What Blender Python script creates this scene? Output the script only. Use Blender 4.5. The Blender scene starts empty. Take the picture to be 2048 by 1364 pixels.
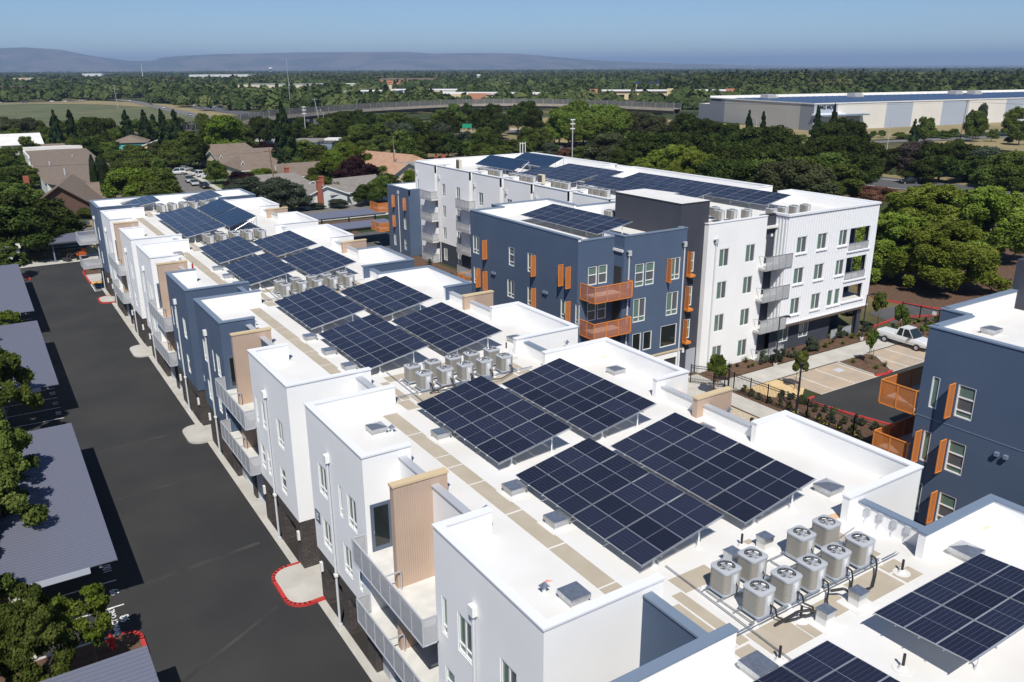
import bpy, math, random
import numpy as np
from mathutils import Vector, Matrix
R_ = random.Random(7)
S = bpy.context.scene
COL = S.collection

# ------------------------------------------------------------------ camera, world, sun, exposure
cam_d = bpy.data.cameras.new('camera')
cam = bpy.data.objects.new('camera', cam_d)
COL.objects.link(cam)
S.camera = cam
cam_d.sensor_width = 36.0
cam_d.lens = 36.0 * 1652.09 / 2048.0
cam_d.clip_start = 0.5
cam_d.clip_end = 60000
_pit, _yaw, _roll = 0.319054, 0.571127, -0.004654
F_ = Vector((math.sin(_yaw) * math.cos(_pit), math.cos(_yaw) * math.cos(_pit), -math.sin(_pit)))
Rt = Vector((math.cos(_yaw), -math.sin(_yaw), 0))
Up = Rt.cross(F_)
Rt, Up = Rt * math.cos(_roll) + Up * math.sin(_roll), Up * math.cos(_roll) - Rt * math.sin(_roll)
cam.matrix_world = Matrix(((Rt.x, Up.x, -F_.x, 0), (Rt.y, Up.y, -F_.y, 0), (Rt.z, Up.z, -F_.z, 27.6), (0, 0, 0, 1)))

TO_SUN = Vector((-0.40, -0.66, 1.0)).normalized()
sun_el = math.asin(TO_SUN.z)
sun_az = math.atan2(TO_SUN.x, TO_SUN.y)
W = bpy.data.worlds.new('World')
S.world = W
W.use_nodes = True
wn, wl = W.node_tree.nodes, W.node_tree.links
for n in list(wn): wn.remove(n)
sky = wn.new('ShaderNodeTexSky')
sky.sky_type = 'NISHITA'
sky.sun_disc = False
sky.sun_elevation = sun_el
sky.sun_rotation = sun_az
sky.altitude = 2500
sky.air_density = 1.0
sky.dust_density = 0.0
sky.ozone_density = 6.0
bg = wn.new('ShaderNodeBackground')
bg.inputs['Strength'].default_value = 0.075
wo = wn.new('ShaderNodeOutputWorld')
wl.new(sky.outputs[0], bg.inputs[0])
wl.new(bg.outputs[0], wo.inputs[0])
sd = bpy.data.lights.new('sun', 'SUN')
sd.energy = 4.2
sd.angle = math.radians(0.53)
sd.color = (1.0, 0.955, 0.88)
sun = bpy.data.objects.new('sun', sd)
COL.objects.link(sun)
sun.rotation_euler = TO_SUN.to_track_quat('Z', 'Y').to_euler()
sun.location = (0, 0, 200)
S.view_settings.view_transform = 'Standard'
S.view_settings.look = 'None'
S.view_settings.gamma = 1
S.view_settings.exposure = 0.32
S.view_settings.use_curve_mapping = False
S.cycles.max_bounces = 6
S.cycles.diffuse_bounces = 3
S.cycles.glossy_bounces = 3
S.cycles.transmission_bounces = 3
S.cycles.transparent_max_bounces = 12
S.cycles.volume_bounces = 0

# ------------------------------------------------------------------ materials
MATS = {}
def mat(name, col=(0.5, 0.5, 0.5), rough=0.8, metal=0.0, noise=None, col2=None, bump=0.0, bscale=20.0, spec=0.5, obj=False, detail=4.0, cs=(0.35, 0.65)):
    """principled material; noise = scale of a colour mottling between col and col2"""
    m = bpy.data.materials.new(name); m.use_nodes = True
    nt = m.node_tree; N, L = nt.nodes, nt.links
    b = N['Principled BSDF']
    b.inputs['Base Color'].default_value = (*col, 1)
    b.inputs['Roughness'].default_value = rough
    b.inputs['Metallic'].default_value = metal
    b.inputs['Specular IOR Level'].default_value = spec
    tc = N.new('ShaderNodeTexCoord') if obj else N.new('ShaderNodeNewGeometry')
    out = tc.outputs['Object'] if obj else tc.outputs['Position']
    if noise:
        n = N.new('ShaderNodeTexNoise'); n.inputs['Scale'].default_value = noise; n.inputs['Detail'].default_value = detail
        L.new(out, n.inputs['Vector'])
        r = N.new('ShaderNodeValToRGB')
        r.color_ramp.elements[0].position = cs[0]; r.color_ramp.elements[1].position = cs[1]
        r.color_ramp.elements[0].color = (*col, 1); r.color_ramp.elements[1].color = (*(col2 or tuple(c * .8 for c in col)), 1)
        L.new(n.outputs['Fac'], r.inputs[0]); L.new(r.outputs[0], b.inputs['Base Color'])
    if bump:
        n2 = N.new('ShaderNodeTexNoise'); n2.inputs['Scale'].default_value = bscale; n2.inputs['Detail'].default_value = 3
        L.new(out, n2.inputs['Vector'])
        bp = N.new('ShaderNodeBump'); bp.inputs['Strength'].default_value = bump; bp.inputs['Distance'].default_value = 0.02
        L.new(n2.outputs['Fac'], bp.inputs['Height']); L.new(bp.outputs[0], b.inputs['Normal'])
    MATS[name] = m
    return m

mat('white_stucco', (0.87, 0.87, 0.865), 0.85, noise=0.35, col2=(0.83, 0.83, 0.825), bump=0.25, bscale=30)
mat('white_tpo', (0.71, 0.705, 0.695), 0.75, noise=0.35, col2=(0.655, 0.64, 0.61), bump=0.1, bscale=3, detail=6)
mat('white_metal', (0.80, 0.81, 0.83), 0.5)
mat('offwhite_coping', (0.75, 0.76, 0.785), 0.6)
mat('blue_stucco', (0.068, 0.105, 0.172), 0.9, noise=0.4, col2=(0.077, 0.115, 0.184), bump=0.3, bscale=25)
mat('blue_coping', (0.17, 0.22, 0.30), 0.55)
mat('dark_stucco', (0.042, 0.047, 0.064), 0.9, noise=0.5, col2=(0.05, 0.055, 0.073), bump=0.3, bscale=25)
mat('grey_panel', (0.42, 0.44, 0.47), 0.7, noise=0.6, col2=(0.46, 0.48, 0.5))
mat('beige_siding', (0.46, 0.34, 0.26), 0.75, noise=0.8, col2=(0.50, 0.37, 0.285))
mat('beige_cap', (0.60, 0.47, 0.29), 0.6)
mat('brown_fascia', (0.12, 0.09, 0.07), 0.6)
mat('frame_white', (0.78, 0.79, 0.78), 0.45)
mat('alu', (0.55, 0.57, 0.60), 0.38, metal=0.75)
mat('alu_dull', (0.52, 0.54, 0.58), 0.55, metal=0.3)
mat('galv', (0.62, 0.64, 0.66), 0.32, metal=0.85, noise=6, col2=(0.5, 0.52, 0.55))
mat('downspout', (0.58, 0.60, 0.62), 0.5)
mat('orange', (0.72, 0.25, 0.045), 0.5)
mat('deck', (0.66, 0.65, 0.62), 0.8, noise=1.5, col2=(0.56, 0.56, 0.54))
mat('pink_deck', (0.62, 0.52, 0.48), 0.8, noise=1.5, col2=(0.68, 0.60, 0.55))
mat('door_blue', (0.10, 0.13, 0.18), 0.5)
mat('door_grey', (0.36, 0.38, 0.42), 0.6)
mat('garage_door', (0.22, 0.25, 0.31), 0.6)
mat('black', (0.015, 0.015, 0.017), 0.5)
mat('soft_black', (0.03, 0.03, 0.033), 0.7)
mat('pipe_black', (0.025, 0.022, 0.022), 0.6)
mat('tan_pad', (0.40, 0.35, 0.27), 0.95, noise=1.2, col2=(0.44, 0.385, 0.305), bump=0.2, bscale=60)
mat('ac_body', (0.36, 0.345, 0.31), 0.55)
mat('ac_louver', (0.10, 0.092, 0.08), 0.6)
mat('ac_top', (0.46, 0.48, 0.51), 0.45, metal=0.1)
mat('ac_panel', (0.50, 0.52, 0.55), 0.5)
mat('ac_label', (0.75, 0.75, 0.75), 0.6)
mat('asphalt', (0.023, 0.0235, 0.025), 0.93, noise=0.16, col2=(0.036, 0.0355, 0.0345), bump=0.4, bscale=40, detail=9)
mat('asphalt_old', (0.13, 0.125, 0.12), 0.95, noise=0.3, col2=(0.17, 0.16, 0.15), bump=0.3, bscale=30, detail=7)
mat('asphalt_mid', (0.075, 0.075, 0.078), 0.95, noise=0.25, col2=(0.10, 0.10, 0.10), bump=0.3, bscale=30, detail=7)
mat('concrete', (0.42, 0.40, 0.36), 0.9, noise=0.7, col2=(0.50, 0.48, 0.44), bump=0.2, bscale=25, detail=7)
mat('stained_concrete', (0.36, 0.30, 0.24), 0.9, noise=0.55, col2=(0.46, 0.36, 0.26), bump=0.2, bscale=25, detail=8)
mat('ochre_concrete', (0.56, 0.40, 0.20), 0.9, noise=1.2, col2=(0.62, 0.46, 0.25))
mat('red_curb', (0.50, 0.035, 0.03), 0.6, noise=2, col2=(0.42, 0.05, 0.045))
mat('yellow_tactile', (0.75, 0.38, 0.04), 0.7)
mat('paint_white', (0.78, 0.78, 0.76), 0.7, noise=3, col2=(0.6, 0.6, 0.58))
mat('paint_yellow', (0.7, 0.45, 0.05), 0.7)
mat('mulch', (0.085, 0.045, 0.026), 1.0, noise=2.5, col2=(0.13, 0.075, 0.045), bump=1.0, bscale=14, detail=8)
mat('gravel', (0.40, 0.33, 0.24), 1.0, noise=5, col2=(0.55, 0.47, 0.36), bump=1.0, bscale=10)
mat('dry_ground', (0.34, 0.245, 0.13), 1.0, noise=0.12, col2=(0.24, 0.19, 0.09), bump=0.6, bscale=4, detail=9)
mat('lawn', (0.055, 0.10, 0.025), 1.0, noise=0.8, col2=(0.09, 0.13, 0.035), bump=0.5, bscale=15)
mat('carport_roof', (0.18, 0.19, 0.25), 0.5, metal=0.25)
mat('carport_fascia', (0.44, 0.48, 0.56), 0.5)
mat('post_dark', (0.05, 0.052, 0.06), 0.6)
mat('post_blue', (0.17, 0.19, 0.26), 0.6)
mat('bark', (0.10, 0.075, 0.055), 0.95, noise=4, col2=(0.16, 0.13, 0.10), bump=0.6, bscale=12, obj=True)
mat('bark_pale', (0.30, 0.26, 0.22), 0.95, noise=4, col2=(0.2, 0.17, 0.14), obj=True)
mat('wood_pole', (0.16, 0.085, 0.05), 0.9, noise=2, col2=(0.22, 0.14, 0.10))
mat('pole_grey', (0.42, 0.43, 0.44), 0.7)
mat('shingle_brown', (0.165, 0.125, 0.098), 0.95, noise=1.0, col2=(0.20, 0.158, 0.125), bump=0.5, bscale=6)
mat('shingle_grey', (0.19, 0.175, 0.16), 0.95, noise=1.0, col2=(0.235, 0.215, 0.195), bump=0.5, bscale=6)
mat('shingle_tan', (0.34, 0.20, 0.13), 0.95, noise=1.0, col2=(0.42, 0.26, 0.17), bump=0.5, bscale=6)
mat('siding_white', (0.60, 0.63, 0.62), 0.8)
mat('siding_teal', (0.10, 0.38, 0.38), 0.8)
mat('siding_yellow', (0.62, 0.50, 0.30), 0.8)
mat('siding_cream', (0.62, 0.55, 0.43), 0.8)
mat('siding_brown', (0.10, 0.055, 0.04), 0.8)
mat('wood_fence', (0.11, 0.065, 0.045), 0.9, noise=1, col2=(0.15, 0.09, 0.06))
mat('red_brick', (0.36, 0.10, 0.06), 0.9, noise=3, col2=(0.28, 0.08, 0.05))
mat('blue_trim', (0.02, 0.18, 0.32), 0.5)
mat('bridge_concrete', (0.36, 0.32, 0.27), 0.9, noise=0.3, col2=(0.29, 0.265, 0.235))
mat('bridge_dark', (0.085, 0.08, 0.08), 0.9)
mat('wh_white', (0.66, 0.63, 0.58), 0.8, noise=0.08, col2=(0.62, 0.59, 0.54))
mat('wh_tan', (0.50, 0.48, 0.45), 0.8, noise=0.08, col2=(0.47, 0.45, 0.42))
mat('wh_blue', (0.36, 0.40, 0.47), 0.8, noise=0.08, col2=(0.34, 0.38, 0.45))
mat('wh_side', (0.25, 0.27, 0.31), 0.8)
mat('sign_black', (0.02, 0.02, 0.022), 0.5)
mat('sign_green', (0.01, 0.28, 0.16), 0.5)
mat('sign_orange', (0.85, 0.30, 0.03), 0.5)
mat('terracotta', (0.45, 0.20, 0.12), 0.8)
mat('blue_paint', (0.02, 0.15, 0.35), 0.6)
mat('tyre', (0.015, 0.015, 0.016), 0.9)
mat('rim', (0.55, 0.56, 0.58), 0.3, metal=0.7)
mat('tail_red', (0.35, 0.01, 0.01), 0.3)
mat('kubota_orange', (0.65, 0.12, 0.02), 0.5)
mat('red_paint', (0.42, 0.02, 0.02), 0.4)
mat('flower_yellow', (0.80, 0.62, 0.03), 0.8)
mat('stain', (0.66, 0.45, 0.28), 0.9)
mat('red_mark', (0.75, 0.30, 0.26), 0.9)
mat('tank_white', (0.7, 0.7, 0.68), 0.6)
for nm, c in dict(car_white=(0.75, 0.76, 0.77), car_silver=(0.42, 0.44, 0.46), car_grey=(0.10, 0.115, 0.14), car_black=(0.02, 0.022, 0.026), car_red=(0.25, 0.015, 0.02), car_blue=(0.03, 0.06, 0.14)).items():
    mat(nm, c, 0.22, metal=0.15)

def glass_mat(name, col, rough=0.06):
    m = mat(name, col, rough); m.node_tree.nodes['Principled BSDF'].inputs['Specular IOR Level'].default_value = 0.7
    return m
glass_mat('pane_green', (0.13, 0.20, 0.165)); glass_mat('pane_grey', (0.10, 0.11, 0.12), 0.35)
glass_mat('pane_dark', (0.015, 0.02, 0.02)); glass_mat('car_glass', (0.02, 0.03, 0.035))

def brick_mat():
    m = mat('dark_brick', (0.06, 0.05, 0.045), 0.9)
    N, L = m.node_tree.nodes, m.node_tree.links
    g = N.new('ShaderNodeNewGeometry'); sx = N.new('ShaderNodeSeparateXYZ'); L.new(g.outputs['Position'], sx.inputs[0])
    ad = N.new('ShaderNodeMath'); L.new(sx.outputs[0], ad.inputs[0]); L.new(sx.outputs[1], ad.inputs[1])
    cb = N.new('ShaderNodeCombineXYZ'); L.new(ad.outputs[0], cb.inputs[0]); L.new(sx.outputs[2], cb.inputs[1])
    br = N.new('ShaderNodeTexBrick'); br.inputs['Scale'].default_value = 1.0
    br.inputs['Brick Width'].default_value = 0.40; br.inputs['Row Height'].default_value = 0.15; br.inputs['Mortar Size'].default_value = 0.014
    br.inputs['Color1'].default_value = (0.055, 0.046, 0.043, 1); br.inputs['Color2'].default_value = (0.085, 0.072, 0.066, 1); br.inputs['Mortar'].default_value = (0.025, 0.022, 0.02, 1)
    L.new(cb.outputs[0], br.inputs['Vector']); L.new(br.outputs['Color'], N['Principled BSDF'].inputs['Base Color'])
brick_mat()

def ribbed_mat(name, src, period, axis, depth=0.6):
    """fine ribs as relief along one axis (0 = x, 1 = y)"""
    m = MATS[src].copy(); m.name = name; N, L = m.node_tree.nodes, m.node_tree.links
    g = N.new('ShaderNodeNewGeometry'); sx = N.new('ShaderNodeSeparateXYZ'); L.new(g.outputs['Position'], sx.inputs[0])
    a = N.new('ShaderNodeMath'); a.operation = 'MULTIPLY'; a.inputs[1].default_value = 2 * math.pi / period; L.new(sx.outputs[axis], a.inputs[0])
    s = N.new('ShaderNodeMath'); s.operation = 'SINE'; L.new(a.outputs[0], s.inputs[0])
    bp = N.new('ShaderNodeBump'); bp.inputs['Strength'].default_value = depth; bp.inputs['Distance'].default_value = 0.03
    L.new(s.outputs[0], bp.inputs['Height']); L.new(bp.outputs[0], N['Principled BSDF'].inputs['Normal'])
    MATS[name] = m

def mesh_mat(name, col, op):
    m = mat(name, col, 0.55)
    b = m.node_tree.nodes['Principled BSDF']; b.inputs['Alpha'].default_value = op
mesh_mat('mesh_grey', (0.50, 0.51, 0.53), 0.62)
mesh_mat('mesh_orange', (0.62, 0.22, 0.06), 0.60)
mesh_mat('mesh_pink', (0.50, 0.20, 0.12), 0.55)
mesh_mat('chain_link', (0.16, 0.16, 0.16), 0.38)

def cell_mat(name, nx, ny, base=(0.007, 0.010, 0.027), line=(0.09, 0.10, 0.14), bus=(0.035, 0.04, 0.062)):
    """photovoltaic cells on a 1.0 x 2.0 m module, object coordinates"""
    m = mat(name, base, 0.10, spec=0.22)
    N, L = m.node_tree.nodes, m.node_tree.links; b = N['Principled BSDF']
    tc = N.new('ShaderNodeTexCoord'); sx = N.new('ShaderNodeSeparateXYZ'); L.new(tc.outputs['Object'], sx.inputs[0])
    def grid(sock, period, width):
        d = N.new('ShaderNodeMath'); d.operation = 'DIVIDE'; d.inputs[1].default_value = period; L.new(sock, d.inputs[0])
        f = N.new('ShaderNodeMath'); f.operation = 'FRACT'; L.new(d.outputs[0], f.inputs[0])
        s = N.new('ShaderNodeMath'); s.operation = 'SUBTRACT'; s.inputs[1].default_value = 0.5; L.new(f.outputs[0], s.inputs[0])
        a = N.new('ShaderNodeMath'); a.operation = 'ABSOLUTE'; L.new(s.outputs[0], a.inputs[0])
        g = N.new('ShaderNodeMath'); g.operation = 'GREATER_THAN'; g.inputs[1].default_value = 0.5 - width / period / 2; L.new(a.outputs[0], g.inputs[0])
        return g.outputs[0]
    gx = grid(sx.outputs[0], 0.16, 0.010); gy = grid(sx.outputs[1], 0.0825, 0.006)
    mx = N.new('ShaderNodeMath'); mx.operation = 'MAXIMUM'; L.new(gx, mx.inputs[0]); L.new(gy, mx.inputs[1])
    gb = grid(sx.outputs[0], 0.04, 0.005)
    c1 = N.new('ShaderNodeMixRGB'); c1.inputs[1].default_value = (*base, 1); c1.inputs[2].default_value = (*bus, 1); L.new(gb, c1.inputs[0])
    c2 = N.new('ShaderNodeMixRGB'); c2.inputs[2].default_value = (*line, 1); L.new(c1.outputs[0], c2.inputs[1]); L.new(mx.outputs[0], c2.inputs[0])
    oi = N.new('ShaderNodeObjectInfo'); hv = N.new('ShaderNodeHueSaturation')
    mr = N.new('ShaderNodeMapRange'); mr.inputs[3].default_value = 0.75; mr.inputs[4].default_value = 1.3; L.new(oi.outputs['Random'], mr.inputs[0]); L.new(mr.outputs[0], hv.inputs['Value'])
    L.new(c2.outputs[0], hv.inputs['Color']); L.new(hv.outputs[0], b.inputs['Base Color'])
cell_mat('pv_cells', 6, 24)

def leaf_mat(name, c1, c2, c3, ns=0.5, trans=0.25):
    m = bpy.data.materials.new(name); m.use_nodes = True; N, L = m.node_tree.nodes, m.node_tree.links
    for n in list(N): N.remove(n)
    out = N.new('ShaderNodeOutputMaterial'); d = N.new('ShaderNodeBsdfDiffuse'); t = N.new('ShaderNodeBsdfTranslucent'); mx = N.new('ShaderNodeMixShader'); mx.inputs[0].default_value = trans
    g = N.new('ShaderNodeNewGeometry'); n1 = N.new('ShaderNodeTexNoise'); n1.inputs['Scale'].default_value = ns; n1.inputs['Detail'].default_value = 5; L.new(g.outputs['Position'], n1.inputs['Vector'])
    r = N.new('ShaderNodeValToRGB'); e = r.color_ramp.elements; e[0].position = 0.32; e[0].color = (*c1, 1); e[1].position = 0.68; e[1].color = (*c3, 1)
    k = e.new(0.5); k.color = (*c2, 1)
    L.new(n1.outputs['Fac'], r.inputs[0])
    oi = N.new('ShaderNodeObjectInfo'); hv = N.new('ShaderNodeHueSaturation'); mr = N.new('ShaderNodeMapRange'); mr.inputs[3].default_value = 0.75; mr.inputs[4].default_value = 1.25
    L.new(oi.outputs['Random'], mr.inputs[0]); L.new(mr.outputs[0], hv.inputs['Value'])
    mh = N.new('ShaderNodeMapRange'); mh.inputs[3].default_value = 0.485; mh.inputs[4].default_value = 0.515; L.new(oi.outputs['Random'], mh.inputs[0]); L.new(mh.outputs[0], hv.inputs['Hue'])
    L.new(r.outputs[0], hv.inputs['Color']); L.new(hv.outputs[0], d.inputs[0]); L.new(hv.outputs[0], t.inputs[0])
    L.new(d.outputs[0], mx.inputs[1]); L.new(t.outputs[0], mx.inputs[2]); L.new(mx.outputs[0], out.inputs[0])
    MATS[name] = m
leaf_mat('leaf_dark', (0.026, 0.038, 0.010), (0.046, 0.064, 0.016), (0.078, 0.102, 0.028))
leaf_mat('leaf_mid', (0.055, 0.078, 0.018), (0.092, 0.124, 0.028), (0.140, 0.175, 0.045))
leaf_mat('leaf_light', (0.080, 0.112, 0.020), (0.120, 0.162, 0.030), (0.165, 0.21, 0.044))
leaf_mat('leaf_bright', (0.075, 0.112, 0.016), (0.110, 0.150, 0.022), (0.15, 0.19, 0.034))
leaf_mat('leaf_olive', (0.050, 0.058, 0.026), (0.072, 0.080, 0.036), (0.098, 0.106, 0.052))
leaf_mat('leaf_grey', (0.048, 0.062, 0.040), (0.070, 0.088, 0.058), (0.10, 0.118, 0.082))
leaf_mat('leaf_purple', (0.022, 0.010, 0.012), (0.034, 0.016, 0.020), (0.052, 0.024, 0.028))
leaf_mat('leaf_pink', (0.10, 0.05, 0.03), (0.18, 0.09, 0.06), (0.24, 0.12, 0.10))
leaf_mat('leaf_far', (0.040, 0.056, 0.020), (0.076, 0.098, 0.034), (0.135, 0.150, 0.058), ns=0.02)
leaf_mat('leaf_conifer', (0.018, 0.032, 0.014), (0.030, 0.050, 0.020), (0.046, 0.070, 0.030))
# ------------------------------------------------------------------ helpers
class MB:
    """collects faces with material slots and links them as one mesh object"""
    def __init__(s): s.v = []; s.f = []; s.m = []; s.slots = []
    def mi(s, m):
        if m not in s.slots: s.slots.append(m)
        return s.slots.index(m)
    def face(s, pts, m):
        i = len(s.v); s.v += [tuple(p) for p in pts]; s.f.append(tuple(range(i, i + len(pts)))); s.m.append(s.mi(m)); return s
    def box(s, x0, x1, y0, y1, z0, z1, m, skip=''):
        if x0 > x1: x0, x1 = x1, x0
        if y0 > y1: y0, y1 = y1, y0
        i = len(s.v); k = s.mi(m)
        s.v += [(x0, y0, z0), (x1, y0, z0), (x1, y1, z0), (x0, y1, z0), (x0, y0, z1), (x1, y0, z1), (x1, y1, z1), (x0, y1, z1)]
        for n, f in (('b', (3, 2, 1, 0)), ('t', (4, 5, 6, 7)), ('s', (0, 1, 5, 4)), ('e', (1, 2, 6, 5)), ('n', (2, 3, 7, 6)), ('w', (3, 0, 4, 7))):
            if n not in skip: s.f.append(tuple(i + q for q in f)); s.m.append(k)
        return s
    def obox(s, c, u, hl, hw, z0, z1, m):
        """box round centre c (x, y) along unit vector u, half length hl, half width hw"""
        w = (-u[1], u[0]); P = [(c[0] + a * hl * u[0] + b * hw * w[0], c[1] + a * hl * u[1] + b * hw * w[1]) for a, b in ((-1, -1), (1, -1), (1, 1), (-1, 1))]
        return s.prism(P, z0, z1, m)
    def prism(s, P, z0, z1, m, mtop=None):
        n = len(P); i = len(s.v); k = s.mi(m)
        s.v += [(p[0], p[1], z0) for p in P] + [(p[0], p[1], z1) for p in P]
        s.f.append(tuple(i + n - 1 - q for q in range(n))); s.m.append(k)
        s.f.append(tuple(i + n + q for q in range(n))); s.m.append(s.mi(mtop) if mtop else k)
        for q in range(n): s.f.append((i + q, i + (q + 1) % n, i + n + (q + 1) % n, i + n + q)); s.m.append(k)
        return s
    def tube(s, a, b, r, m, n=8, r2=None, caps=True):
        a = Vector(a); b = Vector(b); d = (b - a).normalized(); r2 = r if r2 is None else r2
        t = d.cross(Vector((0, 0, 1)));
        if t.length < 1e-4: t = Vector((1, 0, 0))
        t.normalize(); w = d.cross(t); i = len(s.v); k = s.mi(m)
        for p, rr in ((a, r), (b, r2)):
            for q in range(n):
                an = 2 * math.pi * q / n; s.v.append(tuple(p + t * rr * math.cos(an) + w * rr * math.sin(an)))
        for q in range(n): s.f.append((i + q, i + n + q, i + n + (q + 1) % n, i + (q + 1) % n)); s.m.append(k)
        if caps: s.f.append(tuple(i + q for q in range(n))); s.f.append(tuple(i + 2 * n - 1 - q for q in range(n))); s.m += [k, k]
        return s
    def path(s, pts, r, m, n=6):
        for a, b in zip(pts, pts[1:]): s.tube(a, b, r, m, n)
        return s
    def wall(s, p, u, nrm, Lx, z0, z1, m, holes=(), rev=0.12, mrev=None):
        """vertical wall from p along u (2d), outward normal nrm; holes (a0, a1, h0, h1) get reveals"""
        us = sorted({0, Lx} | {h[0] for h in holes} | {h[1] for h in holes}); zs = sorted({z0, z1} | {h[2] for h in holes} | {h[3] for h in holes})
        us = [a for a in us if 0 <= a <= Lx]; zs = [a for a in zs if z0 <= a <= z1]
        P = lambda a, z, d=0: (p[0] + u[0] * a - nrm[0] * d, p[1] + u[1] * a - nrm[1] * d, z)
        flip = (u[0] * nrm[1] - u[1] * nrm[0]) > 0
        def q(pts, mm): s.face(pts[::-1] if flip else pts, mm)
        for a0, a1 in zip(us, us[1:]):
            run = None
            for h0, h1 in zip(zs, zs[1:]):
                ca, ch = (a0 + a1) / 2, (h0 + h1) / 2
                hole = any(h[0] < ca < h[1] and h[2] < ch < h[3] for h in holes)
                if hole:
                    if run: q([P(a0, run[0]), P(a1, run[0]), P(a1, run[1]), P(a0, run[1])], m); run = None
                else: run = (run[0], h1) if run else (h0, h1)
            if run: q([P(a0, run[0]), P(a1, run[0]), P(a1, run[1]), P(a0, run[1])], m)
        mr = mrev or m
        for a0, a1, h0, h1 in holes:
            q([P(a0, h0), P(a0, h0, rev), P(a0, h1, rev), P(a0, h1)], mr); q([P(a1, h0, rev), P(a1, h0), P(a1, h1), P(a1, h1, rev)], mr)
            q([P(a0, h0, rev), P(a0, h0), P(a1, h0), P(a1, h0, rev)], mr); q([P(a0, h1), P(a0, h1, rev), P(a1, h1, rev), P(a1, h1)], mr)
        return s
    def mesh(s, name, off=(0, 0, 0)):
        me = bpy.data.meshes.new(name)
        me.from_pydata([(a - off[0], b - off[1], c - off[2]) for a, b, c in s.v], [], s.f)
        for m in s.slots: me.materials.append(MATS[m])
        me.polygons.foreach_set('material_index', s.m); me.update()
        return me
    def build(s, name, parent=None, smooth=False):
        off = world_loc(parent) if parent else (0, 0, 0)
        me = s.mesh(name, off)
        if smooth: me.polygons.foreach_set('use_smooth', [True] * len(me.polygons))
        o = bpy.data.objects.new(name, me); COL.objects.link(o)
        if parent: o.parent = parent
        return o
def world_loc(o):
    l = Vector((0, 0, 0))
    while o: l = l + o.location; o = o.parent
    return l
def tag(o, label=None, cat=None, group=None, kind=None):
    if label: o['label'] = label
    if cat: o['category'] = cat
    if group: o['group'] = group
    if kind: o['kind'] = kind
    return o
def thing(name, loc, label, cat, group=None, rz=0):
    o = bpy.data.objects.new(name, None); COL.objects.link(o); o.location = loc; o.rotation_euler = (0, 0, rz); o.empty_display_size = 0.3
    return tag(o, label, cat, group)
def inst(name, me, parent=None, loc=(0, 0, 0), rot=(0, 0, 0), sc=(1, 1, 1)):
    """one object of a shared mesh; loc in world axes, parent unrotated"""
    o = bpy.data.objects.new(name, me); COL.objects.link(o)
    if parent: o.parent = parent; loc = Vector(loc) - world_loc(parent)
    o.location = loc; o.rotation_euler = rot; o.scale = sc
    return o
def copy_tree(o, parent=None):
    c = o.copy(); COL.objects.link(c); c.parent = parent
    for ch in list(o.children): copy_tree(ch, c)
    return c
def struct(mb, name): return tag(mb.build(name), kind='structure')

# windows -------------------------------------------------------
WIN = {}
def window_mesh(w, h, style, col='frame_white'):
    """window in the local x-z plane, outside towards -y; origin at its lower left corner"""
    key = (round(w, 2), round(h, 2), style, col)
    if key in WIN: return WIN[key]
    f = 0.07; d = 0.07; fr = MB()
    fr.box(0, w, -0.03, d, 0, f, col).box(0, w, -0.03, d, h - f, h, col).box(0, f, -0.03, d, f, h - f, col).box(w - f, w, -0.03, d, f, h - f, col)
    pn = []
    tz = h * 0.21
    if style == 'slider':
        fr.box(f, w - f, -0.01, d, tz - f / 2, tz + f / 2, col).box(w / 2 - f / 2, w / 2 + f / 2, -0.01, d, f, h - f, col)
        for a0, a1, mm in ((f, w / 2 - f / 2, 'pane_green'), (w / 2 + f / 2, w - f, 'pane_grey')):
            pn.append((a0, a1, tz + f / 2, h - f, mm)); pn.append((a0, a1, f, tz - f / 2, 'pane_green'))
    elif style == 'slider_plain':
        fr.box(w / 2 - f / 2, w / 2 + f / 2, -0.01, d, f, h - f, col)
        pn += [(f, w / 2 - f / 2, f, h - f, 'pane_green'), (w / 2 + f / 2, w - f, f, h - f, 'pane_grey')]
    elif style == 'hung':
        fr.box(f, w - f, -0.01, d, tz - f / 2, tz + f / 2, col).box(f, w - f, -0.01, d, h * .58, h * .58 + f, col)
        pn += [(f, w - f, f, tz - f / 2, 'pane_green'), (f, w - f, tz + f / 2, h * .58, 'pane_grey'), (f, w - f, h * .58 + f, h - f, 'pane_green')]
    elif style == 'hung2':
        fr.box(f, w - f, -0.01, d, h * .52, h * .52 + f, col)
        pn += [(f, w - f, f, h * .52, 'pane_grey'), (f, w - f, h * .52 + f, h - f, 'pane_green')]
    elif style == 'slit':
        fr.box(f, w - f, -0.01, d, tz - f / 2, tz + f / 2, col)
        pn += [(f, w - f, f, tz - f / 2, 'pane_green'), (f, w - f, tz + f / 2, h - f, 'pane_green')]
    elif style == 'slit1': pn.append((f, w - f, f, h - f, 'pane_green'))
    else: pn.append((f, w - f, f, h - f, 'pane_dark'))
    ps = []
    for a0, a1, z0, z1, mm in pn:
        m = MB(); m.face([(a0, 0.035, z0), (a1, 0.035, z0), (a1, 0.035, z1), (a0, 0.035, z1)], mm); ps.append(m.mesh('pane'))
    WIN[key] = (fr.mesh('window'), ps)
    return WIN[key]
def rect_window(parent, x, y, z, w, h, face, style, rec=0.05):
    """x, y = lower left corner seen from outside on the wall plane; face = -X, -Y, +X"""
    fm, ps = window_mesh(w, h, style)
    rz, dx, dy = {'-Y': (0, 0, rec), '-X': (-math.pi / 2, rec, 0), '+X': (math.pi / 2, -rec, 0), '+Y': (math.pi, 0, -rec)}[face]
    o = inst('window', fm, parent, (x + dx, y + dy, z), (0, 0, rz))
    for p in ps:
        c = bpy.data.objects.new('pane', p); COL.objects.link(c); c.parent = o
    return o
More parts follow.
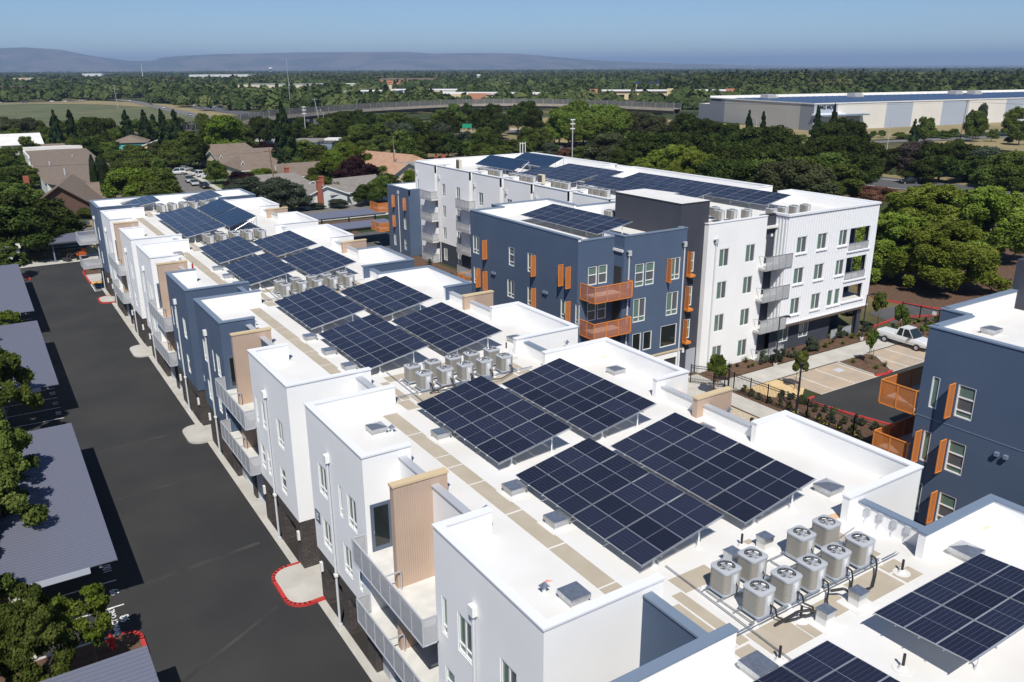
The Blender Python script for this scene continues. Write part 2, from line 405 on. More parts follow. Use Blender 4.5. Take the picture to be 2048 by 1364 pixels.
# ------------------------------------------------------------------ long three-storey building with the solar roof
ribbed_mat('beige_rib', 'beige_siding', 0.105, 0, .25)
PER, XC = 24.1, 21.9            # cluster period along y, centre line in x
X0, RZ, CZ = 12.12, 10.4, 11.5  # outer facade, roof level, parapet top
B1 = thing('apartment_building', (XC, 60, 0), 'long white and blue three-storey apartment building whose flat white roof carries the big solar arrays', 'apartment building')
def mx(x, side): return x if side < 0 else 2 * XC - x
TONE = {(-1, 'b'): 'blue', (0, 'a'): 'white', (0, 'b'): 'white', (1, 'a'): 'white', (1, 'b'): 'blue', (2, 'a'): 'blue', (2, 'b'): 'white', (3, 'a'): 'white', (3, 'b'): 'white', (4, 'a'): 'blue'}
WALLM = {'blue': 'blue_stucco', 'white': 'white_stucco'}; COPM = {'blue': 'blue_coping', 'white': 'offwhite_coping'}
END_Y = 4 * PER + 17.16 + 7.2

def text_mesh(name, c, mt, parent=None, loc=(0, 0, 0), rot=(0, 0, 0)):
    """lettering as a real mesh"""
    tmp = bpy.data.objects.new(name, c); me = bpy.data.meshes.new_from_object(tmp); bpy.data.objects.remove(tmp); me.name = name; me.materials.clear(); me.materials.append(MATS[mt])
    o = bpy.data.objects.new(name, me); COL.objects.link(o)
    if parent: o.parent = parent; loc = Vector(loc) - world_loc(parent)
    o.location = loc; o.rotation_euler = rot; return o
def xbox(mb, xa, xb, y0, y1, z0, z1, m, side): mb.box(mx(xa, side), mx(xb, side), y0, y1, z0, z1, m)
def hole_y(y0, y1, base): return (y0 - base, y1 - base)

roof = MB()
roof.box(16.15, 27.65, -12, END_Y - 0.05, 10.2, RZ, 'white_tpo')
for k in range(-1, 5):
    yb = 17.16 + k * PER
    for side in (-1, 1):
        y1 = yb + (7.2 if k == 4 else 21.2)
        xbox(roof, 13.95, 16.15, yb + .05 if k >= 0 else -12, y1 - .05, 10.2, RZ, 'white_tpo', side)
        for a0, a1, t in ((0, 7.2, 'a'), (13.9, 21.2, 'b')):
            if (k, t) in TONE: xbox(roof, X0 + .05, 13.95, yb + a0 + .05, yb + a1 - .05, 10.2, RZ, 'white_tpo', side)
roof.build('roof', B1)

# wall base colours behind recesses etc.
def tower(k, t, side):
    tone = TONE[(k, t)]; wm, cm = WALLM[tone], COPM[tone]
    a0, a1 = (0, 7.2) if t == 'a' else (13.9, 21.2)
    yb = 17.16 + k * PER; y0, y1 = yb + a0, yb + a1
    if k == 4 and t == 'a': y1 = END_Y
    W_ = MB(); n = -1 if side < 0 else 1; xo = mx(X0, side)
    holes = []
    wins = []
    if side < 0:
        spec = [(1.5, 2.55, 7.05, 8.75, 'slider'), (4.45, 5.5, 7.05, 8.75, 'slider'), (6.3, 6.72, 7.03, 8.72, 'slit'), (1.85, 2.8, 4.0, 5.6, 'hung'), (4.6, 5.3, 4.0, 5.6, 'hung'), (5.85, 6.6, 4.0, 5.6, 'hung')] if t == 'a' else \
               [(1.15, 2.2, 7.05, 8.75, 'slider'), (2.9, 3.3, 7.03, 8.72, 'slit'), (4.95, 6.05, 7.05, 8.75, 'slider'), (2.2, 3.2, 3.98, 5.6, 'slider'), (4.95, 6.05, 3.98, 5.6, 'slider'), (0.95, 1.35, 3.98, 5.6, 'slit')]
        for c0, c1, h0, h1, st in spec: holes.append((c0, c1, h0, h1)); wins.append((c0, c1, h0, h1, st))
    W_.wall((xo, y0), (0, 1), (n, 0), y1 - y0, 3.18, 11.42, wm, holes, 0.12)
    for yy, nn, xe in ((y0, -1, 17.0 if t == 'a' else 14.5), (y1, 1, 14.5 if t == 'a' else 17.0)):
        if k == 4 and nn > 0: xe = XC
        xa, xb = sorted((xo, mx(xe, side)))
        W_.wall((xa, yy), (1, 0), (0, nn), xb - xa, 3.18 if nn else 0, 11.42, wm)
    # soffit above the brick
    W_.face([(xo, y0, 3.18), (mx(13, side), y0, 3.18), (mx(13, side), y1, 3.18), (xo, y1, 3.18)], wm)
    wo_ = W_.build('wall', B1)
    for c0, c1, h0, h1, st in wins: rect_window(B1, xo, y0 + c1, h0, c1 - c0, h1 - h0, '-X', st)
    # brick ground floor
    K = MB(); xk = mx(X0 + .06, side)
    oh = [(.95, 3.3, 0.0, 2.45), (4.0, 6.35, 0.0, 2.45)]
    K.wall((xk, y0 + .05), (0, 1), (n, 0), y1 - y0 - .1, 0, 3.17, 'dark_brick', oh if side < 0 else [], 0.95, 'dark_brick')
    for yy, nn in ((y0 + .05, -1), (y1 - .05, 1)):
        xa, xb = sorted((xk, mx(17, side))); K.wall((xa, yy), (1, 0), (0, nn), xb - xa, 0, 3.17, 'dark_brick')
    K.build('brick_base', B1)
    if side < 0:
        for q0, q1, _, _ in oh:
            g = MB(); g.box(xk + .9, xk + .96, y0 + q0 + .05, y0 + q1 + .05, 0.02, 2.44, 'garage_door')
            for zz in (.6, 1.2, 1.8): g.box(xk + .885, xk + .9, y0 + q0 + .1, y0 + q1, zz, zz + .04, 'soft_black')
            g.build('garage_door', B1)
        for q in (.35, 6.85):
            l = MB(); l.box(xk - .14, xk - .01, y0 + q - .1, y0 + q + .1, 1.9, 2.45, 'frame_white'); l.build('wall_light', B1)
        d = MB(); yd = y0 + (4.15 if t == 'a' else 4.35)
        d.box(xo - .22, xo - .01, yd - .16, yd + .16, 9.45, 9.85, 'frame_white'); d.tube((xo - .1, yd, .1), (xo - .1, yd, 9.46), .065, 'downspout', 8)
        d.box(xo - .2, xo - .02, yd - .1, yd + .1, 3.0, 3.15, 'frame_white').box(xo - .2, xo, yd - .09, yd + .09, 0.0, .16, 'downspout')
        d.build('downspout', B1)
    # parapet and coping
    Pm = MB(); C_ = MB(); z0 = RZ - .05
    xf = 17.0 if t == 'a' else 14.5; xn = 14.5 if t == 'a' else 17.0
    if k == 4: xn = XC
    T = .30
    xbox(Pm, X0 + .01, X0 + T, y0 + .01, y1 - .01, z0, 11.415, 'white_stucco', side)
    xbox(Pm, X0 + T, xf, y0 + .012, y0 + T, z0, 11.413, 'white_stucco', side)
    xbox(Pm, X0 + T, xn, y1 - T, y1 - .012, z0, 11.413, 'white_stucco', side)
    Pm.build('parapet', B1)
    o_ = .045
    xbox(C_, X0 - o_, X0 + T + .03, y0 - o_, y1 + o_, 11.42, 11.5, cm, side)
    xbox(C_, X0 + T + .03, xf + .03, y0 - o_, y0 + T + .03, 11.42, 11.498, cm, side)
    xbox(C_, X0 + T + .03, xn + .03, y1 - T - .03, y1 + o_, 11.42, 11.498, cm, side)
    C_.build('coping', B1)

def balcony(y0, y1, zf, tone):
    n_ = 7 if zf > 5 else 7
    b = MB(); b.box(11.5, 13.9, y0 + .03, y1 - .03, zf - .22, zf, 'deck'); B = b.build('balcony', B1)
    xr = 11.46; zt, zb = zf + .92, zf - .30
    fr = MB(); ya, yb_ = y0 + (-.1), y1 + .1
    fr.box(xr - .04, xr + .03, ya, yb_, zt, zt + .05, 'alu_dull').box(xr - .04, xr + .03, ya, yb_, zb, zb + .05, 'alu_dull')
    st = (yb_ - ya) / n_
    for i in range(n_ + 1): fr.box(xr - .035, xr + .025, ya + i * st - .025, ya + i * st + .025, zb, zt, 'alu_dull')
    for yy in (ya, yb_): fr.box(xr, X0 - .02, yy - .025, yy + .025, zt, zt + .05, 'alu_dull').box(xr, X0 - .02, yy - .025, yy + .025, zb, zb + .05, 'alu_dull').box(X0 - .07, X0 - .02, yy - .025, yy + .025, zb, zt, 'alu_dull')
    ym = (y0 + y1) / 2
    fr.box(xr, X0 + .1, ym - .02, ym + .02, zt - .03, zt + .02, 'alu_dull').box(X0 + .05, X0 + .1, ym - .02, ym + .02, zf, zt, 'alu_dull')
    fr.build('railing', B)
    pm = MB(); pm.box(-.006, .006, .03, st - .03, .05, zt - zb, 'mesh_grey'); me = pm.mesh('mesh_panel')
    for i in range(n_): inst('mesh_panel', me, B, (xr - .005, ya + i * st, zb))
    for yy in (ya, yb_): pe = MB(); pe.box(xr + .03, X0 - .07, yy - .005, yy + .005, zb + .05, zt, 'mesh_grey'); pe.build('end_panel', B)

for k in range(-1, 5):
    yb = 17.16 + k * PER
    for side in (-1, 1):
        for t in ('a', 'b'):
            if (k, t) in TONE: tower(k, t, side)
        if k < 4:
            ra, rb = yb + 7.2, yb + 13.9; tone = TONE.get((k, 'b'))
            tn = 'blue' if (k in (1,)) else 'white'
            # recess wall with low parapet
            w = MB(); xw = mx(13.9, side); n = -1 if side < 0 else 1
            w.wall((xw, ra), (0, 1), (n, 0), rb - ra, 0, 10.98, 'white_stucco' if tn == 'white' else 'blue_stucco', [(1.0, 3.1, 6.65, 8.75), (1.0, 3.1, 3.5, 5.6)] if side < 0 else [], .1)
            if side < 0: w.box(xw + .09, xw + .12, ra + .9, ra + 3.2, 3.4, 8.9, 'pane_dark')
            w.build('recess_wall', B1)
            p = MB(); xbox(p, 13.91, 14.15, ra, rb, RZ - .05, 10.975, 'white_stucco', side); p.build('parapet', B1)
            c = MB(); xbox(c, 13.84, 14.2, ra - .0, rb, 10.98, 11.05, 'alu_dull', side); c.build('coping', B1)
            fy = yb + 10.85
            f = MB(); xbox(f, 12.1, 14.62, fy - .16, fy + .16, 3.5 if side < 0 else 0, 11.42, 'beige_rib', side); f.build('siding_fin', B1)
            f = MB(); xbox(f, 12.05, 14.67, fy - .2, fy + .2, 11.42, 11.52, 'beige_cap', side); f.build('fin_cap', B1)
            # gap wall
            ga, gb = yb + 21.2, yb + 24.1; gt = TONE.get((k, 'b'), 'white')
            gm = 'blue' if k in (-1, 1) else 'white'
            g = MB(); xg = mx(16.1, side); g.wall((xg, ga), (0, 1), (n, 0), gb - ga, 0, 11.12, WALLM[gm]); g.build('gap_wall', B1)
            p = MB(); xbox(p, 16.11, 16.4, ga, gb, RZ - .05, 11.115, 'white_stucco', side); p.build('parapet', B1)
            c = MB(); xbox(c, 16.05, 16.44, ga + .04, gb - .04, 11.12, 11.2, 'blue_coping' if gm == 'blue' or k == 0 and side > 0 else 'alu_dull', side); c.build('coping', B1)
            if side < 0 and k >= -1:
                dz = MB(); yn = yb + 13.9      # door on the near face of tower b, third floor
                dz.box(12.34, 13.36, yn - .05, yn - .005, 6.66, 9.06, 'door_blue').box(12.50, 13.20, yn - .06, yn - .052, 6.9, 8.9, 'pane_dark')
                dz.tube((12.45, yn - .1, 7.6), (12.45, yn - .1, 7.75), .02, 'alu', 6)
                dz.build('door', B1)
                balcony(ra, rb, 6.65, tn); balcony(ra, rb, 3.5, tn)
                # ground floor under the balconies
                q = MB()
                q.wall((12.5, ra), (0, 1), (-1, 0), rb - ra, 0, 3.2, 'grey_panel', [(.45, 2.8, 0, 2.45), (3.6, 5.95, 0, 2.45)], 1.1, 'grey_panel')
                q.box(12.35, 12.5, ra + 2.85, ra + 3.5, 0, 3.2, 'dark_brick').build('ground_wall', B1)
                for q0 in (.45, 3.6):
                    m = MB(); m.box(13.5, 13.56, ra + q0, ra + q0 + 2.35, .02, 2.45, 'garage_door'); m.build('garage_door', B1)
e = MB(); e.wall((X0, END_Y), (1, 0), (0, 1), 2 * (XC - X0), 0, 11.42, 'blue_stucco'); e.build('wall', B1)
# balconies on the far corner of the facade
for zf in (6.65, 3.5):
    m = MB(); ye = END_Y - 1.6
    m.box(9.9, 12.1, ye - 1.8, ye + 1.2, zf - .2, zf, 'deck'); B = m.build('balcony', B1)
    fr = MB()
    for zz in (zf + .9, zf - .3): fr.box(9.86, 9.92, ye - 1.85, ye + 1.25, zz, zz + .05, 'alu_dull').box(9.9, 12.1, ye - 1.86, ye - 1.8, zz, zz + .05, 'alu_dull').box(9.9, 12.1, ye + 1.2, ye + 1.26, zz, zz + .05, 'alu_dull')
    for yy in (ye - 1.83, ye - .3, ye + 1.23): fr.box(9.86, 9.92, yy - .03, yy + .03, zf - .3, zf + .9, 'alu_dull')
    fr.build('railing', B)
    pm = MB(); pm.box(9.885, 9.897, ye - 1.8, ye + 1.2, zf - .25, zf + .9, 'mesh_grey').box(9.92, 12.1, ye - 1.84, ye - 1.828, zf - .25, zf + .9, 'mesh_grey'); pm.build('mesh_panel', B)
# address plaques
for k in (0, 1):
    yn = 17.16 + k * PER + 21.05 - (0.15 if k == 0 else 0)
    m = MB(); m.box(X0 - .05, X0 - .005, yn - .62, yn + .0, 5.0, 5.65, 'blue_stucco'); pl = m.build('address_plaque', B1)
    fc = bpy.data.curves.new('address_number', 'FONT'); fc.body = '240\n234'; fc.size = .27; fc.space_line = .9; fc.extrude = .004; fc.align_x = 'CENTER'
    text_mesh('address_number', fc, 'frame_white', pl, (X0 - .058, yn - .31, 5.38), (math.pi / 2, 0, -math.pi / 2))
# roof walk pads, stains, curbs
for k in range(-1, 4):
    yb = 17.16 + k * PER
    pads = [(1.5, 1.85), (1.93, 4.85), (4.95, 7.83), (7.93, 10.83), (10.93, 12.75), (12.85, 13.95), (14.05, 16.9), (17.0, 19.85)]
    for i, (a, b) in enumerate(pads):
        m = MB(); m.box(15.76, 16.54, yb + a, yb + b, RZ + .002, RZ + .014, 'tan_pad'); tag(m.build('walk_pad', B1))
    gy = yb + 21.2
    for (x0, x1, a, b) in ((18.13, 19.9, 2.2, 3.1), (17.6, 18.05, -.0, 3.05), (17.15, 17.5, -.0, 2.6), (18.15, 19.85, -1.05, 0.25), (19.9, 20.6, -1.05, -.3), (23.05, 24.9, -.9, .25), (21.2, 22.6, 2.5, 3.4), (25.05, 26.0, -.9, -.3), (25.05, 26.0, -.2, .25), (17.2, 17.9, -1.4, -.1), (21.0, 22.4, -.75, 0.1), (25.5, 25.9, .7, 2.6)):
        m = MB(); m.box(x0, x1, gy + a + (1.6 if a > 2 else .9) - .85, gy + b + (1.6 if a > 2 else .9) - .85, RZ + .002, RZ + .012, 'tan_pad'); m.build('walk_pad', B1)
for (x, y, sx, sy) in ((31.1, 24.2, .3, .2), (31.0, 30.8, .25, .2), (26.6, 17.7, .5, .2), (31.2, 38, .3, .2), (31.0, 14, .3, .2)):
    m = MB(); m.prism([(x + sx * math.cos(a) * (1 + .3 * math.sin(3 * a)), y + sy * math.sin(a)) for a in [i * .628 for i in range(10)]], RZ + .001, RZ + .004, 'stain'); m.build('rust_stain', B1)
m = MB(); m.prism([(14.0, 19.9), (14.1, 19.95), (14.5, 20.35), (14.75, 20.3), (14.55, 20.5), (14.45, 20.42)], RZ + .001, RZ + .004, 'red_mark'); m.build('paint_mark', B1)
# ------------------------------------------------------------------ things standing on the roofs
def panel_mesh(w=1.0, l=2.0):
    m = MB(); t = .035; f = .016
    m.box(-w / 2, w / 2, -l / 2, l / 2, -t, 0, 'alu')
    m.face([(-w / 2 + f, -l / 2 + f, .002), (w / 2 - f, -l / 2 + f, .002), (w / 2 - f, -.012, .002), (-w / 2 + f, -.012, .002)], 'pv_cells')
    m.face([(-w / 2 + f, .012, .002), (w / 2 - f, .012, .002), (w / 2 - f, l / 2 - f, .002), (-w / 2 + f, l / 2 - f, .002)], 'pv_cells')
    return m.mesh('panel')
PANEL = panel_mesh()
def solar_array(x0, y1, zl, nx, ny, tilt, label, roofz, land=False, group='solar arrays on the flat roofs', px=1.0, py=2.03, tilt_y=0.0):
    """x0 low left edge, y1 far edge, zl height of the low edge, nx panels in x, ny in y (towards the camera)"""
    w, l = (2.03, 1.0) if land else (1.0, 2.03)
    gx = gy = .022
    t = thing('solar_array', (x0, y1, roofz), label, 'solar array', group)
    ct, st_ = math.cos(tilt), math.sin(tilt); cty, sty = math.cos(tilt_y), math.sin(tilt_y)
    LX = nx * (w + gx) - gx; LY = ny * (l + gy) - gy
    def P(a, b, d=0):    # a along x slope, b towards -y
        return (x0 + a * ct + d * -st_, y1 - b * cty, zl + a * st_ + b * sty + d)
    for i in range(nx):
        for j in range(ny):
            a = (i + .5) * (w + gx) - gx / 2; b = (j + .5) * (l + gy) - gy / 2
            o = inst('panel', PANEL, t, P(a, b))
            # small mounting unevenness
            e = R_.uniform(-.002, .002)
            M = Matrix.Rotation(-tilt_y, 3, 'X').to_4x4() @ Matrix.Rotation(-tilt + e, 3, 'Y').to_4x4()
            if land: M = M @ Matrix.Rotation(math.pi / 2, 4, 'Z')
            o.rotation_euler = M.to_euler()
    r = MB(); ss = (.22, .78)
    for s in ss:
        r.tube(P(LX * s, -.05, -.1), P(LX * s, LY + .05, -.1), .03, 'galv', 6)
    nb = max(2, int(round(LY / 2.0)))
    for i in range(nb * 2 + 1):
        b = LY * i / (nb * 2); r.tube(P(-.04, b, -.06), P(LX + .04, b, -.06), .02, 'galv', 4)
    r.build('rail', t)
    np_ = max(2, int(round(LY / 2.7)) + 1)
    for s in ss:
        for i in range(np_):
            b = .35 + (LY - .7) * i / (np_ - 1); q = P(LX * s, b, -.1)
            m = MB(); m.tube((q[0], q[1], roofz), q, .035, 'frame_white', 6); m.tube((q[0], q[1], roofz), (q[0], q[1], roofz + .18), .12, 'white_tpo', 8, r2=.05); m.build('post', t)
    j = MB(); q = P(LX * .9, LY * .5, -.12); j.box(q[0] - .2, q[0] + .2, q[1] - .15, q[1] + .15, q[2] - .35, q[2] - .05, 'ac_panel'); j.build('inverter', t)
    return t
TL = math.atan2(.74, 3.93)
ARR_L = {
 (0, 0): 'nearest whole solar array, left column, over the middle of the white roof', (0, 1): 'solar array of the left column just behind the nearest left one',
 (1, 0): 'left column solar array third from the camera, just past the second air conditioner cluster', (1, 1): 'left column solar array fourth from the camera',
 (2, 0): 'left column solar array fifth from the camera, beyond the third air conditioner cluster', (2, 1): 'left column solar array sixth from the camera, just nearer than the fourth cluster'}
ARR_R = {
 (0, 0): 'nearest whole solar array of the right column, by the pyramid-topped roof vent', (0, 1): 'solar array of the right column just behind the nearest right one',
 (1, 0): 'right column solar array third from the camera, beside the second cluster of units', (1, 1): 'right column solar array fourth from the camera',
 (2, 0): 'right column solar array fifth from the camera, beyond the third cluster', (2, 1): 'right column solar array sixth from the camera, before the tilted dark collectors'}
for k in range(0, 3):
    for h, ys in enumerate((26.88, 36.4)):
        y1 = ys + k * 23.95 + (0 if k < 2 else -.1)
        solar_array(17.4, y1, 10.94, 4, 4, TL, ARR_L[(k, h)], RZ)
        solar_array(22.66, y1, 10.94, 4, 4, TL, ARR_R[(k, h)], RZ)
solar_array(17.4, 105.6, 11.15, 4, 8, TL, 'long solar array of eight rows left of the tilted dark collectors', RZ)
solar_array(15.6, 119.9, 10.94, 4, 3, TL, 'small left solar array at the far end of the long white roof', RZ)
solar_array(23.4, 119.9, 10.94, 4, 3, TL, 'small right solar array at the far end of the long white roof', RZ)
solar_array(21.4, 12.35, 11.3, 3, 3, 0.0, 'solar array cut by the right edge of the photo in the near right corner', RZ, land=True, tilt_y=.077)
solar_array(12.95, 12.3, 11.3, 3, 4, 0.0, 'solar array cut by the bottom edge of the photo beside the square roof vent', RZ, land=True, tilt_y=.077)

def collector(x0, x1, y0, y1, z0, z1, n, label, rz):
    t = thing('solar_thermal_collector', (x0, y0, rz), label, 'solar collector', 'dark blue solar water collectors')
    g = (y1 - y0) / n; sl = math.atan2(z1 - z0, x1 - x0); L = math.hypot(z1 - z0, x1 - x0)
    m = MB(); m.box(0, L, .03, g - .03, -.05, 0, 'collector_blue').box(0, L, 0, .05, -.06, .03, 'soft_black').box(0, .04, 0, g, -.06, .02, 'alu').box(L - .04, L, 0, g, -.06, .02, 'alu')
    me = m.mesh('collector_panel')
    for i in range(n): inst('collector_panel', me, t, (x0, y0 + i * g, z0), (0, -sl, 0))
    f = MB()
    for i in range(0, n + 1, 2):
        y = y0 + i * g
        f.tube((x1, y, rz), (x1, y, z1 - .08), .035, 'alu', 5).tube((x0, y, rz), (x0, y, z0 - .05), .035, 'alu', 5).tube((x0, y, rz + .1), (x1, y, rz + .1), .03, 'alu', 5).tube((x0 + .4, y, rz + .1), (x1, y, z1 - .15), .025, 'alu', 5)
        if i < n: f.tube((x1, y, z1 - .1), (x1, y + g * 2, rz + .1), .02, 'alu', 4)
    f.build('frame', t)
mat('collector_blue', (0.012, 0.035, 0.085), 0.12, noise=1.5, col2=(0.016, 0.045, 0.10))
collector(22.9, 25.95, 93.6, 101.3, 10.95, 11.95, 8, 'nearer of two tilted dark blue striped collectors on the long roof', RZ)
collector(22.9, 25.95, 101.6, 109.4, 10.95, 11.95, 8, 'farther of two tilted dark blue striped collectors on the long roof', RZ)

# air conditioners
def rrect(h, r, n=3):
    P = []
    for cx, cy, a0 in ((h - r, h - r, 0), (-h + r, h - r, 90), (-h + r, -h + r, 180), (h - r, -h + r, 270)):
        for i in range(n + 1): a = math.radians(a0 + 90 * i / n); P.append((cx + r * math.cos(a), cy + r * math.sin(a)))
    return P
def ac_parts():
    h = .39; body = MB(); body.prism(rrect(h - .02, .13), .06, .84, 'ac_louver')
    lv = MB()
    for i in range(13): z = .10 + i * .056; lv.prism(rrect(h + .004, .14), z, z + .034, 'ac_body')
    base = MB(); base.prism(rrect(h + .01, .14), 0, .07, 'ac_top')
    top = MB(); P = rrect(h + .02, .15); n = len(P)
    ring = [(.31 * math.cos(2 * math.pi * (i + .5) / n), .31 * math.sin(2 * math.pi * (i + .5) / n)) for i in range(n)]
    # align ring with outline by angle
    P.sort(key=lambda p: math.atan2(p[1], p[0])); ring.sort(key=lambda p: math.atan2(p[1], p[0]))
    for i in range(n):
        j = (i + 1) % n
        top.face([(*P[i], .90), (*P[j], .90), (*ring[j], .925), (*ring[i], .925)], 'ac_top'); top.face([(*P[i], .83), (*P[j], .83), (*P[j], .90), (*P[i], .90)], 'ac_top')
        top.face([(*ring[i], .925), (*ring[j], .925), (*ring[j], .78), (*ring[i], .78)], 'soft_black')
    well = MB(); well.prism(ring, .77, .785, 'soft_black')
    fan = MB()
    for i in range(5):
        a = 2 * math.pi * i / 5; c, s = math.cos(a), math.sin(a)
        fan.face([(c * .05 - s * .05, s * .05 + c * .05, .86), (c * .05 + s * .05, s * .05 - c * .05, .83), (c * .28 + s * .1, s * .28 - c * .1, .83), (c * .28 - s * .1, s * .28 + c * .1, .86)], 'ac_top')
    fan.tube((0, 0, .8), (0, 0, .9), .06, 'ac_top', 10)
    guard = MB()
    for i in range(8):
        a = 2 * math.pi * i / 8; pts = [(.27 * math.cos(a), .27 * math.sin(a), .93), (.18 * math.cos(a), .18 * math.sin(a), .99), (.05 * math.cos(a), .05 * math.sin(a), 1.01)]
        guard.path(pts, .0055, 'alu', 4)
    for rr, zz in ((.27, .93), (.18, .99), (.08, 1.008)):
        pts = [(rr * math.cos(2 * math.pi * i / 16), rr * math.sin(2 * math.pi * i / 16), zz) for i in range(17)]; guard.path(pts, .005, 'alu', 3)
    pan = MB(); pan.prism([(-.13, -h - .008), (.22, -h - .008), (.22, -h + .06), (-.13, -h + .06)], .07, .83, 'ac_panel')
    lab = MB(); lab.box(-.03, .13, -h - .014, -h - .009, .5, .74, 'ac_label').box(.0, .1, -h - .014, -h - .009, .38, .46, 'ac_label')
    wire = MB(); wire.path([(.1, -h - .02, .42), (.1, -h - .1, .3), (.12, -h - .06, .05)], .018, 'black', 5)
    return [('cabinet', body), ('louver', lv), ('base_pan', base), ('top_cover', top), ('fan_well', well), ('fan', fan), ('fan_guard', guard), ('service_panel', pan), ('label', lab), ('conduit', wire)]
AC = [(n, m.mesh(n)) for n, m in ac_parts()]
AC_FAR = [p for p in AC if p[0] in ('cabinet', 'louver', 'top_cover', 'fan_well', 'service_panel', 'fan')]
def ac_unit(x, y, z, label, group, rz=0.0, far=False, sc=1.0):
    t = thing('air_conditioner', (x, y, z), label, 'air conditioner', group, rz)
    t.scale = (sc, sc, sc)
    for n, me in (AC_FAR if far else AC):
        o = bpy.data.objects.new(n, me); COL.objects.link(o); o.parent = t
    return t
ORD = ['first', 'second', 'third', 'fourth', 'fifth', 'sixth', 'seventh', 'eighth', 'ninth', 'tenth']
CL = {-1: 'nearest cluster on the long roof', 0: 'second cluster on the long roof', 1: 'third cluster on the long roof', 2: 'fourth cluster on the long roof', 3: 'farthest cluster on the long roof'}
def ac_cluster(k):
    y0 = 15.13 + (k + 1) * 24.05; z = RZ + .14
    front = [19.32, 20.64, 21.95, 23.25, 24.62]; back = [19.28, 20.6, 23.18, 24.6] if k == -1 else [19.28, 20.6, 21.95, 23.2, 24.6]
    for i, x in enumerate(front): ac_unit(x, y0, z, 'air conditioner, %s from left, front row, %s' % (ORD[i], CL[k]), 'air conditioners in the roof clusters', far=k > 1)
    for i, x in enumerate(back): ac_unit(x, y0 + 1.42, z, 'air conditioner, %s from left, back row, %s' % (ORD[i], CL[k]), 'air conditioners in the roof clusters', rz=R_.choice([0, 0, math.pi]) if k == -1 else math.pi, far=k > 1)
    t = thing('equipment_frame', (21.95, y0 + .7, RZ), 'galvanised strut frame carrying the air conditioners of the %s' % CL[k], 'equipment frame', 'strut frames under the air conditioners')
    fr = MB()
    for yy in (y0 - .35, y0 + .35, y0 + 1.07, y0 + 1.77): fr.box(18.6, 25.4, yy - .02, yy + .02, RZ + .09, RZ + .13, 'galv')
    for xx in [18.75 + .82 * i for i in range(9)]: fr.box(xx - .02, xx + .02, y0 - .5, y0 + 1.95, RZ + .05, RZ + .09, 'galv')
    for x in front: fr.box(x - .42, x + .5, y0 - .42, y0 + .46, RZ + .125, RZ + .14, 'blue_coping')
    for x in back: fr.box(x - .42, x + .5, y0 + 1.02, y0 + 1.86, RZ + .125, RZ + .14, 'blue_coping')
    fr.build('strut_frame', t)
    ft = MB()
    for xx in [18.75 + 1.64 * i for i in range(5)]:
        for yy in (y0 - .45, y0 + 1.9): ft.tube((xx, yy, RZ), (xx, yy, RZ + .16), .14, 'white_tpo', 8, r2=.05)
    ft.build('foot', t)
    if k <= 1:
        hs = thing('refrigerant_lines', (21.9, y0 - 1, RZ), 'black insulated pipes winding in front of the %s' % CL[k], 'pipes', 'refrigerant pipe bundles')
        hp = MB()
        for i, x in enumerate(front):
            tx = 20.75 if i < 3 else 22.5
            hp.path([(x + .1, y0 - .45, RZ + .55), (x + .12, y0 - .62, RZ + .5), (x + .15, y0 - .68, RZ + .22), (x + .3 * (1 if tx > x else -1), y0 - .95, RZ + .17), ((x + tx) / 2, y0 - 1.08 - .07 * i, RZ + .2), (tx - .1 * (1 if tx > x else -1), y0 - 1.32, RZ + .32), (tx, y0 - 1.5, RZ + .35)], .032, 'pipe_black', 6)
        hp.path([(20.75, y0 - 1.5, RZ + .3), (20.4, y0 - 1.2, RZ + .42), (20.1, y0 - 1.0, RZ + .36), (19.2, y0 - .85, RZ + .12)], .05, 'pipe_black', 6).path([(22.5, y0 - 1.5, RZ + .3), (22.3, y0 - 1.1, RZ + .45), (22.0, y0 - .8, RZ + .3)], .05, 'pipe_black', 6)
        hp.build('pipe', hs)
        cd = MB()
        for yy in (-.0, .1): cd.tube((17.0, y0 - .55 + yy, RZ + .14), (26.3, y0 - .55 + yy, RZ + .14), .018, 'galv', 5)
        cd.tube((18.3, y0 - 2.8, RZ + .1), (18.6, y0 + 3.6, RZ + .1), .022, 'galv', 5).tube((22.6, y0 + .9, RZ + .12), (26.6, y0 + 1.5, RZ + .12), .015, 'galv', 5)
        cd.build('conduit', hs)
        for (x, y, w) in ((20.77, -1.55, 'left box in front of'), (22.52, -1.5, 'right box in front of'), (20.8, 2.5, 'left box behind'), (22.6, 2.55, 'right box behind')):
            b = thing('pipe_housing', (x, y0 + y, RZ), 'white box with metal lid, %s the %s' % (w, CL[k]), 'roof box', 'metal lidded pipe boxes')
            m = MB(); m.box(x - .22, x + .22, y0 + y - .2, y0 + y + .2, RZ, RZ + .5, 'white_tpo').prism([(x - .5, y0 + y - .45), (x + .5, y0 + y - .45), (x + .5, y0 + y + .45), (x - .5, y0 + y + .45)], RZ, RZ + .03, 'white_tpo'); m.build('curb', b)
            m = MB(); m.box(x - .26, x + .26, y0 + y - .24, y0 + y + .24, RZ + .5, RZ + .545, 'galv').box(x - .235, x + .235, y0 + y - .215, y0 + y + .215, RZ + .32, RZ + .5, 'galv'); m.build('lid', b)
for k in range(-1, 4): ac_cluster(k)

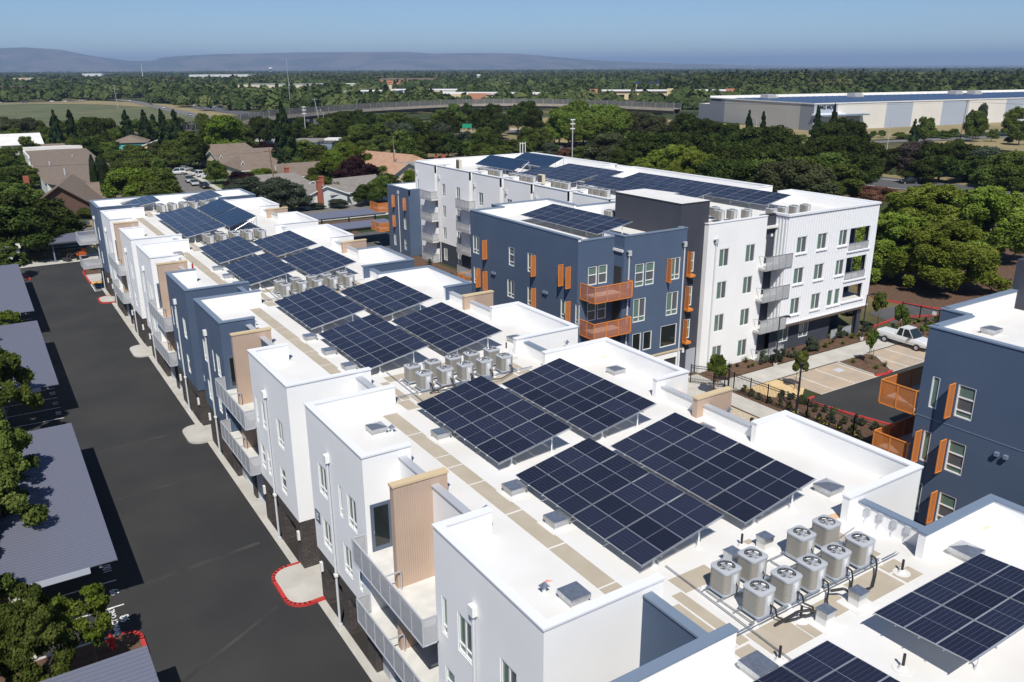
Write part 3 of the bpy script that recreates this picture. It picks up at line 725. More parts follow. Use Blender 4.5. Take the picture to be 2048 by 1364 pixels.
def roof_vent(x, y, z, label, s=.42, pyr=True):
    t = thing('roof_vent', (x, y, z), label, 'roof vent', 'square metal-capped roof vents')
    m = MB(); m.box(x - s * .86, x + s * .86, y - s * .86, y + s * .86, z, z + .2, 'white_tpo').prism([(x - s - .18, y - s - .18), (x + s + .18, y - s - .18), (x + s + .18, y + s + .18), (x - s - .18, y + s + .18)], z, z + .02, 'white_tpo'); m.build('curb', t)
    m = MB(); m.box(x - s, x + s, y - s, y + s, z + .2, z + .38, 'galv'); h = z + .38; ap = (x, y, h + (.14 if pyr else .02)); c = [(x - s, y - s, h), (x + s, y - s, h), (x + s, y + s, h), (x - s, y + s, h)]
    for i in range(4): m.face([c[i], c[(i + 1) % 4], ap], 'galv')
    m.build('cap', t)
V_ = [(17.05, 26.4, 'far-left corner of the nearest left solar array'), (17.05, 23.3, 'left edge of the nearest left solar array'), (17.1, 13.15, 'near edge of the roof by the bottom solar array')]
roof_vent(17.05, 26.4, RZ, 'metal-capped roof vent at the far left corner of the nearest left solar array', .4, False)
roof_vent(17.05, 23.3, RZ, 'metal-capped roof vent halfway along the left edge of the nearest left solar array', .4, False)
roof_vent(14.65, 19.0, RZ, 'metal-capped roof vent on the nearest white tower roof beside a small pipe', .42, False)
roof_vent(14.65, 35.3, RZ, 'pyramid-capped roof vent on the second white tower roof', .42)
roof_vent(28.2, 19.1, RZ, 'pyramid-capped roof vent right of the nearest right solar array', .45)
roof_vent(17.1, 13.15, RZ, 'flat metal-capped roof vent at the bottom edge beside a dark pipe', .42, False)
roof_vent(28.3, 13.2, RZ, 'pyramid-capped roof vent beside the array at the right edge', .45)
roof_vent(17.05, 33.0, RZ, 'metal-capped roof vent by the left edge of the second left solar array', .38, False)
roof_vent(28.1, 26.3, RZ, 'pyramid-capped roof vent between the first and second right solar arrays', .42)
roof_vent(29.9, 35.2, RZ, 'pyramid-capped roof vent near the right parapet beyond the second right array', .42)
nth = ['lower', 'middle', 'upper']
for k in (1, 2):
    for i, y in enumerate((44.6, 47.9, 51.4)): roof_vent(17.0, y + (k - 1) * 24, RZ, 'metal-capped roof vent, %s of three along the left arrays of the %s section' % (nth[i], ['', 'middle', 'far'][k]), .38, False)
    roof_vent(28.2, 43.5 + (k - 1) * 24, RZ, 'pyramid-capped roof vent right of the arrays in the %s section' % ['', 'middle', 'far'][k], .42)
roof_vent(14.6, 92.0, RZ, 'metal-capped roof vent on the far white tower roof', .4, False)
roof_vent(15.4, 84.0, RZ, 'blue-looking metal roof vent by the far beige fin', .4, False)
roof_vent(28.5, 92.5, RZ, 'pale roof vent right of the dark collectors', .45, False)

def vent_pipe(x, y, z, label, h=.42, r=.045, m='pipe_black'):
    t = thing('vent_pipe', (x, y, z), label, 'vent pipe', 'vent pipes standing on the roofs')
    a = MB(); a.tube((x, y, z), (x, y, z + .14), .17, 'white_tpo', 12, r2=.07).tube((x, y, z), (x, y, z + .02), .3, 'white_tpo', 14); a.build('flashing', t)
    a = MB(); a.tube((x, y, z + .1), (x, y, z + h + .12), r, m, 10); a.build('pipe', t)
for x, y, l in ((21.95, 18.21, 'dark vent pipe behind the nearest air conditioner cluster'), (20.24, 14.11, 'dark vent pipe in a round white patch in front of the nearest cluster'), (25.43, 13.88, 'dark vent pipe on tan pads right of the nearest cluster'), (18.08, 13.16, 'dark vent pipe behind the flat square vent at the bottom edge'), (20.9, 10.9, 'dark vent pipe between the two near solar arrays'), (24.1, 19.5, 'dark vent pipe under the front edge of the nearest right array'), (21.9, 28.0, 'dark vent pipe between the first and second left arrays'), (21.8, 38.2, 'dark vent pipe under the second array pair'), (26.8, 42.4, 'dark vent pipe right of the second cluster'), (22.0, 52.0, 'dark vent pipe in the aisle of the middle arrays')):
    vent_pipe(x, y, RZ, l)
def gooseneck(x, y, z, label):
    t = thing('roof_exhaust', (x, y, z), label, 'exhaust hood', 'small hooded roof exhausts')
    a = MB(); a.tube((x, y, z), (x, y, z + .3), .07, 'frame_white', 8); a.build('pipe', t)
    a = MB(); a.face([(x - .16, y - .14, z + .28), (x + .16, y - .14, z + .28), (x + .02, y, z + .46)], 'galv').face([(x + .16, y - .14, z + .28), (x + .16, y + .14, z + .28), (x + .02, y, z + .46)], 'galv').face([(x + .16, y + .14, z + .28), (x - .16, y + .14, z + .28), (x + .02, y, z + .46)], 'galv').face([(x - .16, y + .14, z + .28), (x - .16, y - .14, z + .28), (x + .02, y, z + .46)], 'galv'); a.build('hood', t)
for x, y, l in ((14.05, 19.9, 'small hooded exhaust beside the square vent on the nearest white tower'), (15.3, 34.9, 'small hooded exhaust beside the pyramid vent on the second tower'), (14.3, 42.0, 'small hooded exhaust at the front coping of the third tower'), (15.1, 25.5, 'small exhaust behind the nearest tower front parapet'), (14.9, 56.8, 'small exhaust behind the second blue tower front'), (15.0, 81, 'small exhaust on the far white tower roof'), (30.9, 27.3, 'small exhaust by the right beige fin'), (30.5, 40.9, 'small exhaust hood by the right white parapet')):
    gooseneck(x, y, RZ, l)
# scupper outlets and disconnect boxes on the parapets
for i, y in enumerate((16.65, 16.1, 15.5, 14.95)):
    t = thing('disconnect_box', (27.4, y, RZ), 'grey electrical box on the low parapet, %s from the left of four' % ORD[i], 'electrical box', 'electrical boxes on the low right parapet')
    a = MB(); a.box(27.30, 27.39, y - .1, y + .1, RZ + .42, RZ + .72, 'ac_panel'); a.build('box_body', t)
    a = MB(); a.path([(27.34, y, RZ + .42), (27.3, y + .02, RZ + .2), (27.22, y, RZ + .06)], .015, 'ac_panel', 5); a.build('conduit', t)
t = MB()
for x, y in ((30.9, 17.9), (30.9, 18.35)): t.box(x, x + .2, y, y + .18, RZ + .02, RZ + .16, 'pipe_black')
tag(t.build('drain_outlet'), 'pair of small dark drain outlets at the foot of the right white parapet', 'roof drain')
t = MB(); t.tube((15.2, 76.9, RZ), (15.2, 76.9, RZ + .55), .08, 'red_paint', 10).tube((15.2, 76.9, RZ + .55), (15.2, 76.9, RZ + .7), .03, 'soft_black', 6)
tag(t.build('fire_extinguisher'), 'red fire extinguisher standing on the roof behind the far beige fin', 'fire extinguisher')
for i, (x, y) in enumerate(((15.2, 26.9), (14.9, 23.9), (15.0, 43.6))): pass
# ------------------------------------------------------------------ four-storey building behind
ribbed_mat('corr_x', 'white_metal', 0.4, 0, 1.0)
B2 = thing('four_storey_building', (60, 75, 0), 'large four-storey apartment building with a blue wing, white towers and a corrugated white end', 'apartment building')
FZ = [0.6, 3.76, 6.95, 10.05]      # window sills
def W2(p, u, n, L, z0, z1, m, holes=(), name='wall', rev=.12, bld=B2, mrev=None):
    w = MB(); w.wall(p, u, n, L, z0, z1, m, holes, rev, mrev); return w.build(name, bld)
def boxpart(name, x0, x1, y0, y1, z0, z1, m, bld=B2):
    b = MB(); b.box(x0, x1, y0, y1, z0, z1, m); return b.build(name, bld)
def parap(x0, x1, y0, y1, z1, m, cm, sides='nsew', T=.3, zr=13.1, ch=.08, bld=B2):
    """white inner parapet and coping round a rectangle"""
    P = MB(); C = MB(); o = .045
    for s in sides:
        r = {'w': (x0, x0 + T, y0, y1), 'e': (x1 - T, x1, y0, y1), 's': (x0 + T * ('w' in sides), x1 - T * ('e' in sides), y0, y0 + T), 'n': (x0 + T * ('w' in sides), x1 - T * ('e' in sides), y1 - T, y1)}[s]
        i = .012; P.box(r[0] + i, r[1] - i if s in 'we' else r[1] + T * ('e' in sides) * 0 , r[2] + i, r[3] - i, zr - .05, z1 - ch, 'white_stucco')
        e = .002 if s in 'ns' else 0
        if s in 'ns': C.box(r[0] + (.03 if 'w' in sides else -.0), r[1] - (.03 if 'e' in sides else 0), r[2] - (o if s == 's' else .03), r[3] + (o if s == 'n' else .03), z1 - ch, z1 - e, cm)
        else: C.box(r[0] - (o if s == 'w' else .03), r[1] + (o if s == 'e' else .03), r[2] - o, r[3] + o, z1 - ch, z1, cm)
    P.build('parapet', bld); C.build('coping', bld)
ZR2, ZP2 = 13.1, 14.3
# roofs
R2 = MB()
for r in ((40.9, 51.6, 53.4, 71.0), (44.5, 51.6, 52.15, 53.4), (44.5, 51.6, 71.0, 72.7), (51.6, 54.7, 61.9, 72.7), (54.7, 78.9, 52.6, 66.0), (58.25, 78.75, 66.0, 115.6), (56.8, 58.25, 109.1, 115.3), (56.8, 58.25, 99, 108.1), (56.8, 58.25, 91.1, 97.9), (56.8, 58.25, 84, 89.9), (56.8, 58.25, 76.5, 83.1), (56.8, 58.25, 69.1, 75.3), (64.5, 78.3, 51.5, 52.5)):
    R2.box(*r, ZR2 - .2, ZR2, 'white_tpo')
R2.build('roof', B2)
# blue wing: left facade
LF = 40.8; hl = []; wl_ = []
def addw(lst, a, b, z, h, st): lst.append((a, b, z, z + h, st))
for a, b, st in ((69.45, 70.65, 'slider'), (63.05, 64.0, 'hung'), (59.75, 60.85, 'slider')): addw(wl_, a, b, FZ[3], 1.78, st)
for a, b, st in ((69.4, 70.6, 'slider'), (63.1, 64.3, 'slider'), (59.75, 60.85, 'slider'), (54.6, 55.7, 'slider'), (53.12, 53.6, 'slit')): addw(wl_, a, b, FZ[2], 1.72, st)
for a, b, st in ((69.4, 70.6, 'slider'), (63.1, 64.3, 'slider'), (59.75, 60.85, 'slider'), (54.6, 55.7, 'slider')): addw(wl_, a, b, FZ[1], 1.72, st)
W2((LF, 53.35), (0, 1), (-1, 0), 71.1 - 53.35, 0, 14.22, 'blue_stucco', [(a - 53.35, b - 53.35, z0, z1) for a, b, z0, z1, s in wl_])
for a, b, z0, z1, s in wl_: rect_window(B2, LF, b, z0, b - a, z1 - z0, '-X', s)
for a, z in ((55.35, FZ[3]), (54.3, FZ[3])):     # two narrow windows behind their screens
    pass
# blue wing: near faces
w1 = [(41.9, 42.85, 10.15, 11.75, 'hung2'), (43.0, 43.95, 10.15, 11.75, 'hung2'), (41.9, 42.85, 7.0, 8.6, 'hung2'), (43.0, 43.95, 7.0, 8.6, 'hung2')]
W2((LF, 53.35), (1, 0), (0, -1), 44.65 - LF, 0, 14.02, 'blue_stucco', [(a - LF, b - LF, z0, z1) for a, b, z0, z1, s in w1])
w2 = [(45.95, 46.95, 9.72, 11.72, 'hung'), (47.12, 48.12, 9.72, 11.72, 'hung'), (50.05, 51.15, 9.76, 11.75, 'slider'), (45.9, 47.3, 6.52, 8.65, 'slider'), (49.75, 51.15, 6.52, 8.66, 'slider'),
      (45.95, 46.95, 3.75, 5.5, 'dark'), (47.2, 48.2, 3.75, 5.48, 'dark'), (49.25, 51.2, 3.6, 5.65, 'dark')]
W2((44.65, 52.05), (1, 0), (0, -1), 51.8 - 44.65, 3.13, 14.22, 'blue_stucco', [(a - 44.65, b - 44.65, z0, z1) for a, b, z0, z1, s in w2])
for a, b, z0, z1, s in w1: rect_window(B2, a, 53.35, z0, b - a, z1 - z0, '-Y', s)
for a, b, z0, z1, s in w2: rect_window(B2, a, 52.05, z0, b - a, z1 - z0, '-Y', s)
W2((44.65, 52.05), (1, 0), (0, -1), 51.8 - 44.65, 0, 3.0, 'white_stucco', [(5.2, 6.75, 0, 2.4)], 'ground_wall')
boxpart('trim_band', 44.6, 51.9, 51.95, 52.05, 3.0, 3.13, 'beige_cap')
boxpart('garage_door', 49.8, 51.45, 52.18, 52.25, 0, 2.4, 'soft_black')
W2((44.65, 52.05), (0, 1), (-1, 0), 1.3, 0, 14.22, 'blue_stucco')
for z in (9.5, 6.35): boxpart('door', 44.58, 44.64, 52.3, 53.2, z, z + 2.1, 'soft_black')
W2((51.8, 52.05), (0, 1), (1, 0), 0.8, 0, 14.22, 'blue_stucco')
W2((LF, 71.1), (1, 0), (0, 1), 3.6, 0, 14.22, 'blue_stucco'); W2((44.4, 71.1), (0, 1), (-1, 0), 1.8, 0, 14.22, 'blue_stucco'); W2((44.4, 72.9), (1, 0), (0, 1), 7.2, 0, 14.22, 'blue_stucco')
W2((51.6, 72.9), (0, 1), (1, 0), -4.9, 0, 14.22, 'blue_stucco')
P = MB(); C = MB()
for r, z in (((LF + .01, LF + .3, 53.36, 71.09), 14.22), ((LF + .3, 44.66, 53.36, 53.65), 14.02), ((44.66, 44.95, 52.06, 54.8), 14.22), ((44.95, 51.5, 52.06, 52.35), 14.22), ((51.5, 51.79, 52.06, 52.9), 14.22), ((LF + .3, 44.4, 70.8, 71.09), 14.22), ((44.41, 44.7, 70.8, 72.89), 14.22), ((44.7, 51.3, 72.6, 72.89), 14.22), ((51.3, 51.59, 67.9, 72.89), 14.22), ((51.59, 56.7, 67.9, 68.2), 14.05)):
    P.box(*r, ZR2 - .05, z, 'white_stucco'); C.box(r[0] - .05, r[1] + .04, r[2] - .05, r[3] + .04, z, z + .08 + .001 * (r[0] % 3), 'blue_coping')
P.build('parapet', B2); C.build('coping', B2)
# orange screens: fins standing out from the wall
def fin_x(y, z0, z1, name='screen', out=.55, bld=B2, x=LF):
    f = MB(); xa, xb = x - out, x - .03
    f.box(xa, xa + .05, y - .03, y + .03, z0, z1, 'orange').box(xb - .05, xb, y - .03, y + .03, z0, z1, 'orange').box(xa, xb, y - .03, y + .03, z0 - .05, z0, 'orange').box(xa, xb, y - .03, y + .03, z1, z1 + .05, 'orange')
    o = f.build('window_screen', bld); m = MB(); m.box(xa + .05, xb - .05, y - .006, y + .006, z0, z1, 'mesh_orange'); m.build('mesh_panel', o)
def fin_y(x, z0, z1, out=.6, bld=B2, y=52.05, ledge=False):
    f = MB(); ya, yb = y - out, y - .03
    f.box(x - .03, x + .03, ya, ya + .05, z0, z1, 'orange').box(x - .03, x + .03, yb - .05, yb, z0, z1, 'orange').box(x - .03, x + .03, ya, yb, z0 - .05, z0, 'orange').box(x - .03, x + .03, ya, yb, z1, z1 + .05, 'orange')
    if ledge: f.box(x - .05, x + .6, ya, yb + .0, z0 - .26, z0 - .05, 'orange')
    o = f.build('window_screen', bld); m = MB(); m.box(x - .006, x + .006, ya + .05, yb - .05, z0, z1, 'mesh_orange'); m.build('mesh_panel', o)
for y, z in ((67.9, 9.95), (59.5, 9.95), (55.35, 9.95), (54.3, 9.95), (69.25, 6.85), (67.9, 6.85), (59.45, 6.95), (54.25, 6.95), (59.45, 3.7), (54.25, 3.7)): fin_x(y, z, z + 1.78)
for y, z in ((66.3, 8.75), (57.6, 8.75)):
    m = MB(); m.box(LF - .2, LF - .01, y, y + .2, z - .1, z + .12, 'blue_coping').box(LF - .2, LF - .01, y + .4, y + .6, z - .1, z + .12, 'blue_coping'); m.build('wall_vent', B2)
fin_y(49.58, 9.75, 11.75)
def dspout(x, y, z, face='-Y', bld=B2, zb=.1):
    d = MB()
    if face == '-Y': d.box(x - .17, x + .17, y - .22, y - .01, z - .22, z + .22, 'ac_panel').tube((x, y - .1, zb), (x, y - .1, z - .2), .065, 'downspout', 8).box(x - .32, x - .17, y - .2, y - .05, z - .02, z + .12, 'soft_black')
    else: d.box(x - .22, x - .01, y - .17, y + .17, z - .22, z + .22, 'ac_panel').tube((x - .1, y, zb), (x - .1, y, z - .2), .065, 'downspout', 8)
    d.build('downspout', bld)
dspout(45.15, 52.05, 12.8); dspout(51.5, 52.05, 12.85)
# orange balconies at the near left corner
def obalc(zf, bld=B2):
    d = MB(); d.box(41.15, 44.95, 51.4, 53.3, zf - .18, zf, 'pink_deck'); B = d.build('balcony', bld)
    fr = MB(); zt, zb = zf + 1.05, zf - .32
    xs = [41.08 + i * 1.31 for i in range(4)]
    for z in (zt, zb): fr.box(41.05, 45.1, 51.3, 51.36, z, z + .06, 'orange').box(41.05, 41.11, 51.36, 53.3, z, z + .06, 'orange').box(45.04, 45.1, 51.36, 52.0, z, z + .06, 'orange')
    for x in xs: fr.box(x - .03, x + .03, 51.3, 51.36, zb, zt, 'orange')
    fr.box(45.04, 45.1, 51.3, 51.36, zb, zt, 'orange').box(41.05, 41.11, 52.3, 52.36, zb, zt, 'orange').box(41.05, 41.11, 53.25, 53.31, zb, zt, 'orange').box(45.04, 45.1, 51.94, 52.0, zb, zt + .12, 'orange')
    fr.build('railing', B)
    for i in range(3): m = MB(); m.box(xs[i] + .03, xs[i + 1] - .03, 51.325, 51.335, zb + .06, zt, 'mesh_pink'); m.build('mesh_panel', B)
    m = MB(); m.box(41.075, 41.085, 51.36, 53.25, zb + .06, zt, 'mesh_pink'); m.build('mesh_panel', B)
obalc(9.45); obalc(6.3)
# orange balconies seen past the far left edge of the blue wing
for zf in (6.3, 3.15):
    d = MB(); d.box(38.9, 40.75, 71.3, 73.6, zf - .18, zf, 'pink_deck').box(40.7, 44.3, 71.2, 73.6, zf - .18, zf, 'pink_deck'); B = d.build('balcony', B2); fr = MB()
    for z in (zf + 1.0, zf - .3): fr.box(40.6, 44.4, 73.5, 73.56, z, z + .06, 'orange').box(40.6, 40.66, 71.15, 73.56, z, z + .06, 'orange')
    for y in (71.2, 72.3, 73.5): fr.box(40.6, 40.66, y, y + .06, zf - .3, zf + 1.0, 'orange')
    fr.build('railing', B); m = MB(); m.box(40.625, 40.635, 71.2, 73.5, zf - .25, zf + 1.0, 'mesh_orange'); m.build('mesh_panel', B)
# dark stair tower
TX0, TX1, TY0, TY1, TZ = 51.65, 55.1, 52.8, 61.8, 16.2
W2((TX0, TY0), (1, 0), (0, -1), TX1 - TX0, 0, TZ, 'dark_stucco', [(1.12, 1.95, z, z + 1.85) for z in (9.95, 6.75, 3.6)]); W2((TX0, TY0), (0, 1), (-1, 0), TY1 - TY0, 0, TZ, 'dark_stucco')
W2((TX1, TY0), (0, 1), (1, 0), 4.8, 0, TZ, 'dark_stucco'); W2((TX0, TY1), (1, 0), (0, 1), 3.4, 0, TZ, 'dark_stucco')
c = MB(); c.prism([(TX0 - .05, TY0 - .05), (TX1 + .05, TY0 - .05), (TX1 + .05, 57.6), (TX1 + .9, 57.6), (TX1 + .2, TY1 + .05), (TX0 - .05, TY1 + .05)], TZ, TZ + .08, 'dark_stucco', 'white_tpo'); c.build('tower_roof', B2)
for z in (9.95, 6.75, 3.6):
    rect_window(B2, TX0 + 1.12, TY0, z, .83, 1.85, '-Y', 'hung2'); fin_y(TX0 + 1.08, z - .1, z + 1.9, .55, y=TY0, ledge=True)
boxpart('door', 53.3, 54.45, TY0 - .05, TY0 - .005, 0.02, 2.5, 'door_grey'); boxpart('wall_light', 52.75, 52.95, TY0 - .12, TY0 - .01, 2.3, 2.75, 'frame_white')
# white tower at the near end
w3 = [(a, b, z, z + (1.72 if i else 1.75), 'slider_plain') for i, z in enumerate(FZ) for a, b in ((56.25, 57.55), (59.75, 61.05))]
W2((54.65, 52.3), (1, 0), (0, -1), 62.4 - 54.65, 0, 14.22, 'white_stucco', [(a - 54.65, b - 54.65, z0, z1) for a, b, z0, z1, s in w3])
for a, b, z0, z1, s in w3: rect_window(B2, a, 52.3, z0, b - a, z1 - z0, '-Y', s)
W2((54.65, 52.3), (0, 1), (-1, 0), .6, 0, 14.22, 'white_stucco'); W2((62.4, 52.3), (0, 1), (1, 0), .8, 0, 14.22, 'white_stucco')
dspout(55.66, 52.3, 12.6)
P = MB(); P.box(54.66, 62.39, 52.31, 52.6, ZR2 - .05, 14.22, 'white_stucco').box(54.66, 54.95, 52.6, 55.0, ZR2 - .05, 14.2, 'white_stucco'); P.build('parapet', B2)
C = MB(); C.box(54.6, 62.45, 52.25, 52.64, 14.22, 14.3, 'white_metal').box(54.6, 55.0, 52.64, 55, 14.2, 14.28, 'white_metal'); C.build('coping', B2)
# dark recess with balconies
w4 = [(62.5, 63.35, z, z + 1.75, 'slit1') for z in FZ]
W2((62.4, 53.0), (1, 0), (0, -1), 2.1, 0, 14.15, 'dark_stucco', [(a - 62.4 - (0), b - 62.4, z0, z1) for a, b, z0, z1, s in w4])
for a, b, z0, z1, s in w4: rect_window(B2, a, 53.0, z0, b - a, z1 - z0, '-Y', s)
boxpart('coping', 62.35, 64.5, 52.92, 53.3, 14.15, 14.23, 'soft_black'); boxpart('wall_light', 63.9, 64.1, 52.9, 53, 12.0, 12.25, 'frame_white')
for i, zf in enumerate((0.05, 3.15, 6.3, 9.42)):
    d = MB(); d.box(61.7, 65.3, 51.4, 52.95, zf - .2, zf, 'deck'); B = d.build('balcony', B2); fr = MB(); zt, zb = zf + 1.05, zf - (.3 if i else 0)
    for z in (zt, zb): fr.box(62.2, 65.4, 51.33, 51.38, z, z + .05, 'alu').box(61.65, 62.2, 51.33 + .0, 51.38, z, z + .05, 'alu').box(65.35, 65.4, 51.38, 52.4, z, z + .05, 'alu').box(61.65, 61.7, 51.38, 52.25, z, z + .05, 'alu')
    for x in (61.67, 62.6, 63.5, 64.45, 65.37): fr.box(x - .025, x + .025, 51.33, 51.38, zb, zt, 'alu')
    fr.build('railing', B); m = MB(); m.box(61.7, 65.35, 51.35, 51.36, zb + .05, zt, 'mesh_grey').box(65.37, 65.38, 51.4, 52.3, zb + .05, zt, 'mesh_grey'); m.build('mesh_panel', B)
# corrugated end block: real standing ribs
ox0, ox1 = 74.1, 77.4
ho = [(a, b, z, z + h, s) for z, h, rows in ((10.33, 1.62, 0), (7.23, 1.63, 0), (4.1, 1.7, 1)) for a, b, s in (((65.93, 67.4, 'slider_plain'), (69.0, 70.45, 'slider_plain'), (72.3, 73.7, 'slider_plain')) if not rows else ((65.9, 67.3, 'slider_plain'), (69.05, 70.45, 'slider_plain'), (71.6, 72.45, 'slit1'), (72.75, 73.6, 'slit1')))]
opens = [(ox0, ox1, 9.6, 11.95), (ox0 - .05, ox1, 6.5, 8.9), (ox0, ox1 - .05, 4.2, 5.85)]
YF = 51.45; XE = 78.4
W2((64.45, YF), (1, 0), (0, -1), XE - 64.45, 3.35, 14.1, 'white_metal', [(a - 64.45, b - 64.45, z0, z1) for a, b, z0, z1, s in ho] + [(a - 64.45, b - 64.45, z0, z1) for a, b, z0, z1 in opens], rev=.14)
for a, b, z0, z1, s in ho:
    rect_window(B2, a, YF, z0, b - a, z1 - z0, '-Y', s); boxpart('window_sill', a - .12, b + .1, YF - .14, YF - .0, z0 - .14, z0 - .02, 'white_metal')
RB = MB()
x = 64.6
allh = [h[:4] for h in ho] + opens
while x < XE - .1:
    segs = [(3.4, 14.1)]
    for a, b, z0, z1 in allh:
        if a - .08 < x < b + .08:
            ns = []
            for s0, s1 in segs:
                if z0 > s0 and z1 < s1: ns += [(s0, z0 - .16), (z1, s1)]
                elif z1 <= s0 or z0 >= s1: ns.append((s0, s1))
                else: ns.append((s0, s1))
            segs = ns
    for s0, s1 in segs: RB.box(x, x + .14, YF - .055, YF - .002, s0, s1, 'white_metal')
    x += .38
y = YF + .2
while y < YF + 1.4: RB.box(64.39, 64.448, y, y + .14, 3.4, 14.0, 'white_metal'); y += .38
RB.build('siding_rib', B2)
W2((64.45, YF), (0, 1), (-1, 0), 1.6, 3.35, 14.1, 'white_metal')
W2((XE, YF), (0, 1), (1, 0), 62.8 - YF, 3.35, 14.1, 'white_metal', [(.4, 2.3, z0, z1) for _, _, z0, z1 in opens], rev=.14)
for (a, b, z0, z1) in opens:      # corner loggias
    m = MB(); m.box(ox0 - .15, ox0 - .02, YF + .15, YF + 2.6, z0 - .1, z1 + .1, 'dark_stucco').box(ox0, XE - .15, YF + 2.4, YF + 2.55, z0 - .1, z1 + .1, 'dark_stucco').box(ox0, XE - .15, YF + .15, YF + 2.4, z0 - .12, z0 - .02, 'deck').box(ox0, XE - .15, YF + .15, YF + 2.4, z1 + .02, z1 + .12, 'dark_stucco').box(XE - .75, XE - .2, YF + .2, YF + .75, z0, z1, 'dark_stucco')
    B = m.build('loggia', B2)
    fr = MB(); zt = z0 + .75
    for z in (zt, z0 + .02): fr.box(ox0, ox1, YF - .02, YF + .03, z, z + .05, 'alu')
    for xx in (ox0 + .03, ox0 + 1.1, ox0 + 2.2, ox1 - .03): fr.box(xx - .02, xx + .02, YF - .02, YF + .03, z0, zt, 'alu')
    if z0 > 5: fr.build('railing', B); m = MB(); m.box(ox0, ox1, YF, YF + .01, z0 + .05, zt, 'mesh_grey'); m.build('mesh_panel', B)
    boxpart('window_sill', ox0 - .2, ox1 + .2, YF - .16, YF - .0, z0 - .16, z0 - .02, 'white_metal')
boxpart('cornice', 64.3, XE + .12, YF - .14, YF + .25, 14.1, 14.3, 'white_metal')
boxpart('cornice', XE - .25, XE + .12, YF + .25, 62.85, 14.1, 14.3, 'white_metal'); boxpart('cornice', 64.3, 64.7, YF + .25, 53.2, 14.1, 14.3, 'white_metal'); boxpart('cornice', 76.2, XE + .12, 62.5, 62.85, 14.102, 14.302, 'white_metal')
P = MB(); P.box(64.6, XE - .01, YF + .01, YF + .3, ZR2, 14.1, 'white_stucco').box(XE - .3, XE - .01, YF + .3, 62.8, ZR2, 14.1, 'white_stucco').box(76.2, XE - .3, 62.5, 62.79, ZR2, 14.1, 'white_stucco').box(76.2, 76.5, 62.79, 66.2, ZR2, 13.9, 'white_stucco'); P.build('parapet', B2)
boxpart('fascia', 64.3, XE + .1, YF - .1, YF + 1.0, 3.22, 3.35, 'white_metal'); boxpart('fascia', 64.35, XE + .05, YF - .05, YF + 1.0, 2.95, 3.22, 'brown_fascia')
W2((64.45, 52.45), (1, 0), (0, -1), 9.3, 0, 2.95, 'dark_stucco', [(1.4, 2.85, .92, 2.74), (4.5, 5.95, .92, 2.74)])
for a in (65.85, 68.95): rect_window(B2, a, 52.45, .92, 1.45, 1.82, '-Y', 'slider_plain')
boxpart('ground_wall', 73.75, 73.9, 52.45, 54.6, 0, 2.95, 'soft_black'); boxpart('ground_wall', 73.9, 78.2, 54.5, 54.6, 0, 2.95, 'dark_stucco'); boxpart('pillar', 77.3, 77.85, 51.6, 52.15, 0, 2.95, 'dark_stucco')
fr = MB()
for z in (.05, 1.0): fr.box(73.7, 77.2, 52.0, 52.05, z, z + .05, 'alu')
for x in (73.75, 74.9, 76.0, 77.15): fr.box(x - .02, x + .02, 52, 52.05, .05, 1.0, 'alu')
B = fr.build('railing', B2); m = MB(); m.box(73.7, 77.2, 52.02, 52.03, .1, 1.0, 'mesh_grey'); m.build('mesh_panel', B)
# right (street) side parapets
W2((79.1, 66.0), (0, 1), (1, 0), 50, 0, 14.22, 'white_stucco'); W2((78.4, 62.8), (1, 0), (0, 1), -2, 3.35, 14.1, 'white_stucco')
P = MB(); P.box(78.8, 79.09, 66.1, 90.8, ZR2 - .05, 14.22, 'white_stucco').box(76.3, 78.8, 66.1, 66.4, ZR2 - .05, 14.22, 'white_stucco').box(76.3, 78.8, 90.5, 90.8, ZR2 - .05, 14.22, 'white_stucco').box(76.0, 76.3, 90.8, 94.6, ZR2 - .05, 14.1, 'white_stucco').box(78.8, 79.09, 94.9, 116, ZR2 - .05, 14.22, 'white_stucco').box(76.3, 78.8, 94.6, 94.9, ZR2 - .05, 14.22, 'white_stucco').box(57.3, 78.8, 115.7, 116, ZR2 - .05, 14.22, 'white_stucco'); P.build('parapet', B2)
C = MB()
for r in ((78.76, 79.15, 66.05, 90.85), (76.3, 78.76, 66.05, 66.45), (76.3, 78.76, 90.45, 90.85), (78.76, 79.15, 94.55, 116.05), (76.3, 78.76, 94.55, 94.95), (57.3, 78.76, 115.65, 116.05)): C.box(*r, 14.22, 14.3, 'white_metal')
C.build('coping', B2)
W2((57.0, 116.0), (1, 0), (0, 1), 22, 0, 14.22, 'white_stucco')
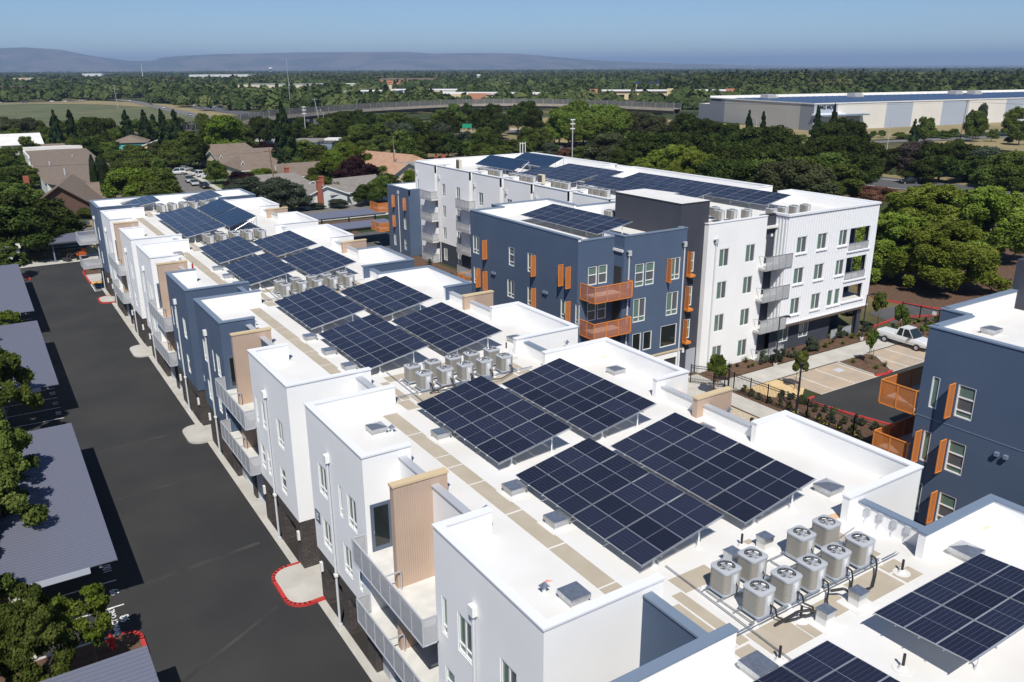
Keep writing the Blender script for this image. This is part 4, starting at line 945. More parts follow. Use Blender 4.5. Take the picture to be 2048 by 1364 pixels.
# left side: white towers and dark slots down to the balcony stacks
segs = [(109.0, 115.4), (98.9, 108.2), (91.0, 98.0), (83.9, 90.0), (76.4, 83.2), (69.0, 75.4)]
for i, (a, b) in enumerate(segs):
    ww = []
    for z in (FZ[3], FZ[2], FZ[1]):
        if i == 0: ww += [(a + 5.2, a + 5.7, z - .2, z + 1.6, 'slit')]
        elif i == 1: ww += [(a + 6.9, a + 7.9, z, z + 1.75, 'slider'), (a + 2.6, a + 3.7, z, z + 1.75, 'slider')]
        else: ww += [(a + 4.2, a + 5.4, z, z + 1.75, 'slider')]
    if i in (1,): ww += [(a + 6.9, a + 7.9, .6, 2.35, 'slider'), (a + 2.6, a + 3.7, .6, 2.35, 'slider')]
    lo = 3.15 if i in (1, 2) else 0
    W2((56.7, a), (0, 1), (-1, 0), b - a, lo, 14.22, 'white_stucco', [(p - a, q - a, z0, z1) for p, q, z0, z1, s in ww if z0 > lo])
    if lo: W2((56.75, a), (0, 1), (-1, 0), b - a, 0, lo, 'dark_stucco', [(p - a, q - a, z0, z1) for p, q, z0, z1, s in ww if z0 < lo])
    for p, q, z0, z1, s in ww: rect_window(B2, 56.7, q, z0, q - p, z1 - z0, '-X', s)
    W2((56.7, a), (1, 0), (0, -1), 3.0, lo, 14.22, 'white_stucco')
    P = MB(); P.box(56.71, 57.0, a, b, ZR2 - .05, 14.22, 'white_stucco').box(57, 59.4, a + .01, a + .3, ZR2 - .05, 14.22, 'white_stucco'); P.build('parapet', B2)
    C = MB(); C.box(56.64, 57.04, a - .05, b + .02, 14.22, 14.3, 'white_metal').box(57.04, 59.4, a - .05, a + .34, 14.22, 14.298, 'white_metal'); C.build('coping', B2)
    if i < 5:
        na = segs[i + 1][1]
        W2((58.2, na), (0, 1), (-1, 0), a - na, 0, 14.12, 'dark_stucco')
    else: W2((58.2, 66), (0, 1), (-1, 0), 3, 0, 14.12, 'dark_stucco')
    dspout(56.7, b - .7, 12.6, '-X')
# balcony stacks in the slots of the left side
for ya, yb in ((108.3, 111.9), (97.2, 100.9)):
    for i, zf in enumerate((0.05, 3.15, 6.3, 9.42)):
        d = MB(); d.box(55.7, 58.1, ya, yb, zf - .2, zf, 'deck'); B = d.build('balcony', B2); fr = MB(); zt, zb = zf + 1.05, zf - .25
        for z in (zt, zb): fr.box(55.6, 55.65, ya, yb, z, z + .05, 'alu').box(55.65, 56.7, ya, ya + .05, z, z + .05, 'alu')
        for k in range(4): y = ya + (yb - ya) * k / 3; fr.box(55.6, 55.65, y - .02, y + .02, zb, zt, 'alu')
        fr.build('railing', B); m = MB(); m.box(55.62, 55.63, ya, yb, zb + .05, zt, 'mesh_grey').box(55.65, 56.7, ya + .02, ya + .03, zb + .05, zt, 'mesh_grey'); m.build('mesh_panel', B)
boxpart('tower_cap', 56.7, 79, 52.6, 52.7, 3, 3.05, 'white_stucco')
# low blue block at the far left end
BX0, BY0, BY1, BZ = 54.7, 113.9, 121.5, 10.3
wq = [(y, y + .9, z, z + 1.7, 'slider') for y in (115.0, 119.0) for z in (7.2, 4.0)] + [(115.2, 116.0, .8, 2.4, 'hung'), (118.9, 119.8, .9, 2.6, 'slider')]
W2((BX0, BY0), (0, 1), (-1, 0), BY1 - BY0, 0, BZ - .08, 'blue_stucco', [(a - BY0, b - BY0, z0, z1) for a, b, z0, z1, s in wq]); W2((BX0, BY0), (1, 0), (0, -1), 3.0, 0, BZ - .08, 'blue_stucco'); W2((BX0, BY1), (1, 0), (0, 1), 6, 0, BZ - .08, 'blue_stucco')
for a, b, z0, z1, s in wq: rect_window(B2, BX0, b, z0, b - a, z1 - z0, '-X', s)
for y, z in ((115.9, 7.1), (119.9, 7.1), (119.9, 4.0)): fin_x(y - 1.05, z, z + 1.7, x=BX0)
dspout(BX0, 117.3, 9.5, '-X')
boxpart('roof', BX0 + .05, 60, BY0 + .05, BY1 - .05, 9.2, 9.4, 'white_tpo')
P = MB(); C = MB()
for r in ((BX0 + .01, BX0 + .3, BY0, BY1), (BX0 + .3, 57, BY0 + .01, BY0 + .3), (BX0 + .3, 60, BY1 - .3, BY1 - .01)): P.box(*r, 9.3, BZ - .08, 'white_stucco'); C.box(r[0] - .04, r[1] + .03, r[2] - .04, r[3] + .03, BZ - .08, BZ + .001 * (r[0] % 2), 'blue_coping')
P.build('parapet', B2); C.build('coping', B2)
for zf in (6.3, 3.15):
    d = MB(); d.box(53.0, 55.0, 121.5, 124.5, zf - .2, zf, 'pink_deck'); B = d.build('balcony', B2); fr = MB()
    for z in (zf + 1.05, zf - .3): fr.box(52.95, 53.01, 121.4, 124.6, z, z + .06, 'orange').box(53, 55, 121.4, 121.46, z, z + .06, 'orange')
    for y in (121.43, 123, 124.57): fr.box(52.95, 53.01, y - .03, y + .03, zf - .3, zf + 1.05, 'orange')
    fr.build('railing', B); m = MB(); m.box(52.975, 52.985, 121.4, 124.6, zf - .3, zf + 1.05, 'mesh_orange').box(53, 55, 121.425, 121.435, zf - .3, zf + 1.05, 'mesh_orange'); m.build('mesh_panel', B)

# arrays and units on building two
solar_array(45.05, 68.5, 13.75, 4, 6, TL, 'solar array on the roof of the blue wing', ZR2)
solar_array(63.7, 97.0, 13.8, 4, 6, TL, 'solar array of the near row next to the far dark collectors on the four-storey roof', ZR2)
solar_array(68.4, 97.3, 13.8, 4, 6, TL, 'solar array of the far row next to the far dark collectors on the four-storey roof', ZR2)
solar_array(63.9, 83.4, 13.8, 4, 9, TL, 'long solar array behind the dark stair tower on the four-storey roof', ZR2)
solar_array(69.5, 83.3, 13.8, 4, 12, TL, 'longest solar array reaching to the corrugated end of the four-storey roof', ZR2)
collector(64.1, 66.9, 99.4, 110.0, 13.85, 15.05, 11, 'front row of dark blue striped collectors at the far end of the four-storey roof', ZR2)
collector(69.8, 72.9, 99.3, 109.4, 13.95, 15.15, 10, 'back row of dark blue striped collectors at the far end of the four-storey roof', ZR2)
n2 = 0
for (xa, ya, nx_, txt) in ((60.3, 101.5, 5, 'behind the far white towers'), (60.3, 93.5, 5, 'behind the third white tower'), (60.3, 86.0, 5, 'behind the fourth white tower'), (60.3, 78.5, 5, 'behind the fifth white tower'), (60.5, 70.5, 4, 'just left of the dark stair tower roof')):
    for j in range(nx_):
        ac_unit(xa, ya - j * 1.15, ZR2 + .3, 'air conditioner, %s from far end of the row %s' % (ORD[j], txt), 'air conditioners on the four-storey roof', far=True, sc=1.1)
for j, (x, y) in enumerate(((60.6, 58.8), (61.9, 58.6), (60.9, 57.0), (62.2, 56.6), (63.4, 55.8), (66.0, 55.0), (67.6, 54.9), (69.2, 54.8), (70.8, 54.7))):
    ac_unit(x, y, ZR2 + .25, 'air conditioner, %s from left near the corrugated end of the tall roof' % ORD[j], 'air conditioners on the four-storey roof', far=True, sc=1.05)
for j, (x, y) in enumerate(((52.4, 63.6), (53.3, 63.3), (54.2, 63.0))):
    ac_unit(x, y, ZR2 + .15, 'rooftop air conditioner, %s of three beside the dark stair tower wall' % ORD[j], 'air conditioners on the four-storey roof', far=True, sc=1.05)
for j, (x, y, lab) in enumerate(((58.6, 84.3, 'tall beige heat pump standing behind the white tower parapets'), (58.9, 105.5, 'tall beige heat pump at the far white towers'))):
    t = thing('heat_pump', (x, y, ZR2), lab, 'heat pump'); a = MB(); a.box(x - .25, x + .2, y - .5, y + .5, ZR2 + .4, ZR2 + 2.1, 'siding_cream'); a.build('casing', t); a = MB(); a.box(x - .27, x - .252, y - .42, y + .42, ZR2 + .5, ZR2 + 2.0, 'ac_louver'); a.build('grille', t)
    a = MB(); a.box(x - .3, x + .25, y - .55, y + .55, ZR2, ZR2 + .4, 'galv'); a.build('stand', t)
for x, y in ((58.5, 60.5), (59.5, 57.2)):
    m = MB(); m.box(x, x + 1.6, y - .5, y + .7, ZR2 + .004, ZR2 + .016, 'tan_pad'); m.build('walk_pad', B2)
t = thing('antenna_mast', (74.0, 112.5, ZR2), 'group of white antenna posts at the far end of the four-storey roof', 'antenna'); a = MB()
for dx in (0, .5, 1.0): a.tube((74 + dx, 112.5, ZR2), (74 + dx, 112.5, 16.4), .05, 'frame_white', 6)
a.tube((74, 112.5, 16.2), (75, 112.5, 16.2), .04, 'frame_white', 5); a.build('mast', t)

# ------------------------------------------------------------------ blue building at the right edge
B3 = thing('blue_building', (50, 10, 0), 'dark blue four-storey building with orange screens at the right edge of the photo', 'apartment building')
GX, GY = 42.05, 23.65
w5 = []
for z in (9.75, 6.53, 3.35): w5 += [(22.57, 23.03, z, z + 1.85, 'slit1'), (20.6, 21.58, z, z + 1.85, 'hung'), (15.0, 16.0, z, z + 1.85, 'hung'), (11.5, 12.5, z, z + 1.85, 'hung')]
W2((GX, 2.0), (0, 1), (-1, 0), GY - 2, 0, 14.22, 'blue_stucco', [(a - 2, b - 2, z0, z1) for a, b, z0, z1, s in w5] + [(20.1, 21.25, 0.2, 2.85), (18.6, 19.9, .2, 2.85)], bld=B3)
boxpart('ground_opening', GX + .1, GX + .2, 20.5, 23.4, .2, 2.9, 'soft_black', B3)
for a, b, z0, z1, s in w5: rect_window(B3, GX, b, z0, b - a, z1 - z0, '-X', s)
W2((GX, GY), (1, 0), (0, 1), 3.75, 0, 14.22, 'blue_stucco', bld=B3); W2((45.8, GY), (0, 1), (-1, 0), 1.6, 0, 14.22, 'blue_stucco', bld=B3); W2((45.8, 25.25), (1, 0), (0, 1), 8, 0, 14.22, 'blue_stucco', bld=B3)
boxpart('roof', GX + .1, 53.6, 2, GY - .05, 12.9, 13.1, 'white_tpo', B3); boxpart('roof', 45.9, 53.6, GY - .05, 25.2, 12.9, 13.1, 'white_tpo', B3)
P = MB(); C = MB()
for r in ((GX + .01, GX + .3, 2, GY - .01), (GX + .3, 45.82, GY - .3, GY - .01), (45.82, 46.1, GY - .01, 25.24), (46.1, 53.6, 24.95, 25.24)): P.box(*r, 13.05, 14.22, 'white_stucco'); C.box(r[0] - .05, r[1] + .06, r[2] - .05, r[3] + .06, 14.22, 14.3 + .002 * (r[0] > 43), 'blue_coping')
P.build('parapet', B3); C.build('coping', B3)
boxpart('stair_tower', 53.6, 57, 15, 25.3, 0, 16.2, 'dark_stucco', B3)
boxpart('trim_band', GX - .02, GX, 2, GY, 9.12, 9.16, 'blue_coping', B3)
for y, z in ((21.73, 9.7), (23.13, 6.45), (21.7, 6.45), (21.7, 3.3), (16.1, 9.7), (16.1, 6.45)): fin_x(y, z, z + 1.85, out=.6, bld=B3, x=GX)
m = MB()
for y in (19.0, 18.55): m.box(GX - .2, GX - .01, y - .1, y + .1, 8.45, 8.65, 'blue_coping')
m.build('wall_vent', B3)
for zf in (9.4, 6.2):
    d = MB(); d.box(42.0, 45.7, 23.75, 25.8, zf - .18, zf, 'pink_deck'); B = d.build('balcony', B3); fr = MB(); zt, zb = zf + 1.05, zf - .35
    for z in (zt, zb): fr.box(41.9, 41.96, 23.7, 25.9, z, z + .06, 'orange').box(41.96, 46.6, 25.84, 25.9, z, z + .06, 'orange').box(41.96, 46.6, 23.66, 23.7, z, z + .06, 'orange')
    for y in (23.7, 24.8, 25.84): fr.box(41.9, 41.96, y, y + .06, zb, zt, 'orange')
    for x in (43.4, 44.9, 46.5): fr.box(x, x + .06, 25.84, 25.9, zb, zt, 'orange')
    fr.build('railing', B)
    for a, b in ((23.76, 24.8), (24.86, 25.84)): m = MB(); m.box(41.925, 41.935, a, b, zb + .06, zt, 'mesh_orange'); m.build('mesh_panel', B)
    for a, b in ((41.96, 43.4), (43.46, 44.9), (44.96, 46.5)): m = MB(); m.box(a, b, 25.865, 25.875, zb + .06, zt, 'mesh_orange'); m.build('mesh_panel', B)
roof_vent(47.1, 22.9, 13.1, 'metal-capped roof vent on the roof of the blue building at the right edge', .42)
# ------------------------------------------------------------------ ground, drives, beds
def sheet(name, P, z, m, lab=None):
    b = MB(); b.face([(x, y, z) for x, y in P], m); o = b.build(name); tag(o, kind='structure'); return o
def ground_material():
    m = bpy.data.materials.new('ground'); m.use_nodes = True; N, L = m.node_tree.nodes, m.node_tree.links; b = N['Principled BSDF']; b.inputs['Roughness'].default_value = 1; b.inputs['Specular IOR Level'].default_value = .1
    g = N.new('ShaderNodeNewGeometry'); n = N.new('ShaderNodeTexNoise'); n.inputs['Scale'].default_value = .012; n.inputs['Detail'].default_value = 9; L.new(g.outputs['Position'], n.inputs['Vector'])
    r = N.new('ShaderNodeValToRGB'); e = r.color_ramp.elements; e[0].position = .40; e[0].color = (.035, .052, .022, 1); e[1].position = .66; e[1].color = (.24, .18, .095, 1); k = e.new(.52); k.color = (.075, .085, .04, 1); L.new(n.outputs['Fac'], r.inputs[0])
    n2 = N.new('ShaderNodeTexNoise'); n2.inputs['Scale'].default_value = .25; n2.inputs['Detail'].default_value = 8; L.new(g.outputs['Position'], n2.inputs['Vector'])
    mx_ = N.new('ShaderNodeMixRGB'); mx_.blend_type = 'MULTIPLY'; mx_.inputs[0].default_value = .6; r2 = N.new('ShaderNodeValToRGB'); r2.color_ramp.elements[0].position = .3; r2.color_ramp.elements[0].color = (.45, .45, .4, 1); r2.color_ramp.elements[1].position = .65; L.new(n2.outputs['Fac'], r2.inputs[0])
    L.new(r.outputs[0], mx_.inputs[1]); L.new(r2.outputs[0], mx_.inputs[2]); L.new(mx_.outputs[0], b.inputs['Base Color']); MATS['ground'] = m
ground_material()
gm_ = MB(); NX = 12; LIM = 30000
gm_.face([(-LIM, -LIM, -.05), (LIM, -LIM, -.05), (LIM, LIM, -.05), (-LIM, LIM, -.05)], 'ground')
struct(gm_, 'ground')
sheet('asphalt_drive', [(-8, -30), (31.5, -30), (31.5, 13), (12.5, 13), (12.5, 122), (13.0, 128), (12.9, 139), (3, 139), (3, 137), (-8, 137)], -.03, 'asphalt')
mat('asphalt_seam', (0.026, 0.026, 0.027), .95, noise=.6, col2=(0.05, 0.048, 0.044), detail=8)
# patch seams and tyre marks on the drive: thin sheets
for i, (P) in enumerate(([(4.2, 44.8), (10.9, 45.6), (10.9, 45.9), (4.2, 45.15)], [(4.4, 56.2), (11, 56.8), (11, 57.05), (4.4, 56.5)], [(4.3, 64.9), (11, 65.5), (11, 65.8), (4.3, 65.2)], [(3.6, 35.1), (9.9, 38.8), (9.8, 39.0), (3.6, 35.4)])):
    sheet('pavement_seam', P, -.026, 'asphalt_seam')
# concrete apron under the garages
sheet('concrete_apron', [(11.75, -10), (12.3, -10), (12.3, 121), (11.75, 121)], -.02, 'concrete')
for k in range(-1, 5):
    yb = 17.16 + k * 24.1
    if k < 4:
        sheet('concrete_apron', [(12.3, yb), (13.6, yb), (13.6, yb + 21.2), (12.3, yb + 21.2)], -.018, 'concrete')
def curb_ring(name, P, h, m, w=.22, closed=False):
    b = MB(); n = len(P)
    for i in range(n if closed else n - 1):
        a, c = P[i], P[(i + 1) % n]; dx, dy = c[0] - a[0], c[1] - a[1]; l = math.hypot(dx, dy); u = (dx / l, dy / l)
        b.obox(((a[0] + c[0]) / 2, (a[1] + c[1]) / 2), u, l / 2 + w * .2, w / 2, -.03, h, m)
    return tag(b.build(name), kind='structure')
def arc(cx, cy, r, a0, a1, n=6): return [(cx + r * math.cos(math.radians(a0 + (a1 - a0) * i / n)), cy + r * math.sin(math.radians(a0 + (a1 - a0) * i / n))) for i in range(n + 1)]
def bump_island(y0, y1, xm, red):
    P = [(12.3, y0)] + [(12.0, y0)] + arc(xm + 1.0, y0 + 1.0, 1.0, 270, 180) + arc(xm + 1.0, y1 - 1.0, 1.0, 180, 90) + [(12.0, y1), (16.05, y1), (16.05, y0)]
    b = MB(); b.prism(P, -.03, .11, 'concrete'); tag(b.build('sidewalk'), kind='structure')
    if red: curb_ring('red_kerb', [(12.25, y0)] + arc(xm + 1.0, y0 + 1.0, 1.02, 270, 180) + arc(xm + 1.0, y1 - 1.0, 1.02, 180, 90) + [(12.1, y1)], .125, 'red_curb', .2)
bump_island(38.1, 42.1, 10.35, True); bump_island(62.3, 66.1, 10.5, False); bump_island(86.6, 90.7, 10.5, False); bump_island(110.8, 114.3, 10.6, True); bump_island(13.9, 17.6, 10.4, True)
# far island with tactile strip and hatching
b = MB(); b.prism([(10.9, 123.7), (13.5, 123.7), (13.5, 128.3), (10.9, 128.3)], -.03, .11, 'concrete'); tag(b.build('sidewalk'), kind='structure')
b = MB(); b.prism([(10.95, 128.3), (14, 128.3), (14, 133.5), (12.4, 133.4), (11.3, 132.4)], -.03, .12, 'mulch'); tag(b.build('planting_bed'), kind='structure')
curb_ring('red_kerb', [(10.85, 123.2), (10.8, 126), (10.85, 130.5), (11.3, 132.4), (12.2, 133.4)], .135, 'red_curb')
sheet('tactile_strip', [(10.95, 122.6), (12.25, 122.6), (12.25, 123.65), (10.95, 123.65)], -.01, 'yellow_tactile')
hb = MB()
for i in range(5):
    y = 118.6 + i * .85; hb.face([(10.95, y, -.022), (12.2, y + .55, -.022), (12.2, y + .7, -.022), (10.95, y + .15, -.022)], 'paint_white')
hb.face([(10.8, 118.2, -.021), (10.92, 118.2, -.021), (10.92, 122.6, -.021), (10.8, 122.6, -.021)], 'paint_white'); hb.face([(10.8, 118.1, -.021), (12.3, 118.3, -.021), (12.3, 118.42, -.021), (10.8, 118.22, -.021)], 'paint_white')
tag(hb.build('painted_hatching'), kind='structure')
# stall lines and numbers on the left
lm = MB()
y = 38.2
for y in [43.65 + 2.68 * i for i in range(0, 8)] + [73.9 + 2.68 * i for i in range(-1, 10)] + [103 + 2.68 * i for i in range(0, 9)]: lm.face([(-1.5, y - .05, -.022), (2.85, y - .05, -.022), (2.85, y + .05, -.022), (-1.5, y + .05, -.022)], 'paint_white')
tag(lm.build('stall_lines'), kind='structure')
def ground_text(body, x, y, size, rz, m='paint_white', name='pavement_marking'):
    c = bpy.data.curves.new(name, 'FONT'); c.body = body; c.size = size; c.align_x = 'CENTER'; c.align_y = 'CENTER'; c.offset = .012; 
    o = text_mesh(name, c, m, None, (x, y, -.02), (0, 0, rz)); tag(o, kind='structure'); return o
for i in range(0, 8): ground_text(str(98 + i), 2.6 + (.1 if i == 0 else 0), 42.25 + 2.68 * i + (.05 if i == 0 else .2), .62, math.pi / 2)
ground_text('COMPACT ONLY', 2.2, 42.15, .40, math.pi / 2)
for i in range(0, 9): ground_text(str(110 + i), 2.6, 75.2 + 2.68 * i, .6, math.pi / 2)
# white kerbs and planters left
b = MB(); b.prism([(-3.6, 36.4), (3.1, 36.4)] + arc(2.4, 40.0, .75, 0, 90) + [(-1.5, 40.9), (-3.6, 40.9)], -.03, .10, 'mulch'); tag(b.build('planting_bed'), kind='structure')
curb_ring('white_kerb', [(-1.6, 41.0), (2.2, 40.87)], .12, 'concrete', .15); curb_ring('red_kerb', arc(2.3, 40.0, .85, 85, -10) + [(3.14, 38.6)], .125, 'red_curb', .2)
curb_ring('white_kerb', [(-1.55, 41.0), (-1.6, 43.6), (-1.6, 66)], .12, 'concrete', .15)
sheet('dirt_verge', [(-40, -30), (-2.4, -30), (-2.4, 137), (-40, 137)], -.005, 'mulch'); sheet('pavement', [(-2.4, 20), (-1.65, 20), (-1.65, 137), (-2.4, 137)], .0, 'concrete')
for y0 in (65.2, 71.2, 96.5, 98.2):
    pass
b = MB(); b.prism([(-3, 66.2), (2.5, 66.2), (2.5, 71.5), (-3, 71.5)], -.03, .09, 'asphalt'); 
b = MB(); b.prism([(-2, 95.6), (1.6, 95.6), (1.6, 98.9), (-2, 98.9)], -.03, .1, 'mulch'); tag(b.build('planting_bed'), kind='structure')
b = MB(); b.prism([(-1, 128.8), (2.8, 128.8)] + arc(2.6, 131, 1.4, -60, 60) + [(-1, 133.8)], -.03, .1, 'mulch'); tag(b.build('planting_bed'), kind='structure')
curb_ring('red_kerb', [(-1, 133.9), (3.3, 133.9), (4.1, 132), (4.1, 130)], .13, 'red_curb')
# play yard at the far end: ochre surfacing, walks, street behind
sheet('ochre_yard', [(3.2, 143.6), (14.5, 143.6), (14.5, 150.6), (3.2, 150.6)], .012, 'ochre_concrete'); sheet('pavement', [(3.2, 139), (14.5, 139), (14.5, 143.5), (3.2, 143.5)], .01, 'concrete')
sheet('road', [(-300, 154.5), (300, 154.5), (300, 169.5), (-300, 169.5)], .0, 'asphalt_old'); sheet('pavement', [(-40, 151.6), (100, 151.6), (100, 153.8), (-40, 153.8)], .01, 'concrete')
sheet('dry_verge', [(-200, 169.6), (110, 169.6), (110, 178), (-200, 178)], .005, 'dry_ground')
sheet('cul_de_sac', [(40, 169), (47.5, 169), (48.6, 240), (51, 262), (46, 268), (43, 240)], .004, 'asphalt_old'); sheet('pavement', [(47.6, 185), (49, 185), (53, 262), (51.3, 262)], .012, 'concrete')
sheet('lawn', [(49.2, 205), (58, 205), (58, 226), (50, 232)], .01, 'lawn'); sheet('lawn', [(50.5, 240), (56, 240), (57, 252), (51.6, 252)], .01, 'lawn'); sheet('lawn', [(17, 188), (24, 188), (24, 200), (17, 200)], .01, 'lawn')
# court between the buildings on the right
sheet('courtyard_bed', [(32, -20), (56.5, -20), (56.5, 51.9), (32, 51.9)], -.02, 'mulch'); sheet('courtyard_bed', [(32, 51.9), (56, 51.9), (56, 150), (32, 150)], -.02, 'mulch')
sheet('courtyard_walk', [(32.5, 53), (34.8, 53), (34.8, 120), (32.5, 120)], -.005, 'concrete'); sheet('courtyard_walk', [(36, 20), (38.5, 20), (38.5, 52), (36, 52)], -.006, 'concrete')
sheet('courtyard_walk', [(51.2, 32), (53.6, 32), (53.65, 47.2), (51.4, 47.4)], -.003, 'concrete'); sheet('courtyard_walk', [(48, 47.2), (80, 47.2), (80, 49.7), (54.2, 49.7), (54.4, 52.2), (52, 52.4), (48, 52.4)], -.002, 'concrete')
sheet('gravel_strip', [(49.8, 34), (51.1, 34), (51.1, 47), (49.8, 47)], -.004, 'gravel')
sheet('planting_bed', [(55.1, 49.8), (80.5, 49.8), (80.5, 52.4), (55.1, 52.4)], .02, 'mulch')
sheet('planting_bed', [(53.7, 30), (59.2, 30), (58.9, 34.4), (57.4, 42.4), (55.5, 44.5), (55.4, 47.1), (53.7, 47.1)], .0, 'mulch')
sheet('parking_court', [(59.8, 42.4), (80, 42.4), (80, 47.05), (59.8, 47.05)], -.003, 'stained_concrete')
sheet('asphalt_drive', [(57, 10), (140, 10), (140, 42.3), (57.4, 42.3), (59, 34)], -.006, 'asphalt'); sheet('asphalt_drive', [(80.6, 42.3), (140, 42.3), (140, 56), (86, 56), (84.5, 52), (80.6, 46)], -.006, 'asphalt_mid')
sheet('ochre_ramp', [(55.6, 44.5), (57.5, 42.7), (59.8, 44.2), (59.5, 47.1), (55.5, 47.15)], .0, 'ochre_concrete')
lm = MB()
for x in (61.8, 64.7, 67.8, 72.9, 75.75, 78.6): lm.face([(x - .05, 42.5, .003), (x + .05, 42.5, .003), (x + .05, 46.9, .003), (x - .05, 46.9, .003)], 'paint_white')
lm.face([(59.8, 42.38, .003), (80, 42.38, .003), (80, 42.5, .003), (59.8, 42.5, .003)], 'concrete')
tag(lm.build('stall_lines'), kind='structure')
b = MB(); b.prism([(68.1, 42.9), (69.4, 42.4), (70.3, 42.6), (72.6, 45.8), (72.6, 46.9), (68.3, 46.9)], -.01, .11, 'mulch'); tag(b.build('planting_bed'), kind='structure')
curb_ring('red_kerb', [(68.0, 42.6), (69.3, 42.35), (70.3, 42.55)], .14, 'red_curb', .25); curb_ring('white_kerb', [(68.0, 42.9), (68.1, 46.9), (72.7, 46.9), (72.8, 45.9), (70.5, 42.8)], .12, 'concrete', .14)
curb_ring('red_kerb', [(59.0, 32), (58.9, 35), (58.0, 39), (57.5, 42.2), (58.7, 42.35)], .12, 'red_curb', .2); curb_ring('red_kerb', [(81.5, 52.2), (87, 52.8), (95, 49.5)], .12, 'red_curb', .2); curb_ring('red_kerb', [(92, 59.5), (94, 53), (97, 46), (101, 40)], .12, 'red_curb', .25)
sheet('planting_bed', [(80.6, 49.8), (87, 52.6), (93, 50), (94, 46), (84, 44.5), (80.6, 46.2)], .01, 'mulch'); sheet('bark_bed', [(92.5, 60), (94.5, 53), (97.5, 46), (102, 38), (150, 60), (140, 90), (110, 84)], .012, 'mulch')
# drain cover
b = MB(); b.box(65.9, 66.9, 45.1, 45.9, .0, .02, 'ac_panel'); tag(b.build('drain_cover'), 'square grey drain cover in the concrete parking stall', 'drain cover')
sheet('street', [(79.2, 60), (90, 62), (110, 84), (108, 150), (79.2, 150)], -.004, 'asphalt_mid')

# ---- wider roads and field
sheet('field', [(10, 455), (76, 431), (112, 500), (122, 560), (128, 700), (96, 800), (60, 860), (-40, 860), (-60, 455)], .1, 'field_grass') if 'field_grass' in MATS else None
def ribbon(name, pts, w, z, m):
    b = MB()
    L_ = []
    for i, p in enumerate(pts):
        a = pts[max(0, i - 1)]; c = pts[min(len(pts) - 1, i + 1)]; dx, dy = c[0] - a[0], c[1] - a[1]; l = math.hypot(dx, dy); nx, ny = -dy / l, dx / l
        L_.append(((p[0] + nx * w / 2, p[1] + ny * w / 2, z), (p[0] - nx * w / 2, p[1] - ny * w / 2, z)))
    for a, c in zip(L_, L_[1:]): b.face([a[0], a[1], c[1], c[0]], m)
    return tag(b.build(name), kind='structure')
mat('field_grass', (0.07, 0.088, 0.034), 1.0, noise=0.03, col2=(0.125, 0.13, 0.058), bump=.5, bscale=1, detail=10)
mat('dry_grass', (0.30, 0.235, 0.115), 1.0, noise=0.05, col2=(0.20, 0.17, 0.08), bump=.5, bscale=2, detail=9)
sheet('field', [(5, 450), (76, 431), (112, 500), (122, 560), (127, 690), (96, 800), (60, 850), (-60, 850), (-60, 450)], .1, 'field_grass')
sheet('dry_field', [(76, 431), (130, 470), (150, 560), (150, 760), (110, 900), (-60, 900), (-60, 852), (60, 852), (98, 802), (129, 690), (124, 560), (114, 500)], .08, 'dry_grass')
ribbon('far_road', [(-40, 872), (30, 880), (88, 880), (118, 960), (132, 905), (134, 830), (130, 705), (124, 560), (121, 490), (120, 400)], 11, .2, 'asphalt_old')
ribbon('freeway', [(216, -100), (204, 0), (198, 60), (192, 120), (187, 180), (181, 250), (172, 330), (163, 420), (158, 520), (155, 700)], 19, .12, 'asphalt_mid')
ribbon('far_street', [(500, 190), (350, 184), (300, 196), (262, 204), (240, 225), (225, 260), (212, 330), (200, 420)], 9, .12, 'asphalt_old')
sheet('dry_verge', [(203, 60), (225, 50), (223, 120), (222, 190), (212, 262), (196, 262), (200, 180)], .06, 'dry_grass'); ribbon('rail_bed', [(262, 20), (252, 90), (240, 150), (232, 200), (222, 300), (212, 420)], 7, .1, 'gravel'); sheet('dry_verge', [(300, 100), (480, 60), (480, 178), (345, 180), (300, 190)], .05, 'dry_grass'); sheet('dry_verge', [(235, 225), (260, 212), (330, 200), (540, 200), (540, 262), (330, 262), (330, 420), (250, 420), (210, 330)], .05, 'dry_grass')
sheet('dry_verge', [(190, 262), (206, 262), (212, 330), (200, 400), (176, 400)], .05, 'dry_grass')
lm = MB(); lm.face([(197.2, 118, .14), (190.5, 180, .14), (190.9, 180, .14), (197.7, 118, .14)], 'paint_white'); lm.face([(184.2, 100, .14), (177.5, 190, .14), (177.8, 190, .14), (184.5, 100, .14)], 'paint_white'); tag(lm.build('lane_lines'), kind='structure')
